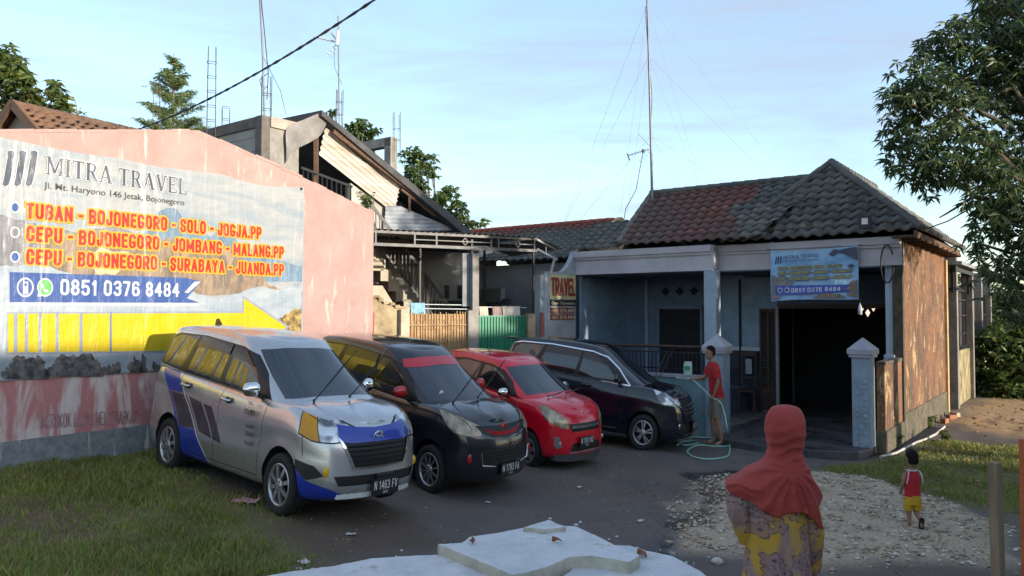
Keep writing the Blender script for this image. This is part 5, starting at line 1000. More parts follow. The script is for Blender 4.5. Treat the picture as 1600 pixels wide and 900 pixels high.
# background trees
def cloud_tree(name, label, base, pxs, Y, per, m_, L, w, mats, probs, droop, seed, trunk_r=.16, bark=None, gap=None, flat=.8, group=None):
    rg_ = np.random.default_rng(seed); t = thing(name, label, 'tree', (0, 0, 0), 0, group); cs = []
    for px, py, r in pxs: q = P(px, py, Y + rg_.uniform(-.8, .8)); rr_ = r * Y / 1200; cs.append((tuple(q), (rr_, rr_, rr_ * flat)))
    leaves_obj('crown', leaf_pts(clump_pts(cs, per, rg_, .5, gap), m_, L, w, rg_, droop), mats, t, rg_, probs)
    mb = MB(); b = Vector(base); tp_ = Vector(np.mean([c for c, _ in cs], 0)); tp_.z -= .4; mid = b.lerp(tp_, .55); mb.tube([b, mid + V(.1, 0, 0), tp_], [trunk_r, trunk_r * .8, trunk_r * .5], 8)
    for k, (c, _) in enumerate(cs): limb(mb, mid.lerp(tp_, (k % 4) / 4), Vector(c), trunk_r * .4, .012, .03, 5, .1, k + seed)
    mb.build('trunk', bark or BARK2, t); return t
GB = [leaf_mat('leaf_bright', (.10, .15, .035), .4), leaf_mat('leaf_mid', (.07, .11, .03), .35), leaf_mat('leaf_gold', (.16, .17, .04), .4)]
b_ = P(20, 330, 25); cloud_tree('broadleaf_tree', 'bright green broad leaved tree at the top left corner behind the brown roof', (b_.x, 25, .5), [(5, 85, 26), (30, 105, 26), (8, 125, 34), (45, 135, 30), (75, 145, 28), (28, 160, 30), (60, 168, 26), (92, 152, 18), (100, 165, 16), (-30, 110, 40), (-40, 160, 40), (15, 175, 24)], 25, 55, 8, .28, .065, GB, [.4, .35, .25], (-.8, .4), 21)
b_ = P(122, 330, 27); cloud_tree('sapling', 'small feathery sapling between the broad leaved tree and the feathery tree', (b_.x, 27, .5), [(118, 158, 10), (126, 168, 9), (112, 166, 8), (122, 176, 9)], 27, 45, 9, .22, .03, GB, [.5, .4, .1], (-.5, .4), 22, .05)
FT = [leaf_mat('feather_leaf', (.22, .29, .12), .55), leaf_mat('feather_leaf_dark', (.15, .215, .085), .5)]
ft = thing('feathery_tree', 'tall cone shaped tree with thin feathery foliage behind the pink wall', 'tree'); rg_ = np.random.default_rng(31); base = P(268, 330, 26); bx_, by_ = base.x, 26.0; mb = MB(); ztop = P(270, 84, 26).z; zb_ = P(270, 215, 26).z
mb.tube([(bx_, by_, .5), (bx_ + .05, by_, 5), (bx_, by_, ztop)], [.14, .09, .012], 8); cen = []
for k in range(64):
    f = rg_.uniform(0, 1) ** .85; z = ztop - .05 - (ztop - zb_ + .2) * f; R_ = (.12 + 1.12 * f ** .75) * rg_.uniform(.65, 1.08); a = rg_.uniform(0, 2 * pi); q0 = V(bx_, by_, z - .25 * R_); q1 = V(bx_ + R_ * cos(a), by_ + R_ * sin(a), z + .45 * R_ - .1 * R_ * R_)
    mb.tube([q0, q0.lerp(q1, .5) + V(0, 0, .10 * R_), q1], [.018, .010, .004], 4); n = int(11 + 36 * R_)
    for t in np.linspace(.30, 1.02, n): p = q0.lerp(q1, t) + V(0, 0, .10 * R_ * 4 * t * (1 - t) * .7); cen.append((p.x + rg_.normal(0, .05), p.y + rg_.normal(0, .05), p.z + rg_.normal(0, .03)))
mb.build('trunk', BARK2, ft); leaves_obj('crown', leaf_pts(np.array(cen), 5, .15, .015, rg_, (-.5, .25)), FT, ft, rg_, [.6, .4])
b_ = P(660, 400, 31); cloud_tree('spreading_tree', 'tree with separate leafy sprays showing between the sheet roof and the mast', (b_.x, 31, 0), [(645, 245, 20), (662, 240, 16), (680, 242, 11), (650, 268, 22), (672, 262, 16), (636, 290, 20), (655, 292, 18), (676, 272, 10), (700, 300, 15), (715, 296, 11), (690, 312, 18), (712, 318, 15), (725, 322, 10), (700, 335, 18), (722, 338, 15), (740, 347, 13), (756, 348, 8), (728, 350, 14), (660, 318, 20), (690, 350, 20), (640, 330, 25)], 31, 62, 8, .24, .055, [LG[1], GB[1], GB[0]], [.4, .4, .2], (-.7, .4), 23, gap=-.3)
b_ = P(570, 400, 28); cloud_tree('round_tree', 'dark round tree top peeping over the dark sloping roof', (b_.x, 28, 0), [(552, 200, 14), (570, 198, 16), (560, 212, 18), (582, 208, 14), (545, 205, 10), (520, 178, 9), (575, 222, 16)], 28, 60, 8, .22, .06, [LG[1], GB[1], GB[0]], [.4, .4, .2], (-.7, .4), 24)
b_ = P(475, 330, 24); cloud_tree('garden_tree', 'tree seen through the gap under the torn tarpaulin', (b_.x, 24, 0), [(470, 235, 12), (480, 250, 14), (466, 255, 12), (488, 240, 10)], 24, 60, 8, .22, .06, [LG[1], GB[1], GB[0]], [.4, .4, .2], (-.7, .4), 25)
# bushes and trees beyond the path on the right
bs = [(1555, 540, 30, 27), (1580, 525, 34, 27.5), (1600, 560, 40, 26.5), (1565, 580, 34, 26.5), (1590, 600, 30, 26), (1640, 540, 50, 27), (1640, 590, 40, 26), (1550, 600, 20, 26.5)]
for k, (px, py, r, Y) in enumerate(bs):
    lab = ['leaf bush by the far path, nearest the last fence pier', 'tall leafy bush beyond the path under the mango branches', 'sunlit bush with big leaves at the right edge beyond the path', 'low bush in front of the tall one beyond the path', 'low spreading bush at the edge of the path, far right', 'bush outside the right edge beyond the path', 'low bush outside the right edge beyond the path', 'small bush at the foot of the last fence pier'][k]
    rg_ = np.random.default_rng(60 + k); p = P(px, py, Y); g0 = zg(p.x, p.y); rr_ = r * Y / 1200; t = thing('bush', lab, 'bush', (p.x, p.y, g0), 0, 'bushes beyond the path'); zc = p.z - g0
    cs = [((0, 0, zc), (rr_, rr_, rr_ * .9)), ((.2, -.1, zc * .6), (rr_ * .9, rr_ * .8, rr_ * .8)), ((-.2, .1, zc * .3), (rr_ * .8, rr_ * .8, rr_ * .6))]
    leaves_obj('foliage', leaf_pts(clump_pts(cs, 75, rg_, .4, -.5), 7, .26, .07, rg_, (-.7, .5)), [GB[0], GB[1], GB[2], LG[1]], t, rg_, [.35, .3, .2, .15]); m = MB(); r_ = random.Random(k)
    for _ in range(5): limb(m, (r_.uniform(-.1, .1), r_.uniform(-.1, .1), -.05), (r_.uniform(-.6, .6) * rr_, r_.uniform(-.6, .6) * rr_, zc * r_.uniform(.7, 1.1)), .03, .008, 0, 4, .1, _)
    m.build('stems', BARK, t)
# far trees closing the view on the right and behind the houses (one mass, too far to count)
rg_ = np.random.default_rng(90); cs = []
for k in range(60): x = rg_.uniform(-60, 75); y = rg_.uniform(58, 72); r = rg_.uniform(1.6, 3.2); cs.append(((x, y, -.2 + r * .8), (r * 1.3, r, r)))
V4 = leaf_pts(clump_pts(cs, 26, rg_, .35, -.6), 5, .6, .2, rg_, (-.7, .5)); tag(leaves_obj('far_trees', V4, [LG[1], GB[1], GB[0]], None, rg_, [.4, .4, .2]), kind='stuff')
# weeds
def weed(label, p, n, L, seed, name='weed'):
    rg_ = np.random.default_rng(seed); t = thing(name, label, 'plant', p, 0); cen = []; m = MB()
    for k in range(n):
        a = rg_.uniform(0, 2 * pi); h = L * rg_.uniform(.4, 1.1); q = V(cos(a) * h * .45, sin(a) * h * .45, h); m.tube([(0, 0, -.02), q * .5 + V(0, 0, .02), q], [.006, .005, .003], 4)
        for f in (.35, .55, .75, .9, 1): cen.append(tuple(q * f))
    m.build('stems', GB[1], t); leaves_obj('leaves', leaf_pts(np.array(cen), 4, L * .3, L * .06, rg_, (-.6, .6)), GB, t, rg_)
q = wpt(6.72, 4.70, -.1); weed('small weed growing from the broken right end of the pink wall', q, 9, .34, 1)
for k, (px, py, lab) in enumerate([(85, 712, 'weed at the foot of the pink wall near the left edge'), (150, 700, 'taller weed at the foot of the pink wall, left of the silver car')]): weed(lab, G(px, py), 8, .30, 5 + k)
for k, (px, py, lab) in enumerate([(1400, 700, 'weeds at the foot of the low brick wall'), (1452, 668, 'weeds along the mossy plinth of the house'), (1478, 690, 'weed clump beside the white pipe')]): weed(lab, G(px, py), 10, .28, 15 + k)
# ================================================================ cars
from mathutils.bvhtree import BVHTree
from mathutils.interpolate import poly_3d_calc
def pchip(xs, ys, x):
    xs = np.asarray(xs, float); ys = np.asarray(ys, float); x = np.clip(np.asarray(x, float), xs[0], xs[-1])
    h = np.diff(xs); d = np.diff(ys) / h; m = np.zeros(len(xs))
    for i in range(1, len(xs) - 1):
        if d[i - 1] * d[i] > 0: m[i] = 3 * (h[i - 1] + h[i]) / ((2 * h[i] + h[i - 1]) / d[i - 1] + (h[i] + 2 * h[i - 1]) / d[i])
    m[0] = d[0]; m[-1] = d[-1]
    i = np.clip(np.searchsorted(xs, x) - 1, 0, len(h) - 1); t = (x - xs[i]) / h[i]
    return ((2 * t ** 3 - 3 * t ** 2 + 1) * ys[i] + (t ** 3 - 2 * t ** 2 + t) * h[i] * m[i] + (-2 * t ** 3 + 3 * t ** 2) * ys[i + 1] + (t ** 3 - t ** 2) * h[i] * m[i + 1])
def ring(xf, xr, w, af, nf, ar, nr, nA=16, nS=44, nB=12):
    """closed plan-view loop: front centre -> right side (y<0) -> rear -> left side"""
    pts = []
    for k in range(nA):
        p = (k / nA) ** 1.15 * pi / 2; pts.append((xf - af + af * abs(cos(p)) ** (2 / nf), -w * abs(sin(p)) ** (2 / nf)))
    for k in range(nS + 1):
        t = k / nS; x = (xf - af) * (1 - t) + (xr + ar) * t; pts.append((x, -w))
    for k in range(1, nB + 1):
        p = pi / 2 - k / nB * pi / 2; pts.append((xr + ar - ar * abs(cos(p)) ** (2 / nr), -w * abs(sin(p)) ** (2 / nr)))
    half = pts
    return half + [(x, -y) for x, y in half[-2:0:-1]], len(half)
def pip(p, poly):
    x, y = p; r = False; n = len(poly); j = n - 1
    for i in range(n):
        xi, yi = poly[i]; xj, yj = poly[j]
        if (yi > y) != (yj > y) and x < (xj - xi) * (y - yi) / (yj - yi) + xi: r = not r
        j = i
    return r
def imprint(bm, lay, poly, ax, ay, cond, idx):
    ax = Vector(ax); ay = Vector(ay); n = ax.cross(ay)
    xs = [p[0] for p in poly]; ys = [p[1] for p in poly]; bx = (min(xs), max(xs), min(ys), max(ys))
    faces = []
    for f in bm.faces:
        if not cond(f): continue
        a = [v.co.dot(ax) for v in f.verts]; b = [v.co.dot(ay) for v in f.verts]
        if max(a) < bx[0] or min(a) > bx[1] or max(b) < bx[2] or min(b) > bx[3]: continue
        faces.append(f)
    k = len(poly)
    for i in range(k):
        p, q = poly[i], poly[(i + 1) % k]
        d = ax * (q[0] - p[0]) + ay * (q[1] - p[1])
        if d.length < 1e-6: continue
        geom = list({e for f in faces for e in f.edges}) + list({v for f in faces for v in f.verts}) + faces
        r = bmesh.ops.bisect_plane(bm, geom=geom, dist=2e-4, plane_co=ax * p[0] + ay * p[1], plane_no=d.cross(n).normalized())
        faces = [g for g in r['geom'] if isinstance(g, bmesh.types.BMFace)]
    for f in faces:
        c = f.calc_center_median()
        if pip((c.dot(ax), c.dot(ay)), poly): f[lay] = idx
def line_poly(pts, w):
    """thin polygon along a polyline"""
    a, b = [], []
    for i, p in enumerate(pts):
        p0 = Vector(pts[max(i - 1, 0)]); p1 = Vector(pts[min(i + 1, len(pts) - 1)]); d = (p1 - p0).normalized(); n = Vector((-d.y, d.x)) * (w / 2)
        a.append(tuple(Vector(p) + n)); b.append(tuple(Vector(p) - n))
    return a + b[::-1]
def circ(cx, cy, r, n=28, sx=1.0): return [(cx + r * sx * cos(2 * pi * k / n), cy + r * sin(2 * pi * k / n)) for k in range(n)]

def paint(name, col, metal=.0, rough=.28, flake=.0):
    m = Mat(name, col, rough, metal); v = m.coord(); f = m.noise(v, 1.6, 4)
    c = C3(col); d = tuple(x * .9 for x in c[:3]) + (1,)
    m.color(m.ramp(f, [(.3, d), (.7, c)])); m.set('Coat Weight', .8); m.set('Coat Roughness', .06)
    m.roughs(m.ramp(m.noise(v, 2.5, 1), [(.3, rough * .9), (.75, rough * 1.2)]))
    return m.m
def gloss(name, col, rough=.05, ior=1.5, metal=0.0, spec=.5):
    m = Mat(name, col, rough, metal, spec); m.set('IOR', ior); v = m.coord()
    m.roughs(m.ramp(m.noise(v, 2, 1), [(.35, rough), (.8, rough * 1.6)]))
    return m.m
MC = dict(
    glass=gloss('tinted_glass', (.012, .014, .016), .02, 1.9), glass_front=gloss('windscreen_glass', (.022, .032, .042), .02, 1.85),
    trim=gloss('black_trim', (.012, .012, .013), .35), rubber=pm('tyre_rubber', (.018, .018, .018), .85, .3, 30, .2),
    chrome=gloss('chrome', (.75, .76, .78), .08, metal=1.0), alloy=gloss('wheel_alloy', (.5, .51, .53), .3, metal=.85),
    dark=pm('dark_cavity', (.008, .008, .008), .9), plate=gloss('plate_black', (.012, .012, .014), .4), white=pm('plate_white', (.75, .75, .73), .6, .05),
    amber=gloss('amber_lens', (.60, .27, .01), .12), fogy=gloss('yellow_fog_lens', (.72, .42, .03), .12), tail=gloss('tail_lens', (.35, .01, .015), .12),
    visor=gloss('smoked_visor', (.05, .038, .03), .12), mesh=pm('grille_black', (.01, .01, .011), .5))
def _lens():
    m = Mat('headlamp_lens', (.5, .51, .52), .16, .55); v = m.coord((1, 1, 1.4)); f = m.noise(v, 8, 0, .4)
    m.color(m.ramp(f, [(.40, (.13, .135, .14)), (.5, (.36, .37, .38)), (.60, (.70, .71, .72))])); m.set('Coat Weight', 1.0); m.set('Coat Roughness', .03); m.bump(m.noise(m.coord((1, 1, .2)), 26, 0, .3), .35, .02)
    return m.m
MC['lens'] = _lens()
def _olds():
    m = Mat('hazed_lens', (.33, .27, .17), .2, .25); v = m.coord(); f = m.noise(v, 9, 4)
    m.color(m.ramp(f, [(.35, (.17, .13, .08)), (.65, (.46, .38, .25))])); m.set('Coat Weight', .8); return m.m
MC['hazed'] = _olds()

AV = dict(xf=.815, xr=-3.40, W=.83, zs=.22, zt=([-3.45, -2.6, -1.6, -.6, -.1, .15, .40, .62, .75, .82], [1.185, 1.145, 1.105, 1.065, 1.06, 1.04, .99, .92, .86, .815]),
          af=.66, nf=2.75, ar=.30, nr=3.6, rows=([0, .05, .13, .26, .40, .55, .68, .80, .90, .96, 1.0], [.10, .045, .02, .0, .0, .004, .0, .006, .024, .045, .085], [.12, .05, .012, .0, .008, .022, .035, .06, .105, .15, .22], [.08, .04, .0, .0, .0, .01, .03, .04, .05, .06, .08]),
          xw=(.06, -.98), xb=(-3.39, -3.16), gw=(.755, .615), gaf=.50, gnf=2.5, gar=.22, gnr=3.2, gp=.95,
          zr=([-3.4, -3.1, -2.5, -1.8, -1.25, -.95, -.6], [1.60, 1.645, 1.685, 1.695, 1.665, 1.62, 1.58]), rr=.085, crown=.022, wb=2.655, rw=.305, arch=.355, wy=.745, hood_crown=.035)
AGYA = dict(xf=.72, xr=-2.93, W=.80, zs=.22, zt=([-2.95, -2.2, -1.4, -.6, -.15, .1, .32, .52, .65, .73], [1.115, 1.075, 1.035, 1.0, 1.0, .985, .955, .90, .84, .79]),
            af=.62, nf=2.55, ar=.32, nr=3.2, rows=AV['rows'],
            xw=(.10, -.86), xb=(-2.93, -2.55), gw=(.735, .585), gaf=.46, gnf=2.5, gar=.25, gnr=3.0, gp=.95,
            zr=([-2.9, -2.6, -2.1, -1.6, -1.15, -.85, -.5], [1.40, 1.455, 1.49, 1.51, 1.495, 1.455, 1.42]), rr=.085, crown=.022, wb=2.455, rw=.28, arch=.325, wy=.715, hood_crown=.04)

class Car:
    def __init__(s, name, label, sp, M, pose, group=None):
        s.sp = sp; s.M = M
        X, Y, yaw, z, tilt = pose[:5]; roll = pose[5] if len(pose) > 5 else 0
        s.root = thing(name, label, 'car', (X, Y, z), yaw, group, (1, 1, 1.2)); s.root.rotation_euler = (roll, tilt, yaw)
        s.ids = {}; s.defs = []
        s.shell()
    def zt(s, x): return float(pchip(*s.sp['zt'], x))
    def row(s, v): r = s.sp['rows']; return [float(pchip(r[0], r[i], v)) for i in (1, 2, 3)]
    def shell(s):
        sp = s.sp; bm = bmesh.new(); wb = sp['wb']
        vs = [0, .025, .05, .09, .13, .19, .26, .33, .40, .47, .55, .62, .68, .74, .80, .85, .90, .93, .96, .98, 1.0]
        rings = []
        for v in vs:
            ins, df, dr = s.row(v); pl, nh = ring(sp['xf'] - df, sp['xr'] + dr, sp['W'] - ins, sp['af'], sp['nf'], sp['ar'], sp['nr'])
            X = np.array([p[0] for p in pl]); ZT = pchip(*sp['zt'], X); Z = sp['zs'] + v * (ZT - sp['zs'])
            rg = []
            for (x, y), z in zip(pl, Z):
                d = 0
                for cx in (0, -wb):
                    r = sqrt((x - cx) ** 2 + (z - sp['rw']) ** 2)
                    d = max(d, .022 * max(0, 1 - abs(r - sp['arch']) / .13) if r > sp['arch'] - .02 else .022)
                # soft crease along the doors
                cz = .60 + .03 * (x + .5); d -= .010 * math.exp(-((z - cz + .06) / .05) ** 2); d += .008 * math.exp(-((z - .86 - .02 * (-x)) / .045) ** 2)
                if abs(y) > .55: y += math.copysign(d, y)
                rg.append(bm.verts.new((x, y, z)))
            rings.append(rg)
        n = len(rings[0])
        for a, b in zip(rings[:-1], rings[1:]):
            for k in range(n): bm.faces.new((a[k], a[(k + 1) % n], b[(k + 1) % n], b[k]))
        # hood / top cap
        top = rings[-1]; hf = nh; S = 12; prev = None
        for k in range(0, hf):
            R_ = top[k]; L_ = top[(n - k) % n]
            if k == 0 or k == hf - 1: line = [R_] if R_ is L_ else [R_, L_]
            else:
                line = [R_]
                for j in range(1, S):
                    t = j / S; q = R_.co.lerp(L_.co, t); u = 2 * t - 1
                    wfrac = min(1, abs(R_.co.y) / .5); q.z += sp['hood_crown'] * (1 - u * u) * wfrac
                    if .18 < abs(u) < .62 and q.x > -.2: q.z += .012 * wfrac * math.sin((abs(u) - .18) / .44 * pi)
                    line.append(bm.verts.new(q))
                line.append(L_)
            if prev is not None:
                if len(prev) == 1 and len(line) > 1:
                    for j in range(len(line) - 1): bm.faces.new((prev[0], line[j], line[j + 1]))
                elif len(line) == 1:
                    for j in range(len(prev) - 1): bm.faces.new((prev[j], line[0], prev[j + 1]))
                elif len(prev) == len(line):
                    for j in range(len(line) - 1): bm.faces.new((prev[j], line[j], line[j + 1], prev[j + 1]))
            prev = line
        # greenhouse
        gs = [-.04, 0, .06, .12, .2, .28, .36, .44, .52, .6, .68, .76, .82, .87, .91, .94, .965, .985, 1.0]
        rings = []
        for g in gs:
            q = max(g, 0); e = max(0, (g - .87) / .13); al = e * pi / 2; extra = sp['rr'] * (1 - cos(al))
            gg = g if g < .87 else .87 + .13 * sin(al)
            fx = sp['xw'][0] + (sp['xw'][1] - sp['xw'][0]) * (gg ** sp['gp'] if gg > 0 else gg) - extra * 1.2
            bx = sp['xb'][0] + (sp['xb'][1] - sp['xb'][0]) * q ** 1.4 + extra * .7
            w = sp['gw'][0] + (sp['gw'][1] - sp['gw'][0]) * q ** 1.15 - extra
            pl, nh = ring(fx, bx, w, sp['gaf'], sp['gnf'], sp['gar'], sp['gnr'], 16, 40, 10)
            X = np.array([p[0] for p in pl]); zb = pchip(*sp['zt'], X) - .005; zr = pchip(*sp['zr'], X)
            rings.append([bm.verts.new((x, y, a + gg * (b - a))) for (x, y), a, b in zip(pl, zb, zr)])
        n = len(rings[0])
        for a, b in zip(rings[:-1], rings[1:]):
            for k in range(n): bm.faces.new((a[k], a[(k + 1) % n], b[(k + 1) % n], b[k]))
        top = rings[-1]; prev = None; S = 10
        for k in range(0, nh):
            R_ = top[k]; L_ = top[(n - k) % n]
            if R_ is L_: line = [R_]
            else:
                line = [R_]
                for j in range(1, S):
                    t = j / S; q = R_.co.lerp(L_.co, t); u = 2 * t - 1; q.z += sp['crown'] * (1 - u * u) * min(1, abs(R_.co.y) / .4)
                    line.append(bm.verts.new(q))
                line.append(L_)
            if prev is not None:
                if len(prev) == 1:
                    for j in range(len(line) - 1): bm.faces.new((prev[0], line[j], line[j + 1]))
                elif len(line) == 1:
                    for j in range(len(prev) - 1): bm.faces.new((prev[j], line[0], prev[j + 1]))
                else:
                    for j in range(len(line) - 1): bm.faces.new((prev[j], line[j], line[j + 1], prev[j + 1]))
            prev = line
        bmesh.ops.recalc_face_normals(bm, faces=bm.faces)
        s.ref_n = None
        bm.normal_update(); s.ref = BVHTree.FromBMesh(bm); bm.faces.ensure_lookup_table(); s.refp = [[(v.co.copy(), v.normal.copy()) for v in f.verts] for f in bm.faces]
        s.bm = bm; s.lay = bm.faces.layers.int.new('part')
        bm.normal_update()
        # wheel arches
        for cx in (0, -wb):
            for sg in (-1, 1):
                imprint(bm, s.lay, circ(cx, sp['rw'] + .02, sp['arch'], 30), (1, 0, 0), (0, 0, 1), lambda f, sg=sg: f.normal.y * sg > .3 and f.calc_center_median().z < 1.0, 999)
    def mark(s, name, poly, mat, view='S', side='B', proud=0.0, label=None, lo=None):
        """imprint a polygon on the body and make it a part; view S side (x,z), F front (y,z), C corner (a,z), T top (x,y), B back"""
        fr = {'S': ((1, 0, 0), (0, 0, 1)), 'F': ((0, 1, 0), (0, 0, 1)), 'B': ((0, 1, 0), (0, 0, 1)), 'T': ((1, 0, 0), (0, 1, 0))}
        sides = {'B': (-1, 1), 'R': (-1,), 'L': (1,)}[side] if view in 'SC' else (0,)
        for sg in sides:
            idx = len(s.defs) + 1; s.defs.append((name, mat, proud, label))
            if view == 'C':
                ax = Vector((.7071, -.7071 * sg, 0)) if sg else None
                ax = Vector((.7071, .7071 * -sg, 0)); d = Vector((.7071, .7071 * sg, 0)); ay = Vector((0, 0, 1))
                cond = lambda f, d=d, sg=sg: f.normal.dot(d) > .38 and f.calc_center_median().y * sg > .02 and f[s.lay] != 999
            else:
                ax, ay = fr[view]
                if view == 'S': cond = lambda f, sg=sg: f.normal.y * sg > .22 and f[s.lay] != 999
                elif view == 'F': cond = lambda f: f.normal.x > .22 and f.calc_center_median().x > -1.25 and f[s.lay] != 999
                elif view == 'B': cond = lambda f: f.normal.x < -.3 and f[s.lay] != 999
                else: cond = lambda f: f.normal.z > .3 and f[s.lay] != 999
            c2 = cond if lo is None else (lambda f: cond(f) and lo(f.calc_center_median()))
            imprint(s.bm, s.lay, poly, ax, ay, c2, idx)
    def finish(s, body_mat):
        bm = s.bm; bm.normal_update(); lay = s.lay
        groups = {}
        for f in bm.faces: groups.setdefault(f[lay], []).append(f)
        for idx, fs in groups.items():
            if idx == 999: continue
            name, mat, proud, label = ('body', body_mat, 0, None) if idx == 0 else s.defs[idx - 1]
            vm = {}; vs = []; fl = []; ns = []
            for f in fs:
                row = []
                for v in f.verts:
                    if v not in vm: vm[v] = len(vs); n_ = s.smooth_normal(v.co, f.normal); ns.append(n_); vs.append(v.co + n_ * proud)
                    row.append(vm[v])
                fl.append(row)
            me = bpy.data.meshes.new(name); me.from_pydata([tuple(v) for v in vs], [], fl); me.polygons.foreach_set('use_smooth', [True] * len(fl)); me.update()
            if len(me.loops) == sum(len(r) for r in fl): me.normals_split_custom_set_from_vertices(ns)
            o = link_mesh(name, me, mat, s.root)
            if label: o['label'] = label
            if idx == 0: s.body = o
        bm.free()
        sp = s.sp
        # underside and wheel wells
        mb = MB(); wb = sp['wb']
        mb.box((-(wb) / 2, 0, sp['zs'] + .05), (wb + 1.0, 1.1, .08))
        for cx in (0, -wb):
            for sg in (-1, 1):
                R = sp['arch'] + .004; n = 20; ang = [radians(-28) + k / n * radians(236) for k in range(n + 1)]; zc = sp['rw'] + .02
                a = [V(cx + R * cos(t), sg * (sp['W'] - .012), zc + R * sin(t)) for t in ang]; b = [V(p.x, sg * .50, p.z) for p in a]
                mb.loft([a, b], closed=False, cap=False); c = V(cx, sg * .50, zc)
                mb.add([c] + b, [(0, i + 1, i + 2) for i in range(n)])
        mb.build('underbody', MC['dark'], s.root)
    def smooth_normal(s, co, fn):
        loc, n, i, d = s.ref.find_nearest(co)
        P_ = s.refp[i]; w = poly_3d_calc([p for p, _ in P_], loc); r = Vector((0, 0, 0))
        for (p, nn), k in zip(P_, w): r += nn * k
        return r.normalized() if r.length > 1e-6 else fn
    def fx(s, y, z):
        """x of the front skin at (y,z)"""
        sp = s.sp; v = min(1, max(0, (z - sp['zs']) / (s.zt(sp['xf'] - .1) - sp['zs'])))
        ins, df, dr = s.row(v); w = sp['W'] - ins; t = min(.999, abs(y) / w)
        return sp['xf'] - df - sp['af'] + sp['af'] * (1 - t ** sp['nf']) ** (1 / sp['nf'])
    def strip(s, mb, z, y0, y1, h, d, t=.02, n=14, zc=None, mi=0):
        """bar that follows the nose: centre height z (zc: extra sag at the ends), height h, standing d proud"""
        rings = []
        for k in range(n + 1):
            y = y0 + (y1 - y0) * k / n; zz = z + (zc * ((2 * k / n - 1) ** 2) if zc else 0); x = s.fx(y, zz) + d
            rings.append([V(x - t, y, zz - h / 2), V(x, y, zz - h / 2), V(x, y, zz + h / 2), V(x - t, y, zz + h / 2)])
        mb.loft(rings, mi, False)
    def panel(s, poly, d, t=.03):
        """solid panel following the nose: poly in (y,z), convex-ish; returns MB"""
        ys = [p[0] for p in poly]; y0, y1 = min(ys), max(ys); n = 16; rings = []
        for k in range(n + 1):
            y = y0 + (y1 - y0) * min(max(k / n, .002), .998); zs = []
            for i in range(len(poly)):
                a, b = poly[i], poly[(i + 1) % len(poly)]
                if (a[0] - y) * (b[0] - y) <= 0 and a[0] != b[0]: zs.append(a[1] + (b[1] - a[1]) * (y - a[0]) / (b[0] - a[0]))
            z0, z1 = min(zs), max(zs); m = 6
            ring_ = [V(s.fx(y, z0 + (z1 - z0) * j / m) + d, y, z0 + (z1 - z0) * j / m) for j in range(m + 1)]
            rings.append(ring_ + [p - V(t, 0, 0) for p in reversed(ring_)])
        return MB().loft(rings, 0, False)
    def wheels(s, spokes, rim_r, style, face=None, turn=0.0, skip=()):
        sp = s.sp; R = sp['rw']; wy = sp['wy']; face = face or MC['alloy']; w = .185 if R > .29 else .165; labs = {}
        for cx in (0, -sp['wb']):
            for sg in (-1, 1):
                e = empty_part('wheel', s.root, (cx, sg * wy, R)); e.rotation_euler = (0, 0, turn if cx == 0 else 0)
                key = sg
                if key in labs:
                    for src in labs[key]:
                        c = src.copy(); COL.objects.link(c); c.parent = e
                    continue
                h = w / 2 + .02
                t = MB().lathe((0, 0, 0), [(rim_r - .005, -h + .03), (R - .075, -h + .005), (R - .035, -h), (R - .012, -h + .02), (R, -h + .05), (R + .001, 0), (R, h - .05), (R - .012, h - .02), (R - .035, h), (R - .075, h - .005), (rim_r - .005, h - .03)], 40, axis='Y').build('tyre', MC['rubber'], e)
                m = MB(); o = sg * (h - .022)
                m.lathe((0, 0, 0), [(rim_r + .004, o), (rim_r - .004, o + sg * .008), (rim_r - .016, o + sg * .004), (rim_r - .022, o - sg * .03), (rim_r - .03, o - sg * .10)], 40, axis='Y')
                m.lathe((0, 0, 0), [(rim_r - .025, o - sg * .085), (.05, o - sg * .085), (.01, o - sg * .085)], 30, 1, axis='Y')
                def spoke(a, w0, w1, d0=0.0, r0=.03, r1=None):
                    r1 = r1 or rim_r - .012; ca, sa = cos(a), sin(a); pts = []
                    for r, ww, oo in ((r0, w0, .002), (r1 * .6, (w0 + w1) / 2 * .95, .004), (r1, w1, -.004)):
                        for q in (-1, 1): pts.append((V(r * ca - q * ww / 2 * sa, o + sg * oo, r * sa + q * ww / 2 * ca)))
                    back = [p - V(0, sg * .03, 0) for p in pts]
                    m.add(pts + back, [(0, 1, 3, 2), (2, 3, 5, 4), (0, 2, 8, 6), (2, 4, 10, 8), (1, 7, 9, 3), (3, 9, 11, 5)], 0)
                for k in range(spokes):
                    a = 2 * pi * k / spokes + .3
                    if style == 'twin':
                        for q in (-1, 1): spoke(a + q * .17, .030, .028)
                    elif style == 'thin':
                        spoke(a, .02, .017); 
                    elif style == 'wide': spoke(a, .06, .085)
                    else: spoke(a, .034, .044)
                m.lathe((0, 0, 0), [(.062, o - sg * .02), (.06, o + sg * .004), (.045, o + sg * .008), (.03, o + sg * .012), (.005, o + sg * .013)], 20, axis='Y')
                for k in range(4 if R < .3 else 5):
                    a = 2 * pi * k / 5 + .9; m.lathe((.045 * cos(a), 0, .045 * sin(a)), [(.009, o + sg * .006), (.009, o + sg * .014), (.001, o + sg * .014)], 8, 1, axis='Y')
                rim = m.build('rim', [face, MC['dark']], e)
                labs[key] = (t, rim)
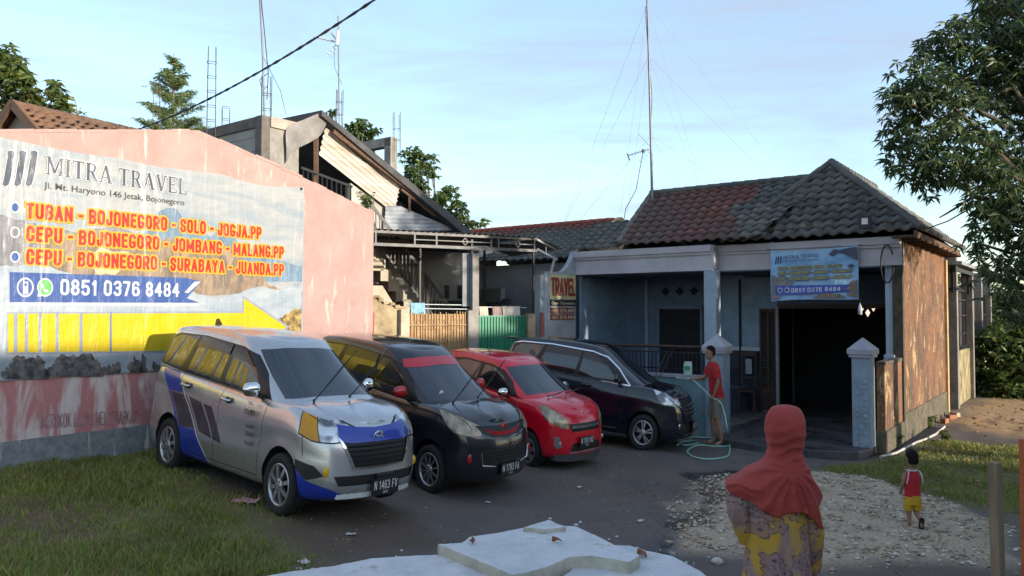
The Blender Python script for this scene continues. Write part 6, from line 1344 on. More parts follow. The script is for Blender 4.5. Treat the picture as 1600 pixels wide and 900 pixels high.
    def mirror(s, x, z, mat, y=.90, w=.22, h=.16):
        for sg in (-1, 1):
            m = MB(); rings = []
            for k in range(9):
                t = k / 8; yy = sg * (y - w / 2 + w * t); q = (1 - abs(2 * t - 1) ** 3.6) ** .42 if 0 < t < 1 else .12
                tap = 1 - .12 * t
                rings.append([V(x + .055 * q * cos(a) * (1.25 if cos(a) > 0 else .5) - .03 * t, yy, z + h / 2 * tap * q * sin(a)) for a in [2 * pi * j / 14 for j in range(14)]])
            m.loft(rings); o = m.build('mirror', mat, s.root)
            f = MB().bar((x + .02, sg * (s.sp['gw'][0] - .04), z - .10), (x, sg * (y - w * .38), z - .055), .07, .045); f.build('mirror_arm', MC['trim'], o)
    def handle(s, x, z, mat):
        for sg in (-1, 1):
            y = sg * (s.sp['W'] + .022)
            m = MB(); m.tube([(x - .10, y - sg * .022, z), (x - .085, y + sg * .012, z + .002), (x, y + sg * .018, z + .004), (x + .085, y + sg * .012, z), (x + .10, y - sg * .022, z)], [.012, .016, .017, .016, .012], 8)
            m.build('door_handle', mat, s.root)
            m = MB().sphere((x + .04, y - sg * .018, z), (.07, .008, .036), 14, 6); m.build('handle_cup', MC['trim'], s.root)
    def wipers(s, bases, up=(.15, .42, .48), L=.66, mat=None):
        for bx, by, bz in bases:
            b = V(bx, by, bz); d = Vector(up).normalized() * L; tip = b + d
            m = MB(); m.tube([b, b + d * .5 + V(.02, 0, 0), tip], [.008, .006, .004], 6)
            m.sphere(b, .018, 8, 5); m.tube([b + d * .32 + V(-.015, 0, -.01), b + d * .7 + V(-.012, 0, 0), tip + d * .08], [.004, .006, .003], 5)
            m.build('wiper', MC['trim'], s.root)
    def plate(s, l1, l2, y0, z0, yaw=0.0, w=.43, h=.16, dx=.035, face=None):
        x = max(s.fx(y0 + .15, z0), s.fx(y0 - .15, z0)) + dx
        m = MB().box((x, y0, z0), (.014, w, h), yaw); o = m.build('number_plate', MC['plate'], s.root, bevel=.004)
        R = Matrix.Rotation(yaw, 3, 'Z'); ax = R @ V(0, 1, 0); n = R @ V(1, 0, 0); org = V(x, y0, z0) + n * .0085
        a = org - ax * (w * .43) + V(0, 0, -.022); stroke_text(o, l1, a, a + ax * (w * .86), .085, MC['white'], n, .001, .115, gap=.13)
        a = org - ax * .04 + V(0, 0, -.064); stroke_text(o, l2, a, a + ax * .08, .026, MC['white'], n, .001, .14)
    def badge(s, y, z, r, mat, kind='ovals', base=None):
        x = s.fx(y, z) + .012; m = MB()
        def oval(cx, cz, a, b, t):
            pts = [V(x, cx + a * cos(2 * pi * k / 24), cz + b * sin(2 * pi * k / 24)) for k in range(25)]
            m.tube(pts, t, 6, cap=False)
        if base is not None: MB().lathe((x - .012, y, z), [(r * 1.05, 0), (r * 1.02, .01), (.001, .012)], 24, axis='X').build('badge_plate', base, s.root)
        oval(y, z, r * 1.15, r * .8, r * .1)
        if kind == 'ovals': oval(y, z, r * .36, r * .74, r * .08); oval(y, z + r * .34, r * .8, r * .34, r * .08)
        else:  # stylised D with a slash
            m.tube([V(x, y - r * .45, z - r * .5), V(x, y - r * .2, z + r * .5), V(x, y + r * .5, z + r * .1), V(x, y - r * .1, z - r * .5), V(x, y - r * .45, z - r * .5)], r * .12, 6)
        m.build('badge', mat, s.root)
def dlo(c, top, bot, wins, trimlab=None):
    """black window band, then the panes in it (all in side view)"""
    c.mark('window_trim', top + bot[::-1], MC['trim'], 'S', 'B', .0)
    for w in wins: c.mark('side_window', w, MC['glass'], 'S', 'B', -.002)
CAR_GROUP = 'cars parked in a row in the yard'
def avanza_common(c, body_gap=MC['trim'], visor=True):
    dlo(c, [(-.40, 1.075), (-.68, 1.31), (-.96, 1.48), (-1.25, 1.55), (-2.2, 1.598), (-2.9, 1.585), (-3.08, 1.55), (-3.23, 1.24)],
        [(-.9, 1.083), (-1.6, 1.115), (-2.55, 1.155), (-3.2, 1.205)][::1],
        [[(-.66, 1.12), (-1.52, 1.125), (-1.44, 1.525), (-1.18, 1.50), (-.88, 1.34)],
         [(-1.62, 1.13), (-2.50, 1.162), (-2.28, 1.575), (-1.50, 1.535)],
         [(-2.64, 1.18), (-3.17, 1.215), (-3.08, 1.50), (-2.92, 1.56), (-2.38, 1.575)]])
    if visor:
        for w in ([(-.93, 1.36), (-1.47, 1.435), (-1.44, 1.54), (-1.15, 1.505)], [(-1.52, 1.44), (-2.36, 1.46), (-2.28, 1.588), (-1.48, 1.548)]):
            c.mark('window_visor', w, MC['visor'], 'S', 'B', .012)
    c.mark('windscreen', [(-.665, 1.10), (-.35, 1.125), (0, 1.13), (.35, 1.125), (.665, 1.10), (.565, 1.535), (.25, 1.562), (-.25, 1.562), (-.565, 1.535)], MC['glass_front'], 'F', 'B', -.002)
def shuts(c, pts_list, mat=None):
    for view, pts in pts_list: c.mark('shut_line', line_poly(pts, .009), mat or MC['dark'], view, 'B')
# ---- silver people carrier with blue and dark stripes
pm_silver = paint('silver_paint', (.56, .565, .57), .75, .25); pm_blue = paint('blue_vinyl', (.010, .036, .34), .1, .35); pm_choc = paint('dark_vinyl', (.035, .028, .045), .1, .4)
pm_white = paint('white_vinyl', (.62, .62, .6), 0, .4)
c = Car('parked_car', 'silver people carrier with blue and dark slanted side stripes, nearest the grass', AV, None, (-2.208, 9.62, -.689, .212, .066, -.042), CAR_GROUP)
avanza_common(c)
dx = .06; dz = .05
for w in ([(-3.06, 1.15), (-2.62, 1.15), (-2.33, .88 + dz), (-2.76, .88 + dz)], [(-2.76, .88 + dz), (-2.715, .88 + dz), (-2.37, .515 + dz), (-2.42, .515 + dz)], [(-2.45, .52 + dz), (-1.92, .515 + dz), (-1.60, .22), (-2.40, .22)]):
    c.mark('blue_stripe', w, pm_blue, 'S', 'B', .001)
for w in ([(-2.69, .875 + dz), (-2.25, .87 + dz), (-1.93, .525 + dz), (-2.36, .515 + dz)], [(-2.19, .865 + dz), (-1.87, .855 + .03), (-1.53, .505 + .03), (-1.87, .515 + dz)], [(-1.81, .85 + .03), (-1.61, .85 + .02), (-1.30, .495 + .02), (-1.50, .50 + .03)]):
    c.mark('dark_stripe', w, pm_choc, 'S', 'B', .001)
for w in ([(-2.60, 1.15), (-2.57, 1.15), (-2.22, .86), (-1.91, .54), (-1.60, .24), (-1.63, .24), (-1.945, .54), (-2.25, .86)],): c.mark('pale_pinstripe', w, pm_white, 'S', 'B', .0015)
c.mark('lamp_surround', [(-.375, 1.085), (-.20, 1.05), (.06, .978), (.325, .882), (.265, .80), (.04, .772), (-.14, .777), (-.22, .787), (-.385, .838)], MC['trim'], 'C', 'B', .002)
c.mark('headlamp', [(-.20, 1.035), (.06, .965), (.30, .875), (.25, .81), (.04, .785), (-.12, .79)], MC['lens'], 'C', 'B', .004)
c.mark('indicator', [(-.36, 1.07), (-.21, 1.035), (-.13, .79), (-.22, .80), (-.37, .85)], MC['amber'], 'C', 'B', .006)
c.mark('grille_surround', [(-.54, .838), (.54, .838), (.52, .79), (.39, .53), (-.39, .53), (-.52, .79)], MC['chrome'], 'F', 'B', .008)
c.mark('grille', [(-.505, .83), (.505, .83), (.49, .79), (.365, .55), (-.365, .55), (-.49, .79)], MC['mesh'], 'F', 'B', -.01)
c.mark('bonnet_panel', [(-.50, .94), (-.25, .91), (0, .90), (.25, .91), (.50, .94), (.535, .835), (.49, .79), (.40, .775), (-.40, .775), (-.49, .79), (-.535, .835)], pm_blue, 'F', 'B', .003)
c.mark('lower_intake', [(-.60, .475), (.60, .475), (.55, .385), (-.55, .385)], MC['mesh'], 'F', 'B', -.01)
c.mark('fog_lamp_bezel', [(-.40, .60), (-.16, .565), (-.04, .475), (-.22, .43), (-.38, .44)], MC['trim'], 'C', 'B', .002)
c.mark('blue_bumper_corner', [(-.40, .53), (-.24, .42), (.02, .36), (.16, .31), (.1, .20), (-.5, .20), (-.5, .5)], pm_blue, 'C', 'B', .001)
c.mark('tail_lamp', [(-3.42, 1.02), (-3.22, 1.02), (-3.24, .76), (-3.42, .72)], MC['tail'], 'S', 'B', .003)
shuts(c, [('S', [(-.41, 1.06), (-.45, .75), (-.50, .33)]), ('S', [(-1.41, 1.11), (-1.44, .8), (-1.52, .31)]), ('S', [(-2.5, 1.15), (-2.44, .9), (-2.25, .70)]), ('S', [(-.50, .315), (-1.5, .305), (-2.2, .305)]), ('S', [(.34, .84), (.37, .64)]),
          ('T', [(.44, -.655), (.3, -.70), (-.06, -.715)]), ('T', [(.44, .655), (.3, .70), (-.06, .715)])])
c.finish(pm_silver)
for z in (.745, .70, .655, .61, .575): m = MB(); yw = .365 + (z - .55) * .46; c.strip(m, z, -yw, yw, .016, .004, .03); m.build('grille_slat', MC['trim'], c.root)
for sg in (-1, 1):
    x = c.fx(.66, .515); MB().sphere((x - .005, sg * .655, .515), (.025, .055, .055), 14, 8).build('fog_lamp', MC['fogy'], c.root)
m = MB(); c.strip(m, .285, -.55, .55, .05, .012, .05); m.build('bumper_lip', pm_white, c.root)
MB().box((c.fx(0, .44) + .02, .05, .445), (.03, .26, .05)).build('plate_bracket', MC['trim'], c.root, bevel=.006)
c.badge(0, .82, .062, MC['chrome'])
c.plate('N 1463 FV', '08-21', .05, .345, .05)
c.mirror(-.60, 1.165, MC['chrome']); c.handle(-1.27, .985, pm_silver); c.handle(-2.30, 1.03, pm_silver)
c.wipers([(-.02, -.42, 1.10), (-.02, .12, 1.125)])
c.wheels(8, .205, 'plain')
MB().prism([(-2.95, -.006, 1.685), (-3.16, -.006, 1.64), (-3.12, -.006, 1.75), (-3.06, -.006, 1.76)], (0, .012, 0)).build('roof_fin', MC['trim'], c.root)
for cx, tx, sz, xs, mt in ((-.66, 'TRD', .045, .12, MC['tail']), (-.68, 'injen', .12, .22, MC['trim']), (-.66, 'Genuine', .05, .18, MC['trim']), (-.64, 'Eibach', .06, .17, MC['trim']), (-.63, 'FALKEN', .05, .2, MC['trim'])):
    zz = {'TRD': 1.0, 'injen': .90, 'Genuine': .77, 'Eibach': .69, 'FALKEN': .60}[tx]
    put_text(c.root, tx, mt, (cx - xs * .5, -.865, zz), (1, 0, 0), (0, 0, 1), sz, .001, width=xs, name='sticker')

# ---- dark people carrier with red trim
pm_black = paint('black_paint', (.010, .012, .016), .0, .22); pm_red = paint('red_paint', (.46, .006, .016), .0, .25); pm_redf = paint('red_film', (.55, .01, .03), 0, .4)
c = Car('parked_car', 'black people carrier with red windscreen band and red mirrors, beside the silver car', AV, None, (-.714, 12.015, -.701, -.061, .1), CAR_GROUP)
avanza_common(c)
c.mark('windscreen_band', [(-.62, 1.445), (0, 1.475), (.62, 1.445), (.57, 1.54), (.25, 1.567), (-.25, 1.567), (-.57, 1.54)], pm_redf, 'F', 'B', .001)
c.mark('headlamp', [(-.52, 1.075), (-.34, 1.05), (-.1, .97), (.10, .90), (.135, .80), (-.08, .80), (-.28, .83), (-.40, .92)], MC['hazed'], 'C', 'B', .006)
c.mark('grille', [(-.54, .905), (0, .885), (.54, .905), (.46, .82), (.30, .77), (-.30, .77), (-.46, .82)], MC['mesh'], 'F', 'B', -.004)
c.mark('lower_grille', [(-.52, .63), (.52, .63), (.46, .47), (-.46, .47)], MC['mesh'], 'F', 'B', -.008)
c.mark('fog_lamp_bezel', [(-.36, .62), (-.14, .60), (-.10, .44), (-.32, .44)], MC['trim'], 'C', 'B', .002)
c.mark('tail_lamp', [(-3.42, 1.02), (-3.22, 1.02), (-3.24, .76), (-3.42, .72)], MC['tail'], 'S', 'B', .003)
shuts(c, [('S', [(-.41, 1.06), (-.45, .75), (-.50, .33)]), ('S', [(-1.41, 1.11), (-1.44, .8), (-1.52, .31)]), ('T', [(.58, -.60), (.3, -.70), (-.06, -.715)]), ('T', [(.58, .60), (.3, .70), (-.06, .715)])])
c.finish(pm_black)
for (z, y0, y1, h, zc) in ((.865, -.52, .52, .06, .02), (.80, -.42, .42, .045, .05)):
    m = MB(); c.strip(m, z, y0, y1, h, .012, .04, zc=zc); m.build('grille_bar', pm_red, c.root)
m = MB(); c.strip(m, .735, -.46, .46, .022, .010, .03, zc=.06); m.build('chrome_trim', MC['chrome'], c.root)
for z in (.59, .55, .51): m = MB(); c.strip(m, z, -.45, .45, .012, .002, .02); m.build('grille_slat', MC['trim'], c.root)
for sg in (-1, 1):
    x = c.fx(.66, .53); MB().sphere((x, sg * .66, .53), (.02, .05, .062), 14, 8).build('fog_lamp', pm_red, c.root)
    m = MB(); m.tube([(c.fx(.50, .60) + .01, sg * .52, .60), (c.fx(.5, .45) + .01, sg * .50, .45), (c.fx(.3, .425) + .01, sg * .28, .425)], .009, 6); m.build('chrome_trim', MC['chrome'], c.root)
c.badge(0, .855, .058, pm_red, 'D', pm_red)
c.plate('N 1793 FA', '11-23', .02, .375, .0)
c.mirror(-.66, 1.175, pm_red); c.handle(-1.27, .985, pm_black); c.handle(-2.30, 1.03, pm_black)
c.wipers([(-.02, -.40, 1.10), (-.02, .14, 1.125)], (.17, .40, .50))
c.wheels(10, .205, 'thin')
put_text(c.root, 'A7', MC['chrome'], (c.fx(.12, .66) + .012, .06, .645), (0, 1, 0), (0, 0, 1), .06, .002, width=.16, name='sticker')
MB().lathe((c.fx(0, 1) - .86, -.42, 1.17), [(.05, 0), (.001, .004)], 16, axis='X').build('windscreen_sticker', MC['white'], c.root)

# ---- small red hatchback
pm_red2 = paint('bright_red_paint', (.66, .005, .022), .0, .25)
c = Car('parked_car', 'small bright red hatchback parked between the two black cars', AGYA, None, (.783, 14.209, -.758, -.152, .103), CAR_GROUP)
dlo(c, [(-.36, 1.0), (-.62, 1.21), (-.88, 1.345), (-1.15, 1.40), (-1.9, 1.42), (-2.35, 1.375), (-2.62, 1.15)], [(-.8, 1.015), (-1.5, 1.05), (-2.2, 1.09)],
    [[(-.60, 1.045), (-1.42, 1.075), (-1.36, 1.375), (-1.1, 1.365), (-.82, 1.25)], [(-1.50, 1.08), (-2.20, 1.115), (-2.08, 1.36), (-1.86, 1.395), (-1.44, 1.38)]])
c.mark('windscreen', [(-.645, 1.05), (-.35, 1.075), (0, 1.08), (.35, 1.075), (.645, 1.05), (.545, 1.385), (.25, 1.41), (-.25, 1.41), (-.545, 1.385)], MC['glass_front'], 'F', 'B', -.002)
c.mark('headlamp', [(-.42, .97), (-.27, .955), (-.07, .885), (.10, .78), (.13, .665), (.03, .67), (-.16, .74), (-.30, .79)], MC['hazed'], 'C', 'B', .006)
c.mark('grille', [(-.43, .735), (.43, .735), (.38, .62), (-.38, .62)], MC['mesh'], 'F', 'B', -.008)
c.mark('lower_grille', [(-.36, .46), (.36, .46), (.42, .34), (-.42, .34)], MC['mesh'], 'F', 'B', -.01)
c.mark('fog_lamp_bezel', [(-.13, .56), (-.03, .55), (.03, .42), (-.05, .38), (-.12, .42)], MC['chrome'], 'C', 'B', .004)
c.mark('tail_lamp', [(-2.95, 1.02), (-2.75, 1.0), (-2.78, .72), (-2.95, .70)], MC['tail'], 'S', 'B', .003)
shuts(c, [('S', [(-.38, 1.0), (-.42, .7), (-.46, .33)]), ('S', [(-1.40, 1.05), (-1.43, .7), (-1.48, .31)]), ('T', [(.47, -.56), (.22, -.66), (-.06, -.69)]), ('T', [(.47, .56), (.22, .66), (-.06, .69)])])
c.finish(pm_red2)
for z, h in ((.69, .035), (.645, .014)): m = MB(); c.strip(m, z, -.38, .38, h, .008, .03); m.build('grille_bar', MC['chrome'] if h > .02 else MC['trim'], c.root)
m = MB(); c.strip(m, .325, -.44, .44, .022, .014, .03); m.build('chrome_trim', MC['chrome'], c.root)
m = MB(); c.strip(m, .245, -.64, .64, .11, .045, .10, zc=.01); m.build('bumper_lip', pm('lip_grey', (.06, .062, .066), .5), c.root)
for sg in (-1, 1): MB().sphere((c.fx(.60, .46) + .006, sg * .60, .46), (.015, .032, .034), 12, 6).build('fog_lamp', MC['lens'], c.root)
c.badge(0, .845, .052, MC['chrome'])
c.plate('N 1911 NZ', '10-23', -.06, .475, .0, w=.40, h=.15)
c.mirror(-.60, 1.05, MC['chrome'], y=.875, w=.21, h=.15); c.handle(-1.25, .90, pm_red2); c.handle(-2.1, .95, pm_red2)
c.wipers([(.03, -.36, 1.055), (.03, .14, 1.075)], (-.05, .62, .05), .5)
c.wheels(6, .185, 'wide')
m = MB(); m.tube([(-1.4, -.45, 1.5), (-1.55, -.45, 1.68)], .006, 5); m.build('aerial', MC['trim'], c.root)

# ---- dark blue people carrier being washed
pm_navy = paint('dark_blue_paint', (.007, .009, .018), .0, .18)
c = Car('parked_car', 'wet dark blue people carrier with chrome window line, farthest along the row', AV, None, (2.978, 16.419, -.445, -.2, .089), CAR_GROUP)
avanza_common(c)
c.mark('headlamp', [(-.44, 1.065), (-.28, 1.02), (-.02, .95), (.14, .90), (.15, .84), (-.1, .80), (-.30, .82), (-.40, .90)], MC['lens'], 'C', 'B', .004)
c.mark('grille', [(-.52, .91), (.52, .91), (.44, .63), (-.44, .63)], MC['mesh'], 'F', 'B', -.008)
c.mark('lower_intake', [(-.58, .50), (.58, .50), (.5, .35), (-.5, .35)], MC['mesh'], 'F', 'B', -.01)
c.mark('chrome_window_line', line_poly([(-.36, 1.055), (-.9, 1.075), (-1.6, 1.107), (-2.55, 1.147), (-3.22, 1.197)], .022), MC['chrome'], 'S', 'B', .004)
c.mark('chrome_window_line', line_poly([(-.36, 1.06), (-.66, 1.31), (-.95, 1.49), (-1.25, 1.565), (-2.2, 1.612), (-2.9, 1.60), (-3.09, 1.565), (-3.24, 1.24)], .02), MC['chrome'], 'S', 'B', .004)
shuts(c, [('S', [(-.41, 1.05), (-.45, .75), (-.50, .33)]), ('S', [(-1.41, 1.09), (-1.44, .8), (-1.52, .31)]), ('T', [(.56, -.60), (.3, -.70), (-.06, -.715)])])
c.finish(pm_navy)
for z in (.86, .80, .74, .68): m = MB(); yw = .43 + (z - .63) * .3; c.strip(m, z, -yw, yw, .024, .01, .03); m.build('grille_bar', MC['chrome'], c.root)
for sg in (-1, 1): MB().sphere((c.fx(.62, .47) + .004, sg * .62, .47), (.02, .03, .05), 10, 6).build('fog_lamp', MC['chrome'], c.root)
c.badge(0, .885, .05, MC['chrome'], 'D')
c.plate('L 1573 RF', '07-23', .05, .43, .0)
c.mirror(-.60, 1.165, pm_navy); c.handle(-1.30, .985, pm_navy); c.handle(-2.30, 1.03, pm_navy)
c.wipers([(-.02, -.42, 1.10), (-.02, .10, 1.125)], (.20, .30, .55))
c.wheels(5, .205, 'twin')
m = MB(); c.strip(m, .275, -.5, .5, .04, .012, .05); m.build('bumper_lip', pm_navy, c.root)
m = MB()
m.box((-3.22, 0, 1.632), (.34, 1.06, .035)); m.build('roof_spoiler', pm_navy, c.root, bevel=.012)
for sg in (-1, 1): MB().bar((-.6, sg * .86, .255), (-2.1, sg * .86, .255), .03, .03).build('sill_trim', MC['chrome'], c.root)
# ================================================================ people
def skin_mesh(nodes, edges, root, lv=2):
    """nodes: name -> (pos, radius or (rx, ry)); grows one continuous body surface"""
    names = list(nodes); me = bpy.data.meshes.new('body'); me.from_pydata([tuple(nodes[n][0]) for n in names], [(names.index(a), names.index(b)) for a, b in edges], [])
    o = bpy.data.objects.new('body', me); COL.objects.link(o); md = o.modifiers.new('skin', 'SKIN'); md.use_smooth_shade = True; md.branch_smoothing = .4
    for i, n in enumerate(names):
        r = nodes[n][1]; sv = me.skin_vertices[0].data[i]; sv.radius = r if isinstance(r, tuple) else (r, r); sv.use_root = n == root
    s = o.modifiers.new('sub', 'SUBSURF'); s.levels = lv; s.render_levels = lv
    dg = bpy.context.evaluated_depsgraph_get(); me2 = bpy.data.meshes.new_from_object(o.evaluated_get(dg)); bpy.data.objects.remove(o); return me2
def join_into(me, mb):
    """adds the shapes of mb to mesh me"""
    bm = bmesh.new(); bm.from_mesh(me); vs = [bm.verts.new(v) for v in mb.v]
    for f, sm in zip(mb.f, mb.sm):
        try: bm.faces.new([vs[i] for i in f]).smooth = True
        except ValueError: pass
    bmesh.ops.recalc_face_normals(bm, faces=bm.faces)
    for f in bm.faces: f.smooth = True
    bm.to_mesh(me); bm.free()
def hand(mb, w, d, pn, s=1.0, curl=.5, thumb=1):
    """palm and five fingers: wrist w, direction d, palm normal pn (fingers curl towards it)"""
    w = Vector(w); d = Vector(d).normalized(); pn = (Vector(pn) - d * Vector(pn).dot(d)).normalized(); sd = d.cross(pn) * thumb
    rg = []
    for t, ww, th in ((-.02, .024, .022), (.02, .034, .018), (.06, .042, .016), (.092, .040, .013)): rg.append([w + d * t * s + sd * ww * s * cos(a) + pn * th * s * sin(a) for a in [2 * pi * k / 10 for k in range(10)]])
    mb.loft(rg)
    for k, (off, ln) in enumerate(((.030, .068), (.010, .078), (-.011, .073), (-.031, .056))):
        p = w + d * .085 * s + sd * off * s; pts = [p]; a = curl * .5
        for j in range(3): a += curl * .75; p = p + (d * cos(a) + pn * sin(a)) * ln * s * (.42, .33, .25)[j]; pts.append(p)
        mb.tube(pts, [.0095 * s, .0088 * s, .0078 * s, .006 * s], 7)
    p = w + d * .03 * s + sd * .032 * s; mb.tube([p, p + (d * .5 + sd * .75 + pn * .25) * .036 * s, p + (d * .95 + sd * .75 + pn * .6) * .062 * s], [.0125 * s, .0105 * s, .0075 * s], 7)
def head(mb, c, s=1.0, yaw=0.0, pitch=0.0):
    """head with nose, brow, mouth, chin and ears; faces +x before yaw; c = centre"""
    R = Matrix.Rotation(yaw, 3, 'Z') @ Matrix.Rotation(pitch, 3, 'Y'); c = Vector(c); rg = []
    for z, f, b, w in ((-.125, .045, -.02, .028), (-.115, .078, -.035, .042), (-.09, .090, -.060, .055), (-.06, .090, -.078, .064), (-.03, .092, -.088, .069), (0, .090, -.096, .073), (.03, .094, -.100, .076), (.06, .090, -.099, .075), (.085, .075, -.088, .066), (.105, .048, -.064, .048), (.118, .01, -.03, .02)):
        rg.append([c + R @ (V(((f + b) / 2 + (f - b) / 2 * cos(a)), w * sin(a) * (1.04 if cos(a) < 0 else .96), z) * s) for a in [2 * pi * k / 20 for k in range(20)]])
    mb.loft(rg)
    def pt(x, y, z): return c + R @ (V(x, y, z) * s)
    mb.loft([[pt(.088, -.008, .022), pt(.096, 0, .024), pt(.088, .008, .022)], [pt(.088, -.013, -.01), pt(.108, 0, -.006), pt(.088, .013, -.01)], [pt(.086, -.019, -.032), pt(.116, 0, -.030), pt(.086, .019, -.032)], [pt(.085, -.012, -.040), pt(.092, 0, -.041), pt(.085, .012, -.040)]])
    for q in (-1, 1):
        mb.sphere(pt(-.005, q * .076, -.005), (.020 * s, .008 * s, .033 * s), 10, 6, R=R); mb.sphere(pt(.080, q * .030, .020), (.012 * s, .014 * s, .010 * s), 8, 5, R=R)
    mb.sphere(pt(.086, 0, -.062), (.010 * s, .024 * s, .008 * s), 8, 5, R=R)
def hair_cap(c, s, yaw, low, mat, parent, front=.03):
    mb = MB(); R = Matrix.Rotation(yaw, 3, 'Z'); c = Vector(c); rg = []
    for z, f, b, w in ((-.055, -.02, -.086, .070), (-.03, .0, -.098, .078), (0, .012, -.107, .080), (.03, .045, -.112, .084), (.06, .085, -.111, .083), (.09, .082, -.100, .075), (.115, .052, -.072, .055), (.132, .008, -.03, .02)):
        if z < low: continue
        rg.append([c + R @ (V((f + b) / 2 + (f - b) / 2 * cos(a) + .004 * sin(9 * a), w * sin(a) * (1 + .02 * cos(11 * a)), z) * s) for a in [2 * pi * k / 26 for k in range(26)]])
    mb.loft(rg); mb.build('hair', mat, parent)
SKIN_ = pm('skin_brown', (.30, .165, .10), .55, .15, 6, .05); HAIR = pm('black_hair', (.010, .009, .009), .85, .4, 30, .3, spec=.2); 
def cloth_mat(name, col, sc=1.6, st=.25):
    m = Mat(name, col, .85); v = m.coord(); f = m.noise(v, 8, 5); c = C3(col); m.color(m.ramp(f, [(.3, tuple(x * .82 for x in c[:3])), (.7, c)])); w = m.noise(m.coord((3, 3, 1.2)), 5, 4, .55, .8); wv = m.noise(v, 160, 2, .5); m.bump(m.math('ADD', w, m.math('MULTIPLY', wv, .08)), st, .05); m.set('Sheen Weight', .06); return m.m
def limb_sleeve(mb, pts, rs, n=14, wr=.04, seed=0):
    rr = random.Random(seed); P_ = [Vector(p) for p in pts]; out = []; rad = []
    for i in range(len(P_) - 1):
        for k in range(5): t = k / 5; out.append(P_[i].lerp(P_[i + 1], t)); rad.append((rs[i] + (rs[i + 1] - rs[i]) * t) * (1 + rr.uniform(-wr, wr)))
    out.append(P_[-1]); rad.append(rs[-1]); mb.tube(out, rad, n, cap=False)
# ---- man with the hose
mp0 = G(1121, 697); man = thing('person', 'barefoot man in red shirt and grey shorts holding a green hose beside the blue car', 'person', (mp0.x - .02, mp0.y, mp0.z + .005), radians(176), None, (1, 1, 1.2))
nd = {'pelvis': ((0, 0, .93), (.125, .15)), 'belly': ((.015, 0, 1.08), (.105, .135)), 'chest': ((.04, 0, 1.28), (.115, .155)), 'upper': ((.055, 0, 1.41), (.085, .13)), 'neck': ((.075, 0, 1.50), .056), 'jaw': ((.095, 0, 1.57), .055),
      'shL': ((.045, .17, 1.41), .062), 'elL': ((-.0, .235, 1.14), .043), 'wrL': ((.075, .20, .93), .029), 'shR': ((.06, -.17, 1.41), .062), 'elR': ((.20, -.21, 1.19), .043), 'wrR': ((.43, -.15, 1.165), .029),
      'hipL': ((-.005, .095, .86), .098), 'knL': ((.015, .105, .49), .058), 'caL': ((-.04, .105, .34), .055), 'anL': ((-.085, .105, .085), .037), 'toL': ((.06, .12, .028), .032), 'hipR': ((.0, -.095, .86), .098), 'knR': ((.075, -.10, .50), .058), 'caR': ((.04, -.10, .34), .055), 'anR': ((.035, -.115, .085), .037), 'toR': ((.18, -.125, .028), .032)}
ed = [('pelvis', 'belly'), ('belly', 'chest'), ('chest', 'upper'), ('upper', 'neck'), ('neck', 'jaw'), ('upper', 'shL'), ('shL', 'elL'), ('elL', 'wrL'), ('upper', 'shR'), ('shR', 'elR'), ('elR', 'wrR'), ('pelvis', 'hipL'), ('hipL', 'knL'), ('knL', 'caL'), ('caL', 'anL'), ('anL', 'toL'), ('pelvis', 'hipR'), ('hipR', 'knR'), ('knR', 'caR'), ('caR', 'anR'), ('anR', 'toR')]
me = skin_mesh(nd, ed, 'pelvis'); hm = MB(); head(hm, (.115, 0, 1.645), .98, .15, .05); hand(hm, (.075, .20, .93), (.5, -.1, -.85), (.8, -.3, .3), .95, .75, 1); hand(hm, (.43, -.15, 1.165), (1, .1, .05), (0, .3, -1), .95, .85, -1)
for sx, (x, y) in enumerate(((.06, .12), (.18, -.125))):
    for k in range(5): hm.tube([(x + .005, y - .028 + k * .013, .022), (x + .045 - .006 * abs(k - 1), y - .032 + k * .015, .016)], [.011, .009], 6)
join_into(me, hm); link_mesh('body', me, SKIN_, man); hair_cap((.115, 0, 1.645), .98, .15, -.06, HAIR, man)
RED = cloth_mat('red_shirt', (.42, .012, .018)); KH = cloth_mat('grey_khaki', (.20, .165, .135))
m = MB(); rg = []
for z, xc, dx_, wy_ in ((.84, -.012, .150, .185), (.92, -.01, .150, .187), (1.02, .005, .140, .178), (1.14, .02, .135, .178), (1.27, .038, .135, .188), (1.36, .048, .122, .195), (1.42, .056, .100, .175), (1.46, .066, .075, .11), (1.485, .074, .066, .078)):
    rg.append([V(xc + dx_ * cos(a) + .006 * sin(5 * a + z * 18), wy_ * sin(a) + .005 * sin(6 * a + z * 25), z + .012 * sin(3 * a) * (z < .9)) for a in [2 * pi * k / 28 for k in range(28)]])
m.loft(rg, cap=False); sh_o = m.build('shirt', RED, man)
m = MB(); limb_sleeve(m, [(.047, .13, 1.425), (.035, .20, 1.33), (.015, .232, 1.20)], [.085, .082, .076], seed=1); limb_sleeve(m, [(.06, -.13, 1.425), (.12, -.20, 1.32), (.165, -.21, 1.245)], [.085, .080, .074], seed=2); m.build('sleeves', RED, man)
m = MB(); m.loft([[V(-.005 + r_[0] * cos(a), r_[1] * sin(a), z) for a in [2 * pi * k / 24 for k in range(24)]] for z, r_ in ((.80, (.145, .185)), (.86, (.145, .185)), (.96, (.13, .172)))], cap=False)
limb_sleeve(m, [(-.005, .10, .86), (.0, .105, .68), (.012, .112, .50)], [.108, .100, .092], seed=3, wr=.05); limb_sleeve(m, [(.0, -.10, .86), (.045, -.105, .68), (.075, -.105, .51)], [.108, .100, .092], seed=4, wr=.05); m.build('shorts', KH, man)
WP_ = pm('shirt_print', (.62, .60, .60), .8, .3, 9); m = MB(); r_ = random.Random(3)
for k in range(12): z = 1.36 - k * .019; w = r_.uniform(.025, .05) if k < 10 else .06; m.box((-.078 + .1 * (k < 2) * .1 - .012, .06 + r_.uniform(-.02, .02), z), (.006, w * 2, .012), 0.25)
m.build('shirt_print', WP_, sh_o)
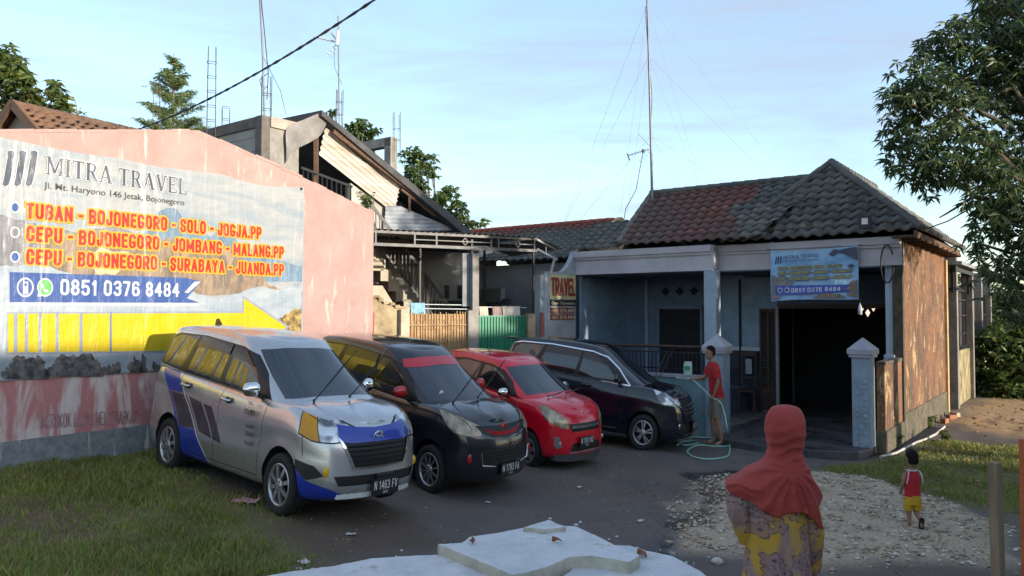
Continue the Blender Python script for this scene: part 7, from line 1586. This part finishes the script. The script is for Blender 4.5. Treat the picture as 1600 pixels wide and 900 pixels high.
# ---- small child walking away
cp0 = G(1427, 827); child = thing('person', 'small child in red vest and yellow shorts walking away on the rubble', 'person', (cp0.x, cp0.y, cp0.z + .01), radians(90), None, (1, 1, 1.2)); CS = .00632
nd = {'pelvis': ((0, 0, .335), (.068, .082)), 'belly': ((.01, 0, .43), (.066, .080)), 'chest': ((.012, 0, .53), (.066, .085)), 'upper': ((.01, 0, .60), (.05, .075)), 'neck': ((.012, 0, .645), .034), 'jaw': ((.02, 0, .68), .04), 'shL': ((.01, .090, .60), .034), 'elL': ((.01, .128, .48), .024), 'wrL': ((.07, .12, .40), .018), 'shR': ((.01, -.090, .60), .034), 'elR': ((.03, -.125, .485), .024), 'wrR': ((.11, -.10, .44), .018),
      'hipL': ((0, .045, .30), .056), 'knL': ((.015, .05, .175), .036), 'anL': ((-.01, .052, .045), .023), 'toL': ((.07, .057, .02), .02), 'hipR': ((0, -.045, .30), .056), 'knR': ((.01, -.048, .175), .036), 'anR': ((-.09, -.055, .10), .023), 'toR': ((-.10, -.06, .025), .02)}
ed2 = [('pelvis', 'belly'), ('belly', 'chest'), ('chest', 'upper'), ('upper', 'neck'), ('neck', 'jaw'), ('upper', 'shL'), ('shL', 'elL'), ('elL', 'wrL'), ('upper', 'shR'), ('shR', 'elR'), ('elR', 'wrR'), ('pelvis', 'hipL'), ('hipL', 'knL'), ('knL', 'anL'), ('anL', 'toL'), ('pelvis', 'hipR'), ('hipR', 'knR'), ('knR', 'anR'), ('anR', 'toR')]
me = skin_mesh(nd, ed2, 'pelvis'); hm = MB(); head(hm, (.025, 0, .755), .82, .1, .1); hand(hm, (.07, .12, .40), (.6, 0, -.8), (.5, -.8, .2), .52, .6, 1); hand(hm, (.11, -.10, .44), (.8, .2, -.4), (.2, .9, .1), .52, .6, -1); join_into(me, hm); link_mesh('body', me, SKIN_, child); hair_cap((.02, 0, .755), .86, .1, -.06, HAIR, child)
CR = cloth_mat('vest_red', (.46, .012, .02)); CYL = cloth_mat('shorts_yellow', (.58, .34, .02)); CWH = pm('vest_trim', (.6, .58, .58), .8)
m = MB(); m.loft([[V(.005 + dx_ * cos(a), wy_ * sin(a) + .003 * sin(5 * a + z * 40), z) for a in [2 * pi * k / 24 for k in range(24)]] for z, dx_, wy_ in ((.355, .088, .104), (.42, .083, .098), (.50, .080, .098), (.56, .074, .098), (.60, .062, .090), (.635, .050, .066))], cap=False); vs_ = m.build('vest', CR, child)
for q in (-1, 1): MB().tube([(-.045, q * .068, .637), (-.070, q * .088, .60), (-.072, q * .099, .55), (-.055, q * .104, .50)], .0075, 6).build('vest_trim', CWH, vs_)
MB().tube([V(.005 - .052 * cos(a), .066 * sin(a), .638) for a in [2 * pi * k / 16 for k in range(17)]], .008, 6).build('neck_trim', CWH, vs_)
m = MB(); m.loft([[V(.0 + dx_ * cos(a), wy_ * sin(a), z) for a in [2 * pi * k / 24 for k in range(24)]] for z, dx_, wy_ in ((.27, .088, .10), (.32, .088, .102), (.37, .082, .098))], cap=False); limb_sleeve(m, [(0, .05, .32), (.005, .055, .26), (.012, .058, .205)], [.062, .062, .060], seed=5); limb_sleeve(m, [(0, -.05, .32), (.005, -.055, .26), (.008, -.056, .205)], [.062, .062, .060], seed=6); m.build('shorts', CYL, child)
SND = pm('sandal_black', (.015, .014, .014), .7); MB().prism([(-.075, -.085, -.01), (-.065, -.03, -.01), (-.10, -.025, .13), (-.12, -.055, .15), (-.115, -.088, .12)], (-.014, 0, .002)).build('sandal', SND, child, bevel=.004); MB().prism([(-.05, .028, .004), (.10, .030, .004), (.115, .055, .004), (.10, .085, .004), (-.05, .08, .004)], (0, 0, .010)).build('sandal', SND, child)
pass
# ---- woman seen from behind
WY = 4.4; wx = P(1215, 700, WY).x; wz = zg(wx, WY); wom = thing('person', 'woman seen from behind in a red headscarf and mustard patterned dress, nearest the camera', 'person', (wx, WY, wz), 0, None, (1, 1, 1.2)); K = WY / 1200
def WZ(py): return (P(1215, py, WY).z - wz) / 1.2
def WX(px): return (px - 1215) * K
zs_ = WZ(722)  # shoulder height
nd = {'pelvis': ((0, 0, .84), (.15, .12)), 'belly': ((0, 0, .98), (.125, .10)), 'chest': ((.0, 0, 1.14), (.13, .10)), 'upper': ((.01, .01, zs_ - .06), (.085, .065)), 'neck': ((.025, .01, zs_ + .05), .046), 'jaw': ((.03, .02, zs_ + .11), .048), 'shL': ((-.115, .0, zs_ - .10), .045), 'elL': ((-.245, -.01, zs_ - .18), .038), 'wrL': ((-.165, .03, zs_ - .38), .026), 'shR': ((.135, .0, zs_ - .10), .045), 'elR': ((.185, -.02, zs_ - .32), .04), 'wrR': ((.20, .08, zs_ - .52), .027),
      'hipL': ((-.09, 0, .78), .10), 'knL': ((-.085, .01, .44), .06), 'anL': ((-.085, 0, .09), .037), 'toL': ((-.09, .13, .03), .033), 'hipR': ((.09, 0, .78), .10), 'knR': ((.085, .01, .44), .06), 'anR': ((.085, 0, .09), .037), 'toR': ((.09, .13, .03), .033)}
me = skin_mesh(nd, ed2, 'pelvis'); hm = MB(); head(hm, (.035, .03, WZ(673)), .84, radians(80), 0); hand(hm, (-.165, .03, zs_ - .38), (.55, .45, -.6), (.6, -.5, .2), .9, .5, 1); hand(hm, (.20, .08, zs_ - .52), (.05, .2, -1), (-1, .1, 0), .9, .5, 1); join_into(me, hm); link_mesh('body', me, SKIN_, wom)
def dress_mat():
    m = Mat('mustard_floral', (.5, .32, .04), .85); v = m.coord((1, .6, .8)); f = m.noise(v, 5.0, 5, .6, .8); c = m.mix(m.ramp(f, [(.46, 0), (.56, 1)]), (.44, .255, .03), (.25, .155, .14))
    t = m.N.new('ShaderNodeTexCoord'); sx = m.N.new('ShaderNodeSeparateXYZ'); m.L.new(t.outputs['Object'], sx.inputs[0]); cx = m.N.new('ShaderNodeCombineXYZ'); m.L.new(m.math('ADD', sx.outputs['X'], m.math('MULTIPLY', sx.outputs['Y'], .7)), cx.inputs[0]); m.L.new(m.math('MULTIPLY', sx.outputs['Z'], 1.15), cx.inputs[1])
    vo = m.N.new('ShaderNodeTexVoronoi'); vo.voronoi_dimensions = '2D'; vo.inputs['Scale'].default_value = 8.0; vo.inputs['Randomness'].default_value = .8; m.L.new(cx.outputs[0], vo.inputs['Vector'])
    sb_ = m.N.new('ShaderNodeVectorMath'); sb_.operation = 'SUBTRACT'; m.L.new(cx.outputs[0], sb_.inputs[0]); m.L.new(vo.outputs['Position'], sb_.inputs[1]); s2 = m.N.new('ShaderNodeSeparateXYZ'); m.L.new(sb_.outputs[0], s2.inputs[0])
    an = m.math('ARCTAN2', s2.outputs['Y'], s2.outputs['X']); ln = m.N.new('ShaderNodeVectorMath'); ln.operation = 'LENGTH'; m.L.new(sb_.outputs[0], ln.inputs[0])
    pet = m.math('ADD', .55, m.math('MULTIPLY', m.math('ABSOLUTE', m.math('COSINE', m.math('MULTIPLY', an, 2.5))), .45)); q = m.math('DIVIDE', ln.outputs['Value'], m.math('MULTIPLY', pet, .048))
    fill = m.ramp(m.math('MULTIPLY', q, .5), [(.44, 1), (.48, 0)]); rim = m.ramp(m.math('MULTIPLY', q, .5), [(.40, 0), (.44, 1), (.50, 1), (.54, 0)]); c = m.mix(m.math('MULTIPLY', fill, .6), c, (.20, .115, .14)); c = m.mix(m.math('MULTIPLY', rim, .7), c, (.06, .035, .05)); c = m.mix(m.ramp(m.math('MULTIPLY', q, .5), [(.10, .8), (.13, 0)]), c, (.05, .03, .045))
    ln2 = m.ramp(m.noise(m.coord((1, .6, .5)), 14, 3, .5, 1.5), [(.47, 0), (.5, .5), (.53, 0)]); c = m.mix(m.math('MULTIPLY', ln2, m.ramp(f, [(.46, 0), (.58, 1)])), c, (.40, .32, .28)); m.color(c); m.bump(m.noise(m.coord((3, 3, .7)), 4, 4, .5, .5), .35, .05); return m.m
DR = dress_mat()
m = MB(); rg = []
for py, xl, xr, d in ((735, 1166, 1262, .085), (760, 1164, 1262, .115), (790, 1163, 1262, .125), (830, 1166, 1260, .13), (870, 1164, 1262, .145), (910, 1160, 1266, .16), (980, 1158, 1268, .17), (1080, 1150, 1275, .19), (1150, 1142, 1284, .21)):
    z = max(.04, WZ(py)); c = (WX(xl) + WX(xr)) / 2; w = (WX(xr) - WX(xl)) / 2; fa = np.interp(z, [.2, 1.1], [.022, .004]); rg.append([V(c + w * cos(a) * (1 + fa * 2 * sin(7 * a + z * 2)), d * sin(a) + fa * sin(9 * a + z * 3), z) for a in [2 * pi * k / 48 for k in range(48)]])
m.loft(rg, cap=False); m.build('dress', DR, wom)
m = MB(); limb_sleeve(m, [(-.09, 0, zs_ - .11), (-.17, 0, zs_ - .15), (-.245, -.01, zs_ - .19), (-.205, .01, zs_ - .28), (-.165, .03, zs_ - .37)], [.05, .06, .062, .060, .050], wr=.06, seed=7); m.build('sleeve', DR, wom)
m = MB(); limb_sleeve(m, [(.11, 0, zs_ - .11), (.165, -.01, zs_ - .20), (.19, -.02, zs_ - .32), (.198, .03, zs_ - .43), (.205, .08, zs_ - .51)], [.05, .058, .060, .062, .062], wr=.06, seed=8); m.build('sleeve', DR, wom)
# headscarf: close round the head, falling in folds over the shoulders, longer on the right
HJ = cloth_mat('red_headscarf', (.34, .042, .032), 1.4, .3); m = MB(); rg = []; na = 96
prof = [(631.8, 1226.5, 1227.5, .002, .002), (632.5, 1221, 1233, .022, .02), (636, 1208, 1246, .055, .045), (643, 1202, 1252, .085, .07), (654, 1197.5, 1255.5, .104, .09), (668, 1196.5, 1257, .11, .10), (682, 1198, 1257, .10, .10), (694, 1200, 1255, .085, .10), (704, 1200, 1253, .075, .10), (714, 1197, 1255, .078, .115), (722, 1188, 1259, .088, .125), (731, 1174, 1265, .102, .13), (740, 1158, 1270, .115, .135), (749, 1144, 1274, .125, .14), (757, 1137, 1277, .13, .145), (766, 1136, 1279, .135, .15), (775, 1140, 1280, .14, .155), (784, 1147, 1281, .142, .16)]
PR = np.array(prof); NR = 70; tt = np.linspace(0, 1, NR); t0 = np.linspace(0, 1, len(PR)); PI_ = np.stack([pchip(t0, PR[:, q], tt) for q in range(5)], 1); na = 128
for i, (py, xl, xr, db, df) in enumerate(PI_):
    z = WZ(py); c = (WX(xl) + WX(xr)) / 2; w = (WX(xr) - WX(xl)) / 2; f = max(0, (tt[i] - .45) / .55); ring_ = []
    for k in range(na):
        a = 2 * pi * k / na; ca, sa = cos(a), sin(a); d = db if sa < 0 else df; x = c + w * ca
        # swags: folds run from the left elbow up to a gather right of the nape, fanning out below it
        gx, gy = x - .05, z - (zs_ - .02); th = atan2(gy, -gx); rad = math.hypot(gx, gy * 1.2)
        ph_ = th * 9 + 2.2 * noise.noise((x * 6, z * 6, 1)); fo = min(1, f * 1.6) * min(1, rad / .08) * (.017 * (1 - abs(sin(ph_)) ** .6 * 1.3) + .004 * sin(ph_ * 2.7 + 1))
        hd = max(0, 1 - abs(tt[i] - .42) / .22); fo += hd * .009 * (1 - abs(sin(z * 62 - x * 14 + 1.5 * noise.noise((x * 9, z * 5, 4)))) ** .6 * 1.4) + .0015 * sin(7 * a + i * .3)
        zz = z - f * f * (.115 * max(0, ca) ** 1.2 - .035 * max(0, -ca - .3)) + f * f * .014 * sin(a * 5 + 1) - f * f * .03 * max(0, 1 - abs(ca + .2) * 1.5)
        ring_.append(V(c + (w + fo) * math.copysign(abs(ca) ** .92, ca), (d + fo * 1.3) * math.copysign(abs(sa) ** .95, sa), zz))
    rg.append(ring_)
m.loft(rg, cap=False); hj = m.build('headscarf', HJ, wom); md = hj.modifiers.new('thick', 'SOLIDIFY'); md.thickness = .006; md.offset = 1
# ================================================================ small things
foam = Mat('white_foam', (.62, .64, .66), .75)
def _foam():
    m = foam; v = m.coord(); f = m.noise(v, 3, 7, .65); g = m.noise(v, 55, 4, .7); s = m.noise(v, 3.2, 7, .7)
    c = m.ramp(f, [(.3, (.50, .51, .52)), (.6, (.66, .67, .68))]); c = m.mix(m.ramp(s, [(.60, 0), (.70, .7)]), c, (.34, .27, .19)); c = m.mix(m.ramp(g, [(.63, 0), (.70, .75)]), c, (.20, .18, .16)); m.color(c); m.bump(m.math('ADD', m.math('MULTIPLY', f, 1.5), m.math('MULTIPLY', g, .6)), .8, .02)
_foam()
edge_m = pm('foam_edge', (.50, .46, .37), .85, .25, 5, .5)
def slab(name, label, px, Ztop, th, seed, group='broken white slabs in the foreground'):
    """slab with ragged outline: top outline in photo pixels on the level z = Ztop"""
    r = random.Random(seed); pts = []
    for x, y in px:
        lo, hi = 1.0, 40.0
        for _ in range(50):
            mdd = (lo + hi) / 2
            if P(x, y, mdd).z > Ztop: lo = mdd
            else: hi = mdd
        pts.append(P(x, y, lo))
    o = []; n = len(pts)
    for i in range(n):
        a, b = pts[i], pts[(i + 1) % n]; k = max(1, int((b - a).length / .045))
        for j in range(k): q = a.lerp(b, j / k); o.append(q + V(r.uniform(-1, 1), r.uniform(-1, 1), 0) * .0045)
    c = sum(o, V(0, 0, 0)) / len(o); t = thing(name, label, 'slab', (c.x, c.y, Ztop - th), 0, group); rel = [q - V(c.x, c.y, Ztop - th) for q in o]; m = MB(); N_ = len(rel)
    rings = [[V(q.x * .995, q.y * .995, 0) for q in rel], [V(q.x * (1 + r.uniform(-.004, .001)), q.y * (1 + r.uniform(-.004, .001)), th * .55) for q in rel], [V(q.x, q.y, th - .012 - r.uniform(0, .01)) for q in rel], [V(q.x * .993, q.y * .993, th - r.uniform(0, .002)) for q in rel]]
    m.loft(rings, 1, True, False); bm = bmesh.new(); vv = [bm.verts.new(q) for q in rings[-1]]; f = bm.faces.new(vv); bmesh.ops.triangulate(bm, faces=bm.faces)
    for ax_ in (0, 1):
        c0 = min(v.co[ax_] for v in bm.verts); c1 = max(v.co[ax_] for v in bm.verts); q = c0 + .05
        while q < c1 - .02:
            co = V(0, 0, th); co[ax_] = q; no = V(0, 0, 0); no[ax_] = 1; bmesh.ops.bisect_plane(bm, geom=bm.verts[:] + bm.edges[:] + bm.faces[:], plane_co=co, plane_no=no); q += .055
    for v in bm.verts:
        if not v.is_boundary: v.co.z += .010 * noise.noise((v.co.x * 2.2, v.co.y * 2.2, seed)) + .006 * noise.noise((v.co.x * 9, v.co.y * 9, seed)) - .012 * max(0, noise.noise((v.co.x * 5, v.co.y * 5, seed + 7)) - .35)
    bm.verts.index_update(); m.add([v.co.copy() for v in bm.verts], [tuple(v.index for v in f_.verts) for f_ in bm.faces], 0, True); bm.free(); m.build('slab', [foam, edge_m], t); return t
slab('foam_slab', 'largest white slab in the foreground with a straight front edge', [(684, 850), (720, 848), (735, 838), (780, 832), (818, 824), (858, 820), (900, 822), (935, 838), (962, 852), (1000, 868), (985, 878), (950, 872), (925, 868), (890, 870), (860, 884), (820, 895), (800, 898)], .53, .17, 1)
slab('foam_slab', 'white slab with the low flat top at the bottom left of the group', [(395, 903), (450, 893), (520, 884), (580, 872), (640, 868), (682, 866), (740, 882), (800, 902), (860, 930), (800, 1040), (380, 1040)], .44, .14, 2)
slab('foam_slab', 'thin white slab leaning down to the right at the bottom of the picture', [(960, 851), (985, 852), (1010, 860), (1050, 868), (1095, 892), (1130, 920), (1100, 1040), (900, 1040), (860, 915), (905, 880), (925, 872), (960, 874), (1000, 872)], .43, .12, 3)
slab('foam_slab', 'small broken white piece lying on the back edge of the largest slab', [(818, 824), (840, 817), (858, 812), (870, 818), (884, 823), (850, 827)], .57, .04, 4)
# wooden posts on the right
WD = pm('grey_wood', (.26, .19, .115), .85, .35, 3, .4, stretch=(5, 5, .5)); q = P(1552, 722, 4.9); t = thing('wooden_post', 'plain weathered wooden post at the bottom right, nearer the woman', 'post', (q.x + .02, 4.9, -.2), .5); m = MB(); m.bar((.02, 0, 0), (-.02, 0, q.z + .2), .062, .058, (0, 1, 0)); m.build('post', WD, t, bevel=.004)
q = P(1599, 686, 4.6); t = thing('orange_post', 'orange painted board standing at the very right edge', 'post', (q.x + .02, 4.6, -.2), .2); MB().box((0, 0, (q.z + .2) / 2), (.075, .045, q.z + .2)).build('board', pm('orange_paint', (.42, .10, .025), .7, .3, 4, .15), t, bevel=.004)
# hose
HS = pm('hose_green', (.30, .52, .44), .4, .15, 5); ho = thing('garden_hose', 'pale green hose running from the man\'s hands and coiled on the ground', 'hose'); Rm = man.rotation_euler.to_matrix()
def mw(x, y, z): return man.location + Rm @ V(x, y, z * 1.2)
def gz_(px, py, h=.02): p = G(px, py); return p + V(0, 0, h)
pts = [P(1058, 590, 15.8), mw(.66, -.14, 1.165), mw(.55, -.14, 1.17), mw(.46, -.14, 1.15), mw(.36, 0, 1.07), mw(.22, .15, .95), mw(.11, .17, .86), mw(-.03, .20, .80), mw(-.12, .24, .62), mw(-.17, .30, .3), gz_(1139, 690, .10), gz_(1140, 708), gz_(1133, 716), gz_(1108, 719), gz_(1085, 716), gz_(1074, 708), gz_(1080, 701), gz_(1094, 697), gz_(1118, 699), gz_(1142, 698), gz_(1152, 692), gz_(1143, 688), gz_(1122, 686), gz_(1100, 685), gz_(1078, 685), gz_(1060, 690), gz_(1068, 697), gz_(1090, 694), gz_(1082, 690), gz_(1066, 692), gz_(1058, 697)]
def smooth_path(p, k=6):
    o = []
    for i in range(len(p) - 1):
        a, b, c, d = p[max(i - 1, 0)], p[i], p[i + 1], p[min(i + 2, len(p) - 1)]
        for j in range(k): t = j / k; o.append(.5 * ((2 * b) + (c - a) * t + (2 * a - 5 * b + 4 * c - d) * t * t + (3 * b - a - 3 * c + d) * t ** 3))
    return o + [p[-1]]
MB().tube(smooth_path(pts), .018, 7).build('hose', HS, ho)
# soap pouch on the coping
q = H(-4.14, -2.0, 1.16); t = thing('soap_pouch', 'pale green soap pouch standing on the low wall next to the man', 'pouch', q, HZ); m = MB(); m.loft([[V(w * cos(a), d * sin(a), z) for a in [2 * pi * k / 16 for k in range(16)]] for z, w, d in ((0, .11, .05), (.1, .115, .05), (.22, .11, .03), (.30, .10, .008))]); m.build('pouch', pm('pouch_green', (.45, .60, .50), .4, .1, 5), t); MB().box((0, -.05, .15), (.13, .012, .10)).build('label', pm('pouch_label', (.08, .32, .20), .4), t)
# picture frame / chair by the door
t = thing('chair', 'old dark wooden chair back standing beside the folding door', 'chair', H(-3.95, 1.35, -.1), HZ + .2); DW_ = pm('dark_wood', (.055, .026, .018)); m = MB()
m.box((0, 0, .62), (.42, .42, .05)); m.build('seat', DW_, t, bevel=.01); m = MB()
for x in (-.18, .18): m.bar((x, .19, .6), (x, .24, 1.62), .045, .05, (0, 1, 0))
m.box((0, .235, 1.58), (.40, .04, .12)); m.box((0, .22, .95), (.36, .03, .06)); m.build('backrest', DW_, t, bevel=.008); MB().box((0, .225, 1.25), (.16, .02, .40)).build('back_panel', pm('pale_panel', (.30, .32, .34), .6), t)
for x in (-.18, .18):
    for y in (-.18, .18): MB().box((x, y, .3), (.045, .045, .6)).build('leg', DW_, t)
# rubbish, stones, bricks
r = random.Random(12)
def stone(label, px, py, s, mat, name='stone', cat='stone', group=None):
    p = G(px, py); t = thing(name, label, cat, p, r.uniform(0, 3), group); m = MB(); n = 10; rg = []
    for z, q in ((0, .8), (.25, 1), (.6, .85), (.85, .4)): rg.append([V(s * q * cos(a) * r.uniform(.8, 1.2), s * .8 * q * sin(a) * r.uniform(.8, 1.2), s * z) for a in [2 * pi * k / n for k in range(n)]])
    m.loft(rg); m.build('stone', mat, t); return t
LP = LM[2]
for px, py, s, lab in ((1170, 642, .09, 'white stone by the dark tiled dado, largest'), (1183, 640, .07, 'white stone by the dark tiled dado, middle one'), (1194, 643, .10, 'rounded white stone at the foot of the folding door'), (1160, 647, .05, 'small white stone by the dark tiled dado, leftmost')): 
    t = stone(lab, px, py, s, pm('stone_grey_white', (.40, .42, .45), .9, .3, 6, .3), group='white stones by the garage door'); t.location.z = -.07
for px, py, lab in ((1476, 661, 'loose brick beside the house plinth, nearest'), (1487, 655, 'loose brick leaning at the foot of the first pier'), (1492, 651, 'pale loose brick at the foot of the first pier')):
    p = G(px, py); t = thing('loose_brick', lab, 'brick', p + V(0, 0, .06), r.uniform(0, 3), 'loose bricks by the side fence'); MB().box((0, 0, 0), (.26, .13, .12)).build('brick', pm('loose_brick_red', (.30, .13, .07), .9, .3, 6, .3) if px < 1490 else LM[0], t, bevel=.012)
def scrap(label, px, py, s, mat, name, cat):
    p = G(px, py); t = thing(name, label, cat, p + V(0, 0, .01), r.uniform(0, 3)); n = 12; vs = []
    for j in range(n + 1):
        for i in range(n + 1): x, y = (i / n - .5) * s * 1.6, (j / n - .5) * s; vs.append((x * (1 + .2 * noise.noise((j * .4, 1, px))), y * (1 + .3 * noise.noise((i * .4, 2, px))), .35 * s * abs(noise.noise((i * .35, j * .35, px * .1)))))
    MB().add(vs, [(j * (n + 1) + i, j * (n + 1) + i + 1, (j + 1) * (n + 1) + i + 1, (j + 1) * (n + 1) + i) for j in range(n) for i in range(n)], 0, True).build('sheet', mat, t)
scrap('crumpled pink plastic bag on the earth by the silver car front wheel', 387, 785, .20, pm('pink_plastic', (.55, .30, .32), .5, .2, 9, .3), 'plastic_bag', 'litter')
for px, py, s, lab in ((548, 836, .07, 'white paper scrap on the earth behind the left slab'), (475, 880, .08, 'white scrap just left of the low slab'), (762, 786, .05, 'small white scrap beside the black car plate'), (905, 762, .06, 'tiny white scrap on the dark ground before the red car'), (1000, 815, .07, 'thin white stick like scrap near the wet streak')): scrap(lab, px, py, s, pm('paper_white', (.6, .58, .55), .7, .2, 9), 'paper_scrap', 'litter')
for px, py, s, lab in ((870, 846, .06, 'brown leaf on the middle of the largest white slab'), (738, 848, .07, 'brown leaf at the left corner of the largest white slab'), (1003, 868, .10, 'curled brown leaf on the right hand white slab'), (920, 880, .12, 'rusty brown leaf in the gap between the white slabs')):
    p = P(px, py, 7.0); zt2 = .54 if px < 900 else .445; lo, hi = 2.0, 20.0
    for _ in range(40):
        md_ = (lo + hi) / 2
        if P(px, py, md_).z > zt2: lo = md_
        else: hi = md_
    p = P(px, py, lo); t = thing('dry_leaf', lab, 'leaf', p, r.uniform(0, 3), 'dry leaves on the white slabs'); rg = []
    for k in range(7): f = k / 6; w = s * .38 * sin(pi * min(max(f, .03), .97)); rg.append([V((f - .5) * s * 1.5, -w, .015 + .03 * f), V((f - .5) * s * 1.5, 0, .004 + .01 * sin(f * 5)), V((f - .5) * s * 1.5, w, .02)])
    MB().loft(rg, closed=False, cap=False).build('blade', pm('dry_leaf_brown', (.26, .085, .04), .7, .4, 8), t)
# rubble at the drain
for k, (px, py, s) in enumerate(((1052, 800, .06), (1075, 845, .05), (1120, 880, .07), (1305, 862, .08), (1420, 785, .06), (1380, 845, .07))):
    stone(['pale stone at the left rim of the rubble patch', 'pale stone beside the wet streak', 'pale stone at the bottom of the rubble next to the woman', 'pale stone just right of the woman', 'pale stone left of the child feet', 'pale stone in the middle of the rubble below the child'][k], px, py, s, LM[k % 3], group='larger stones in the rubble')

# crumbs broken off the slabs
for k in range(26):
    px, py = r.choice([(690, 872), (720, 886), (1010, 862), (1060, 872), (600, 868), (480, 888), (1100, 885), (880, 816), (940, 842)]); px += r.uniform(-28, 28); py += r.uniform(-7, 9)
    stone('crumb of white foam lying by the white slabs', px, py, r.uniform(.012, .032), foam.m, 'foam_crumb', 'crumb', 'crumbs of foam round the white slabs')
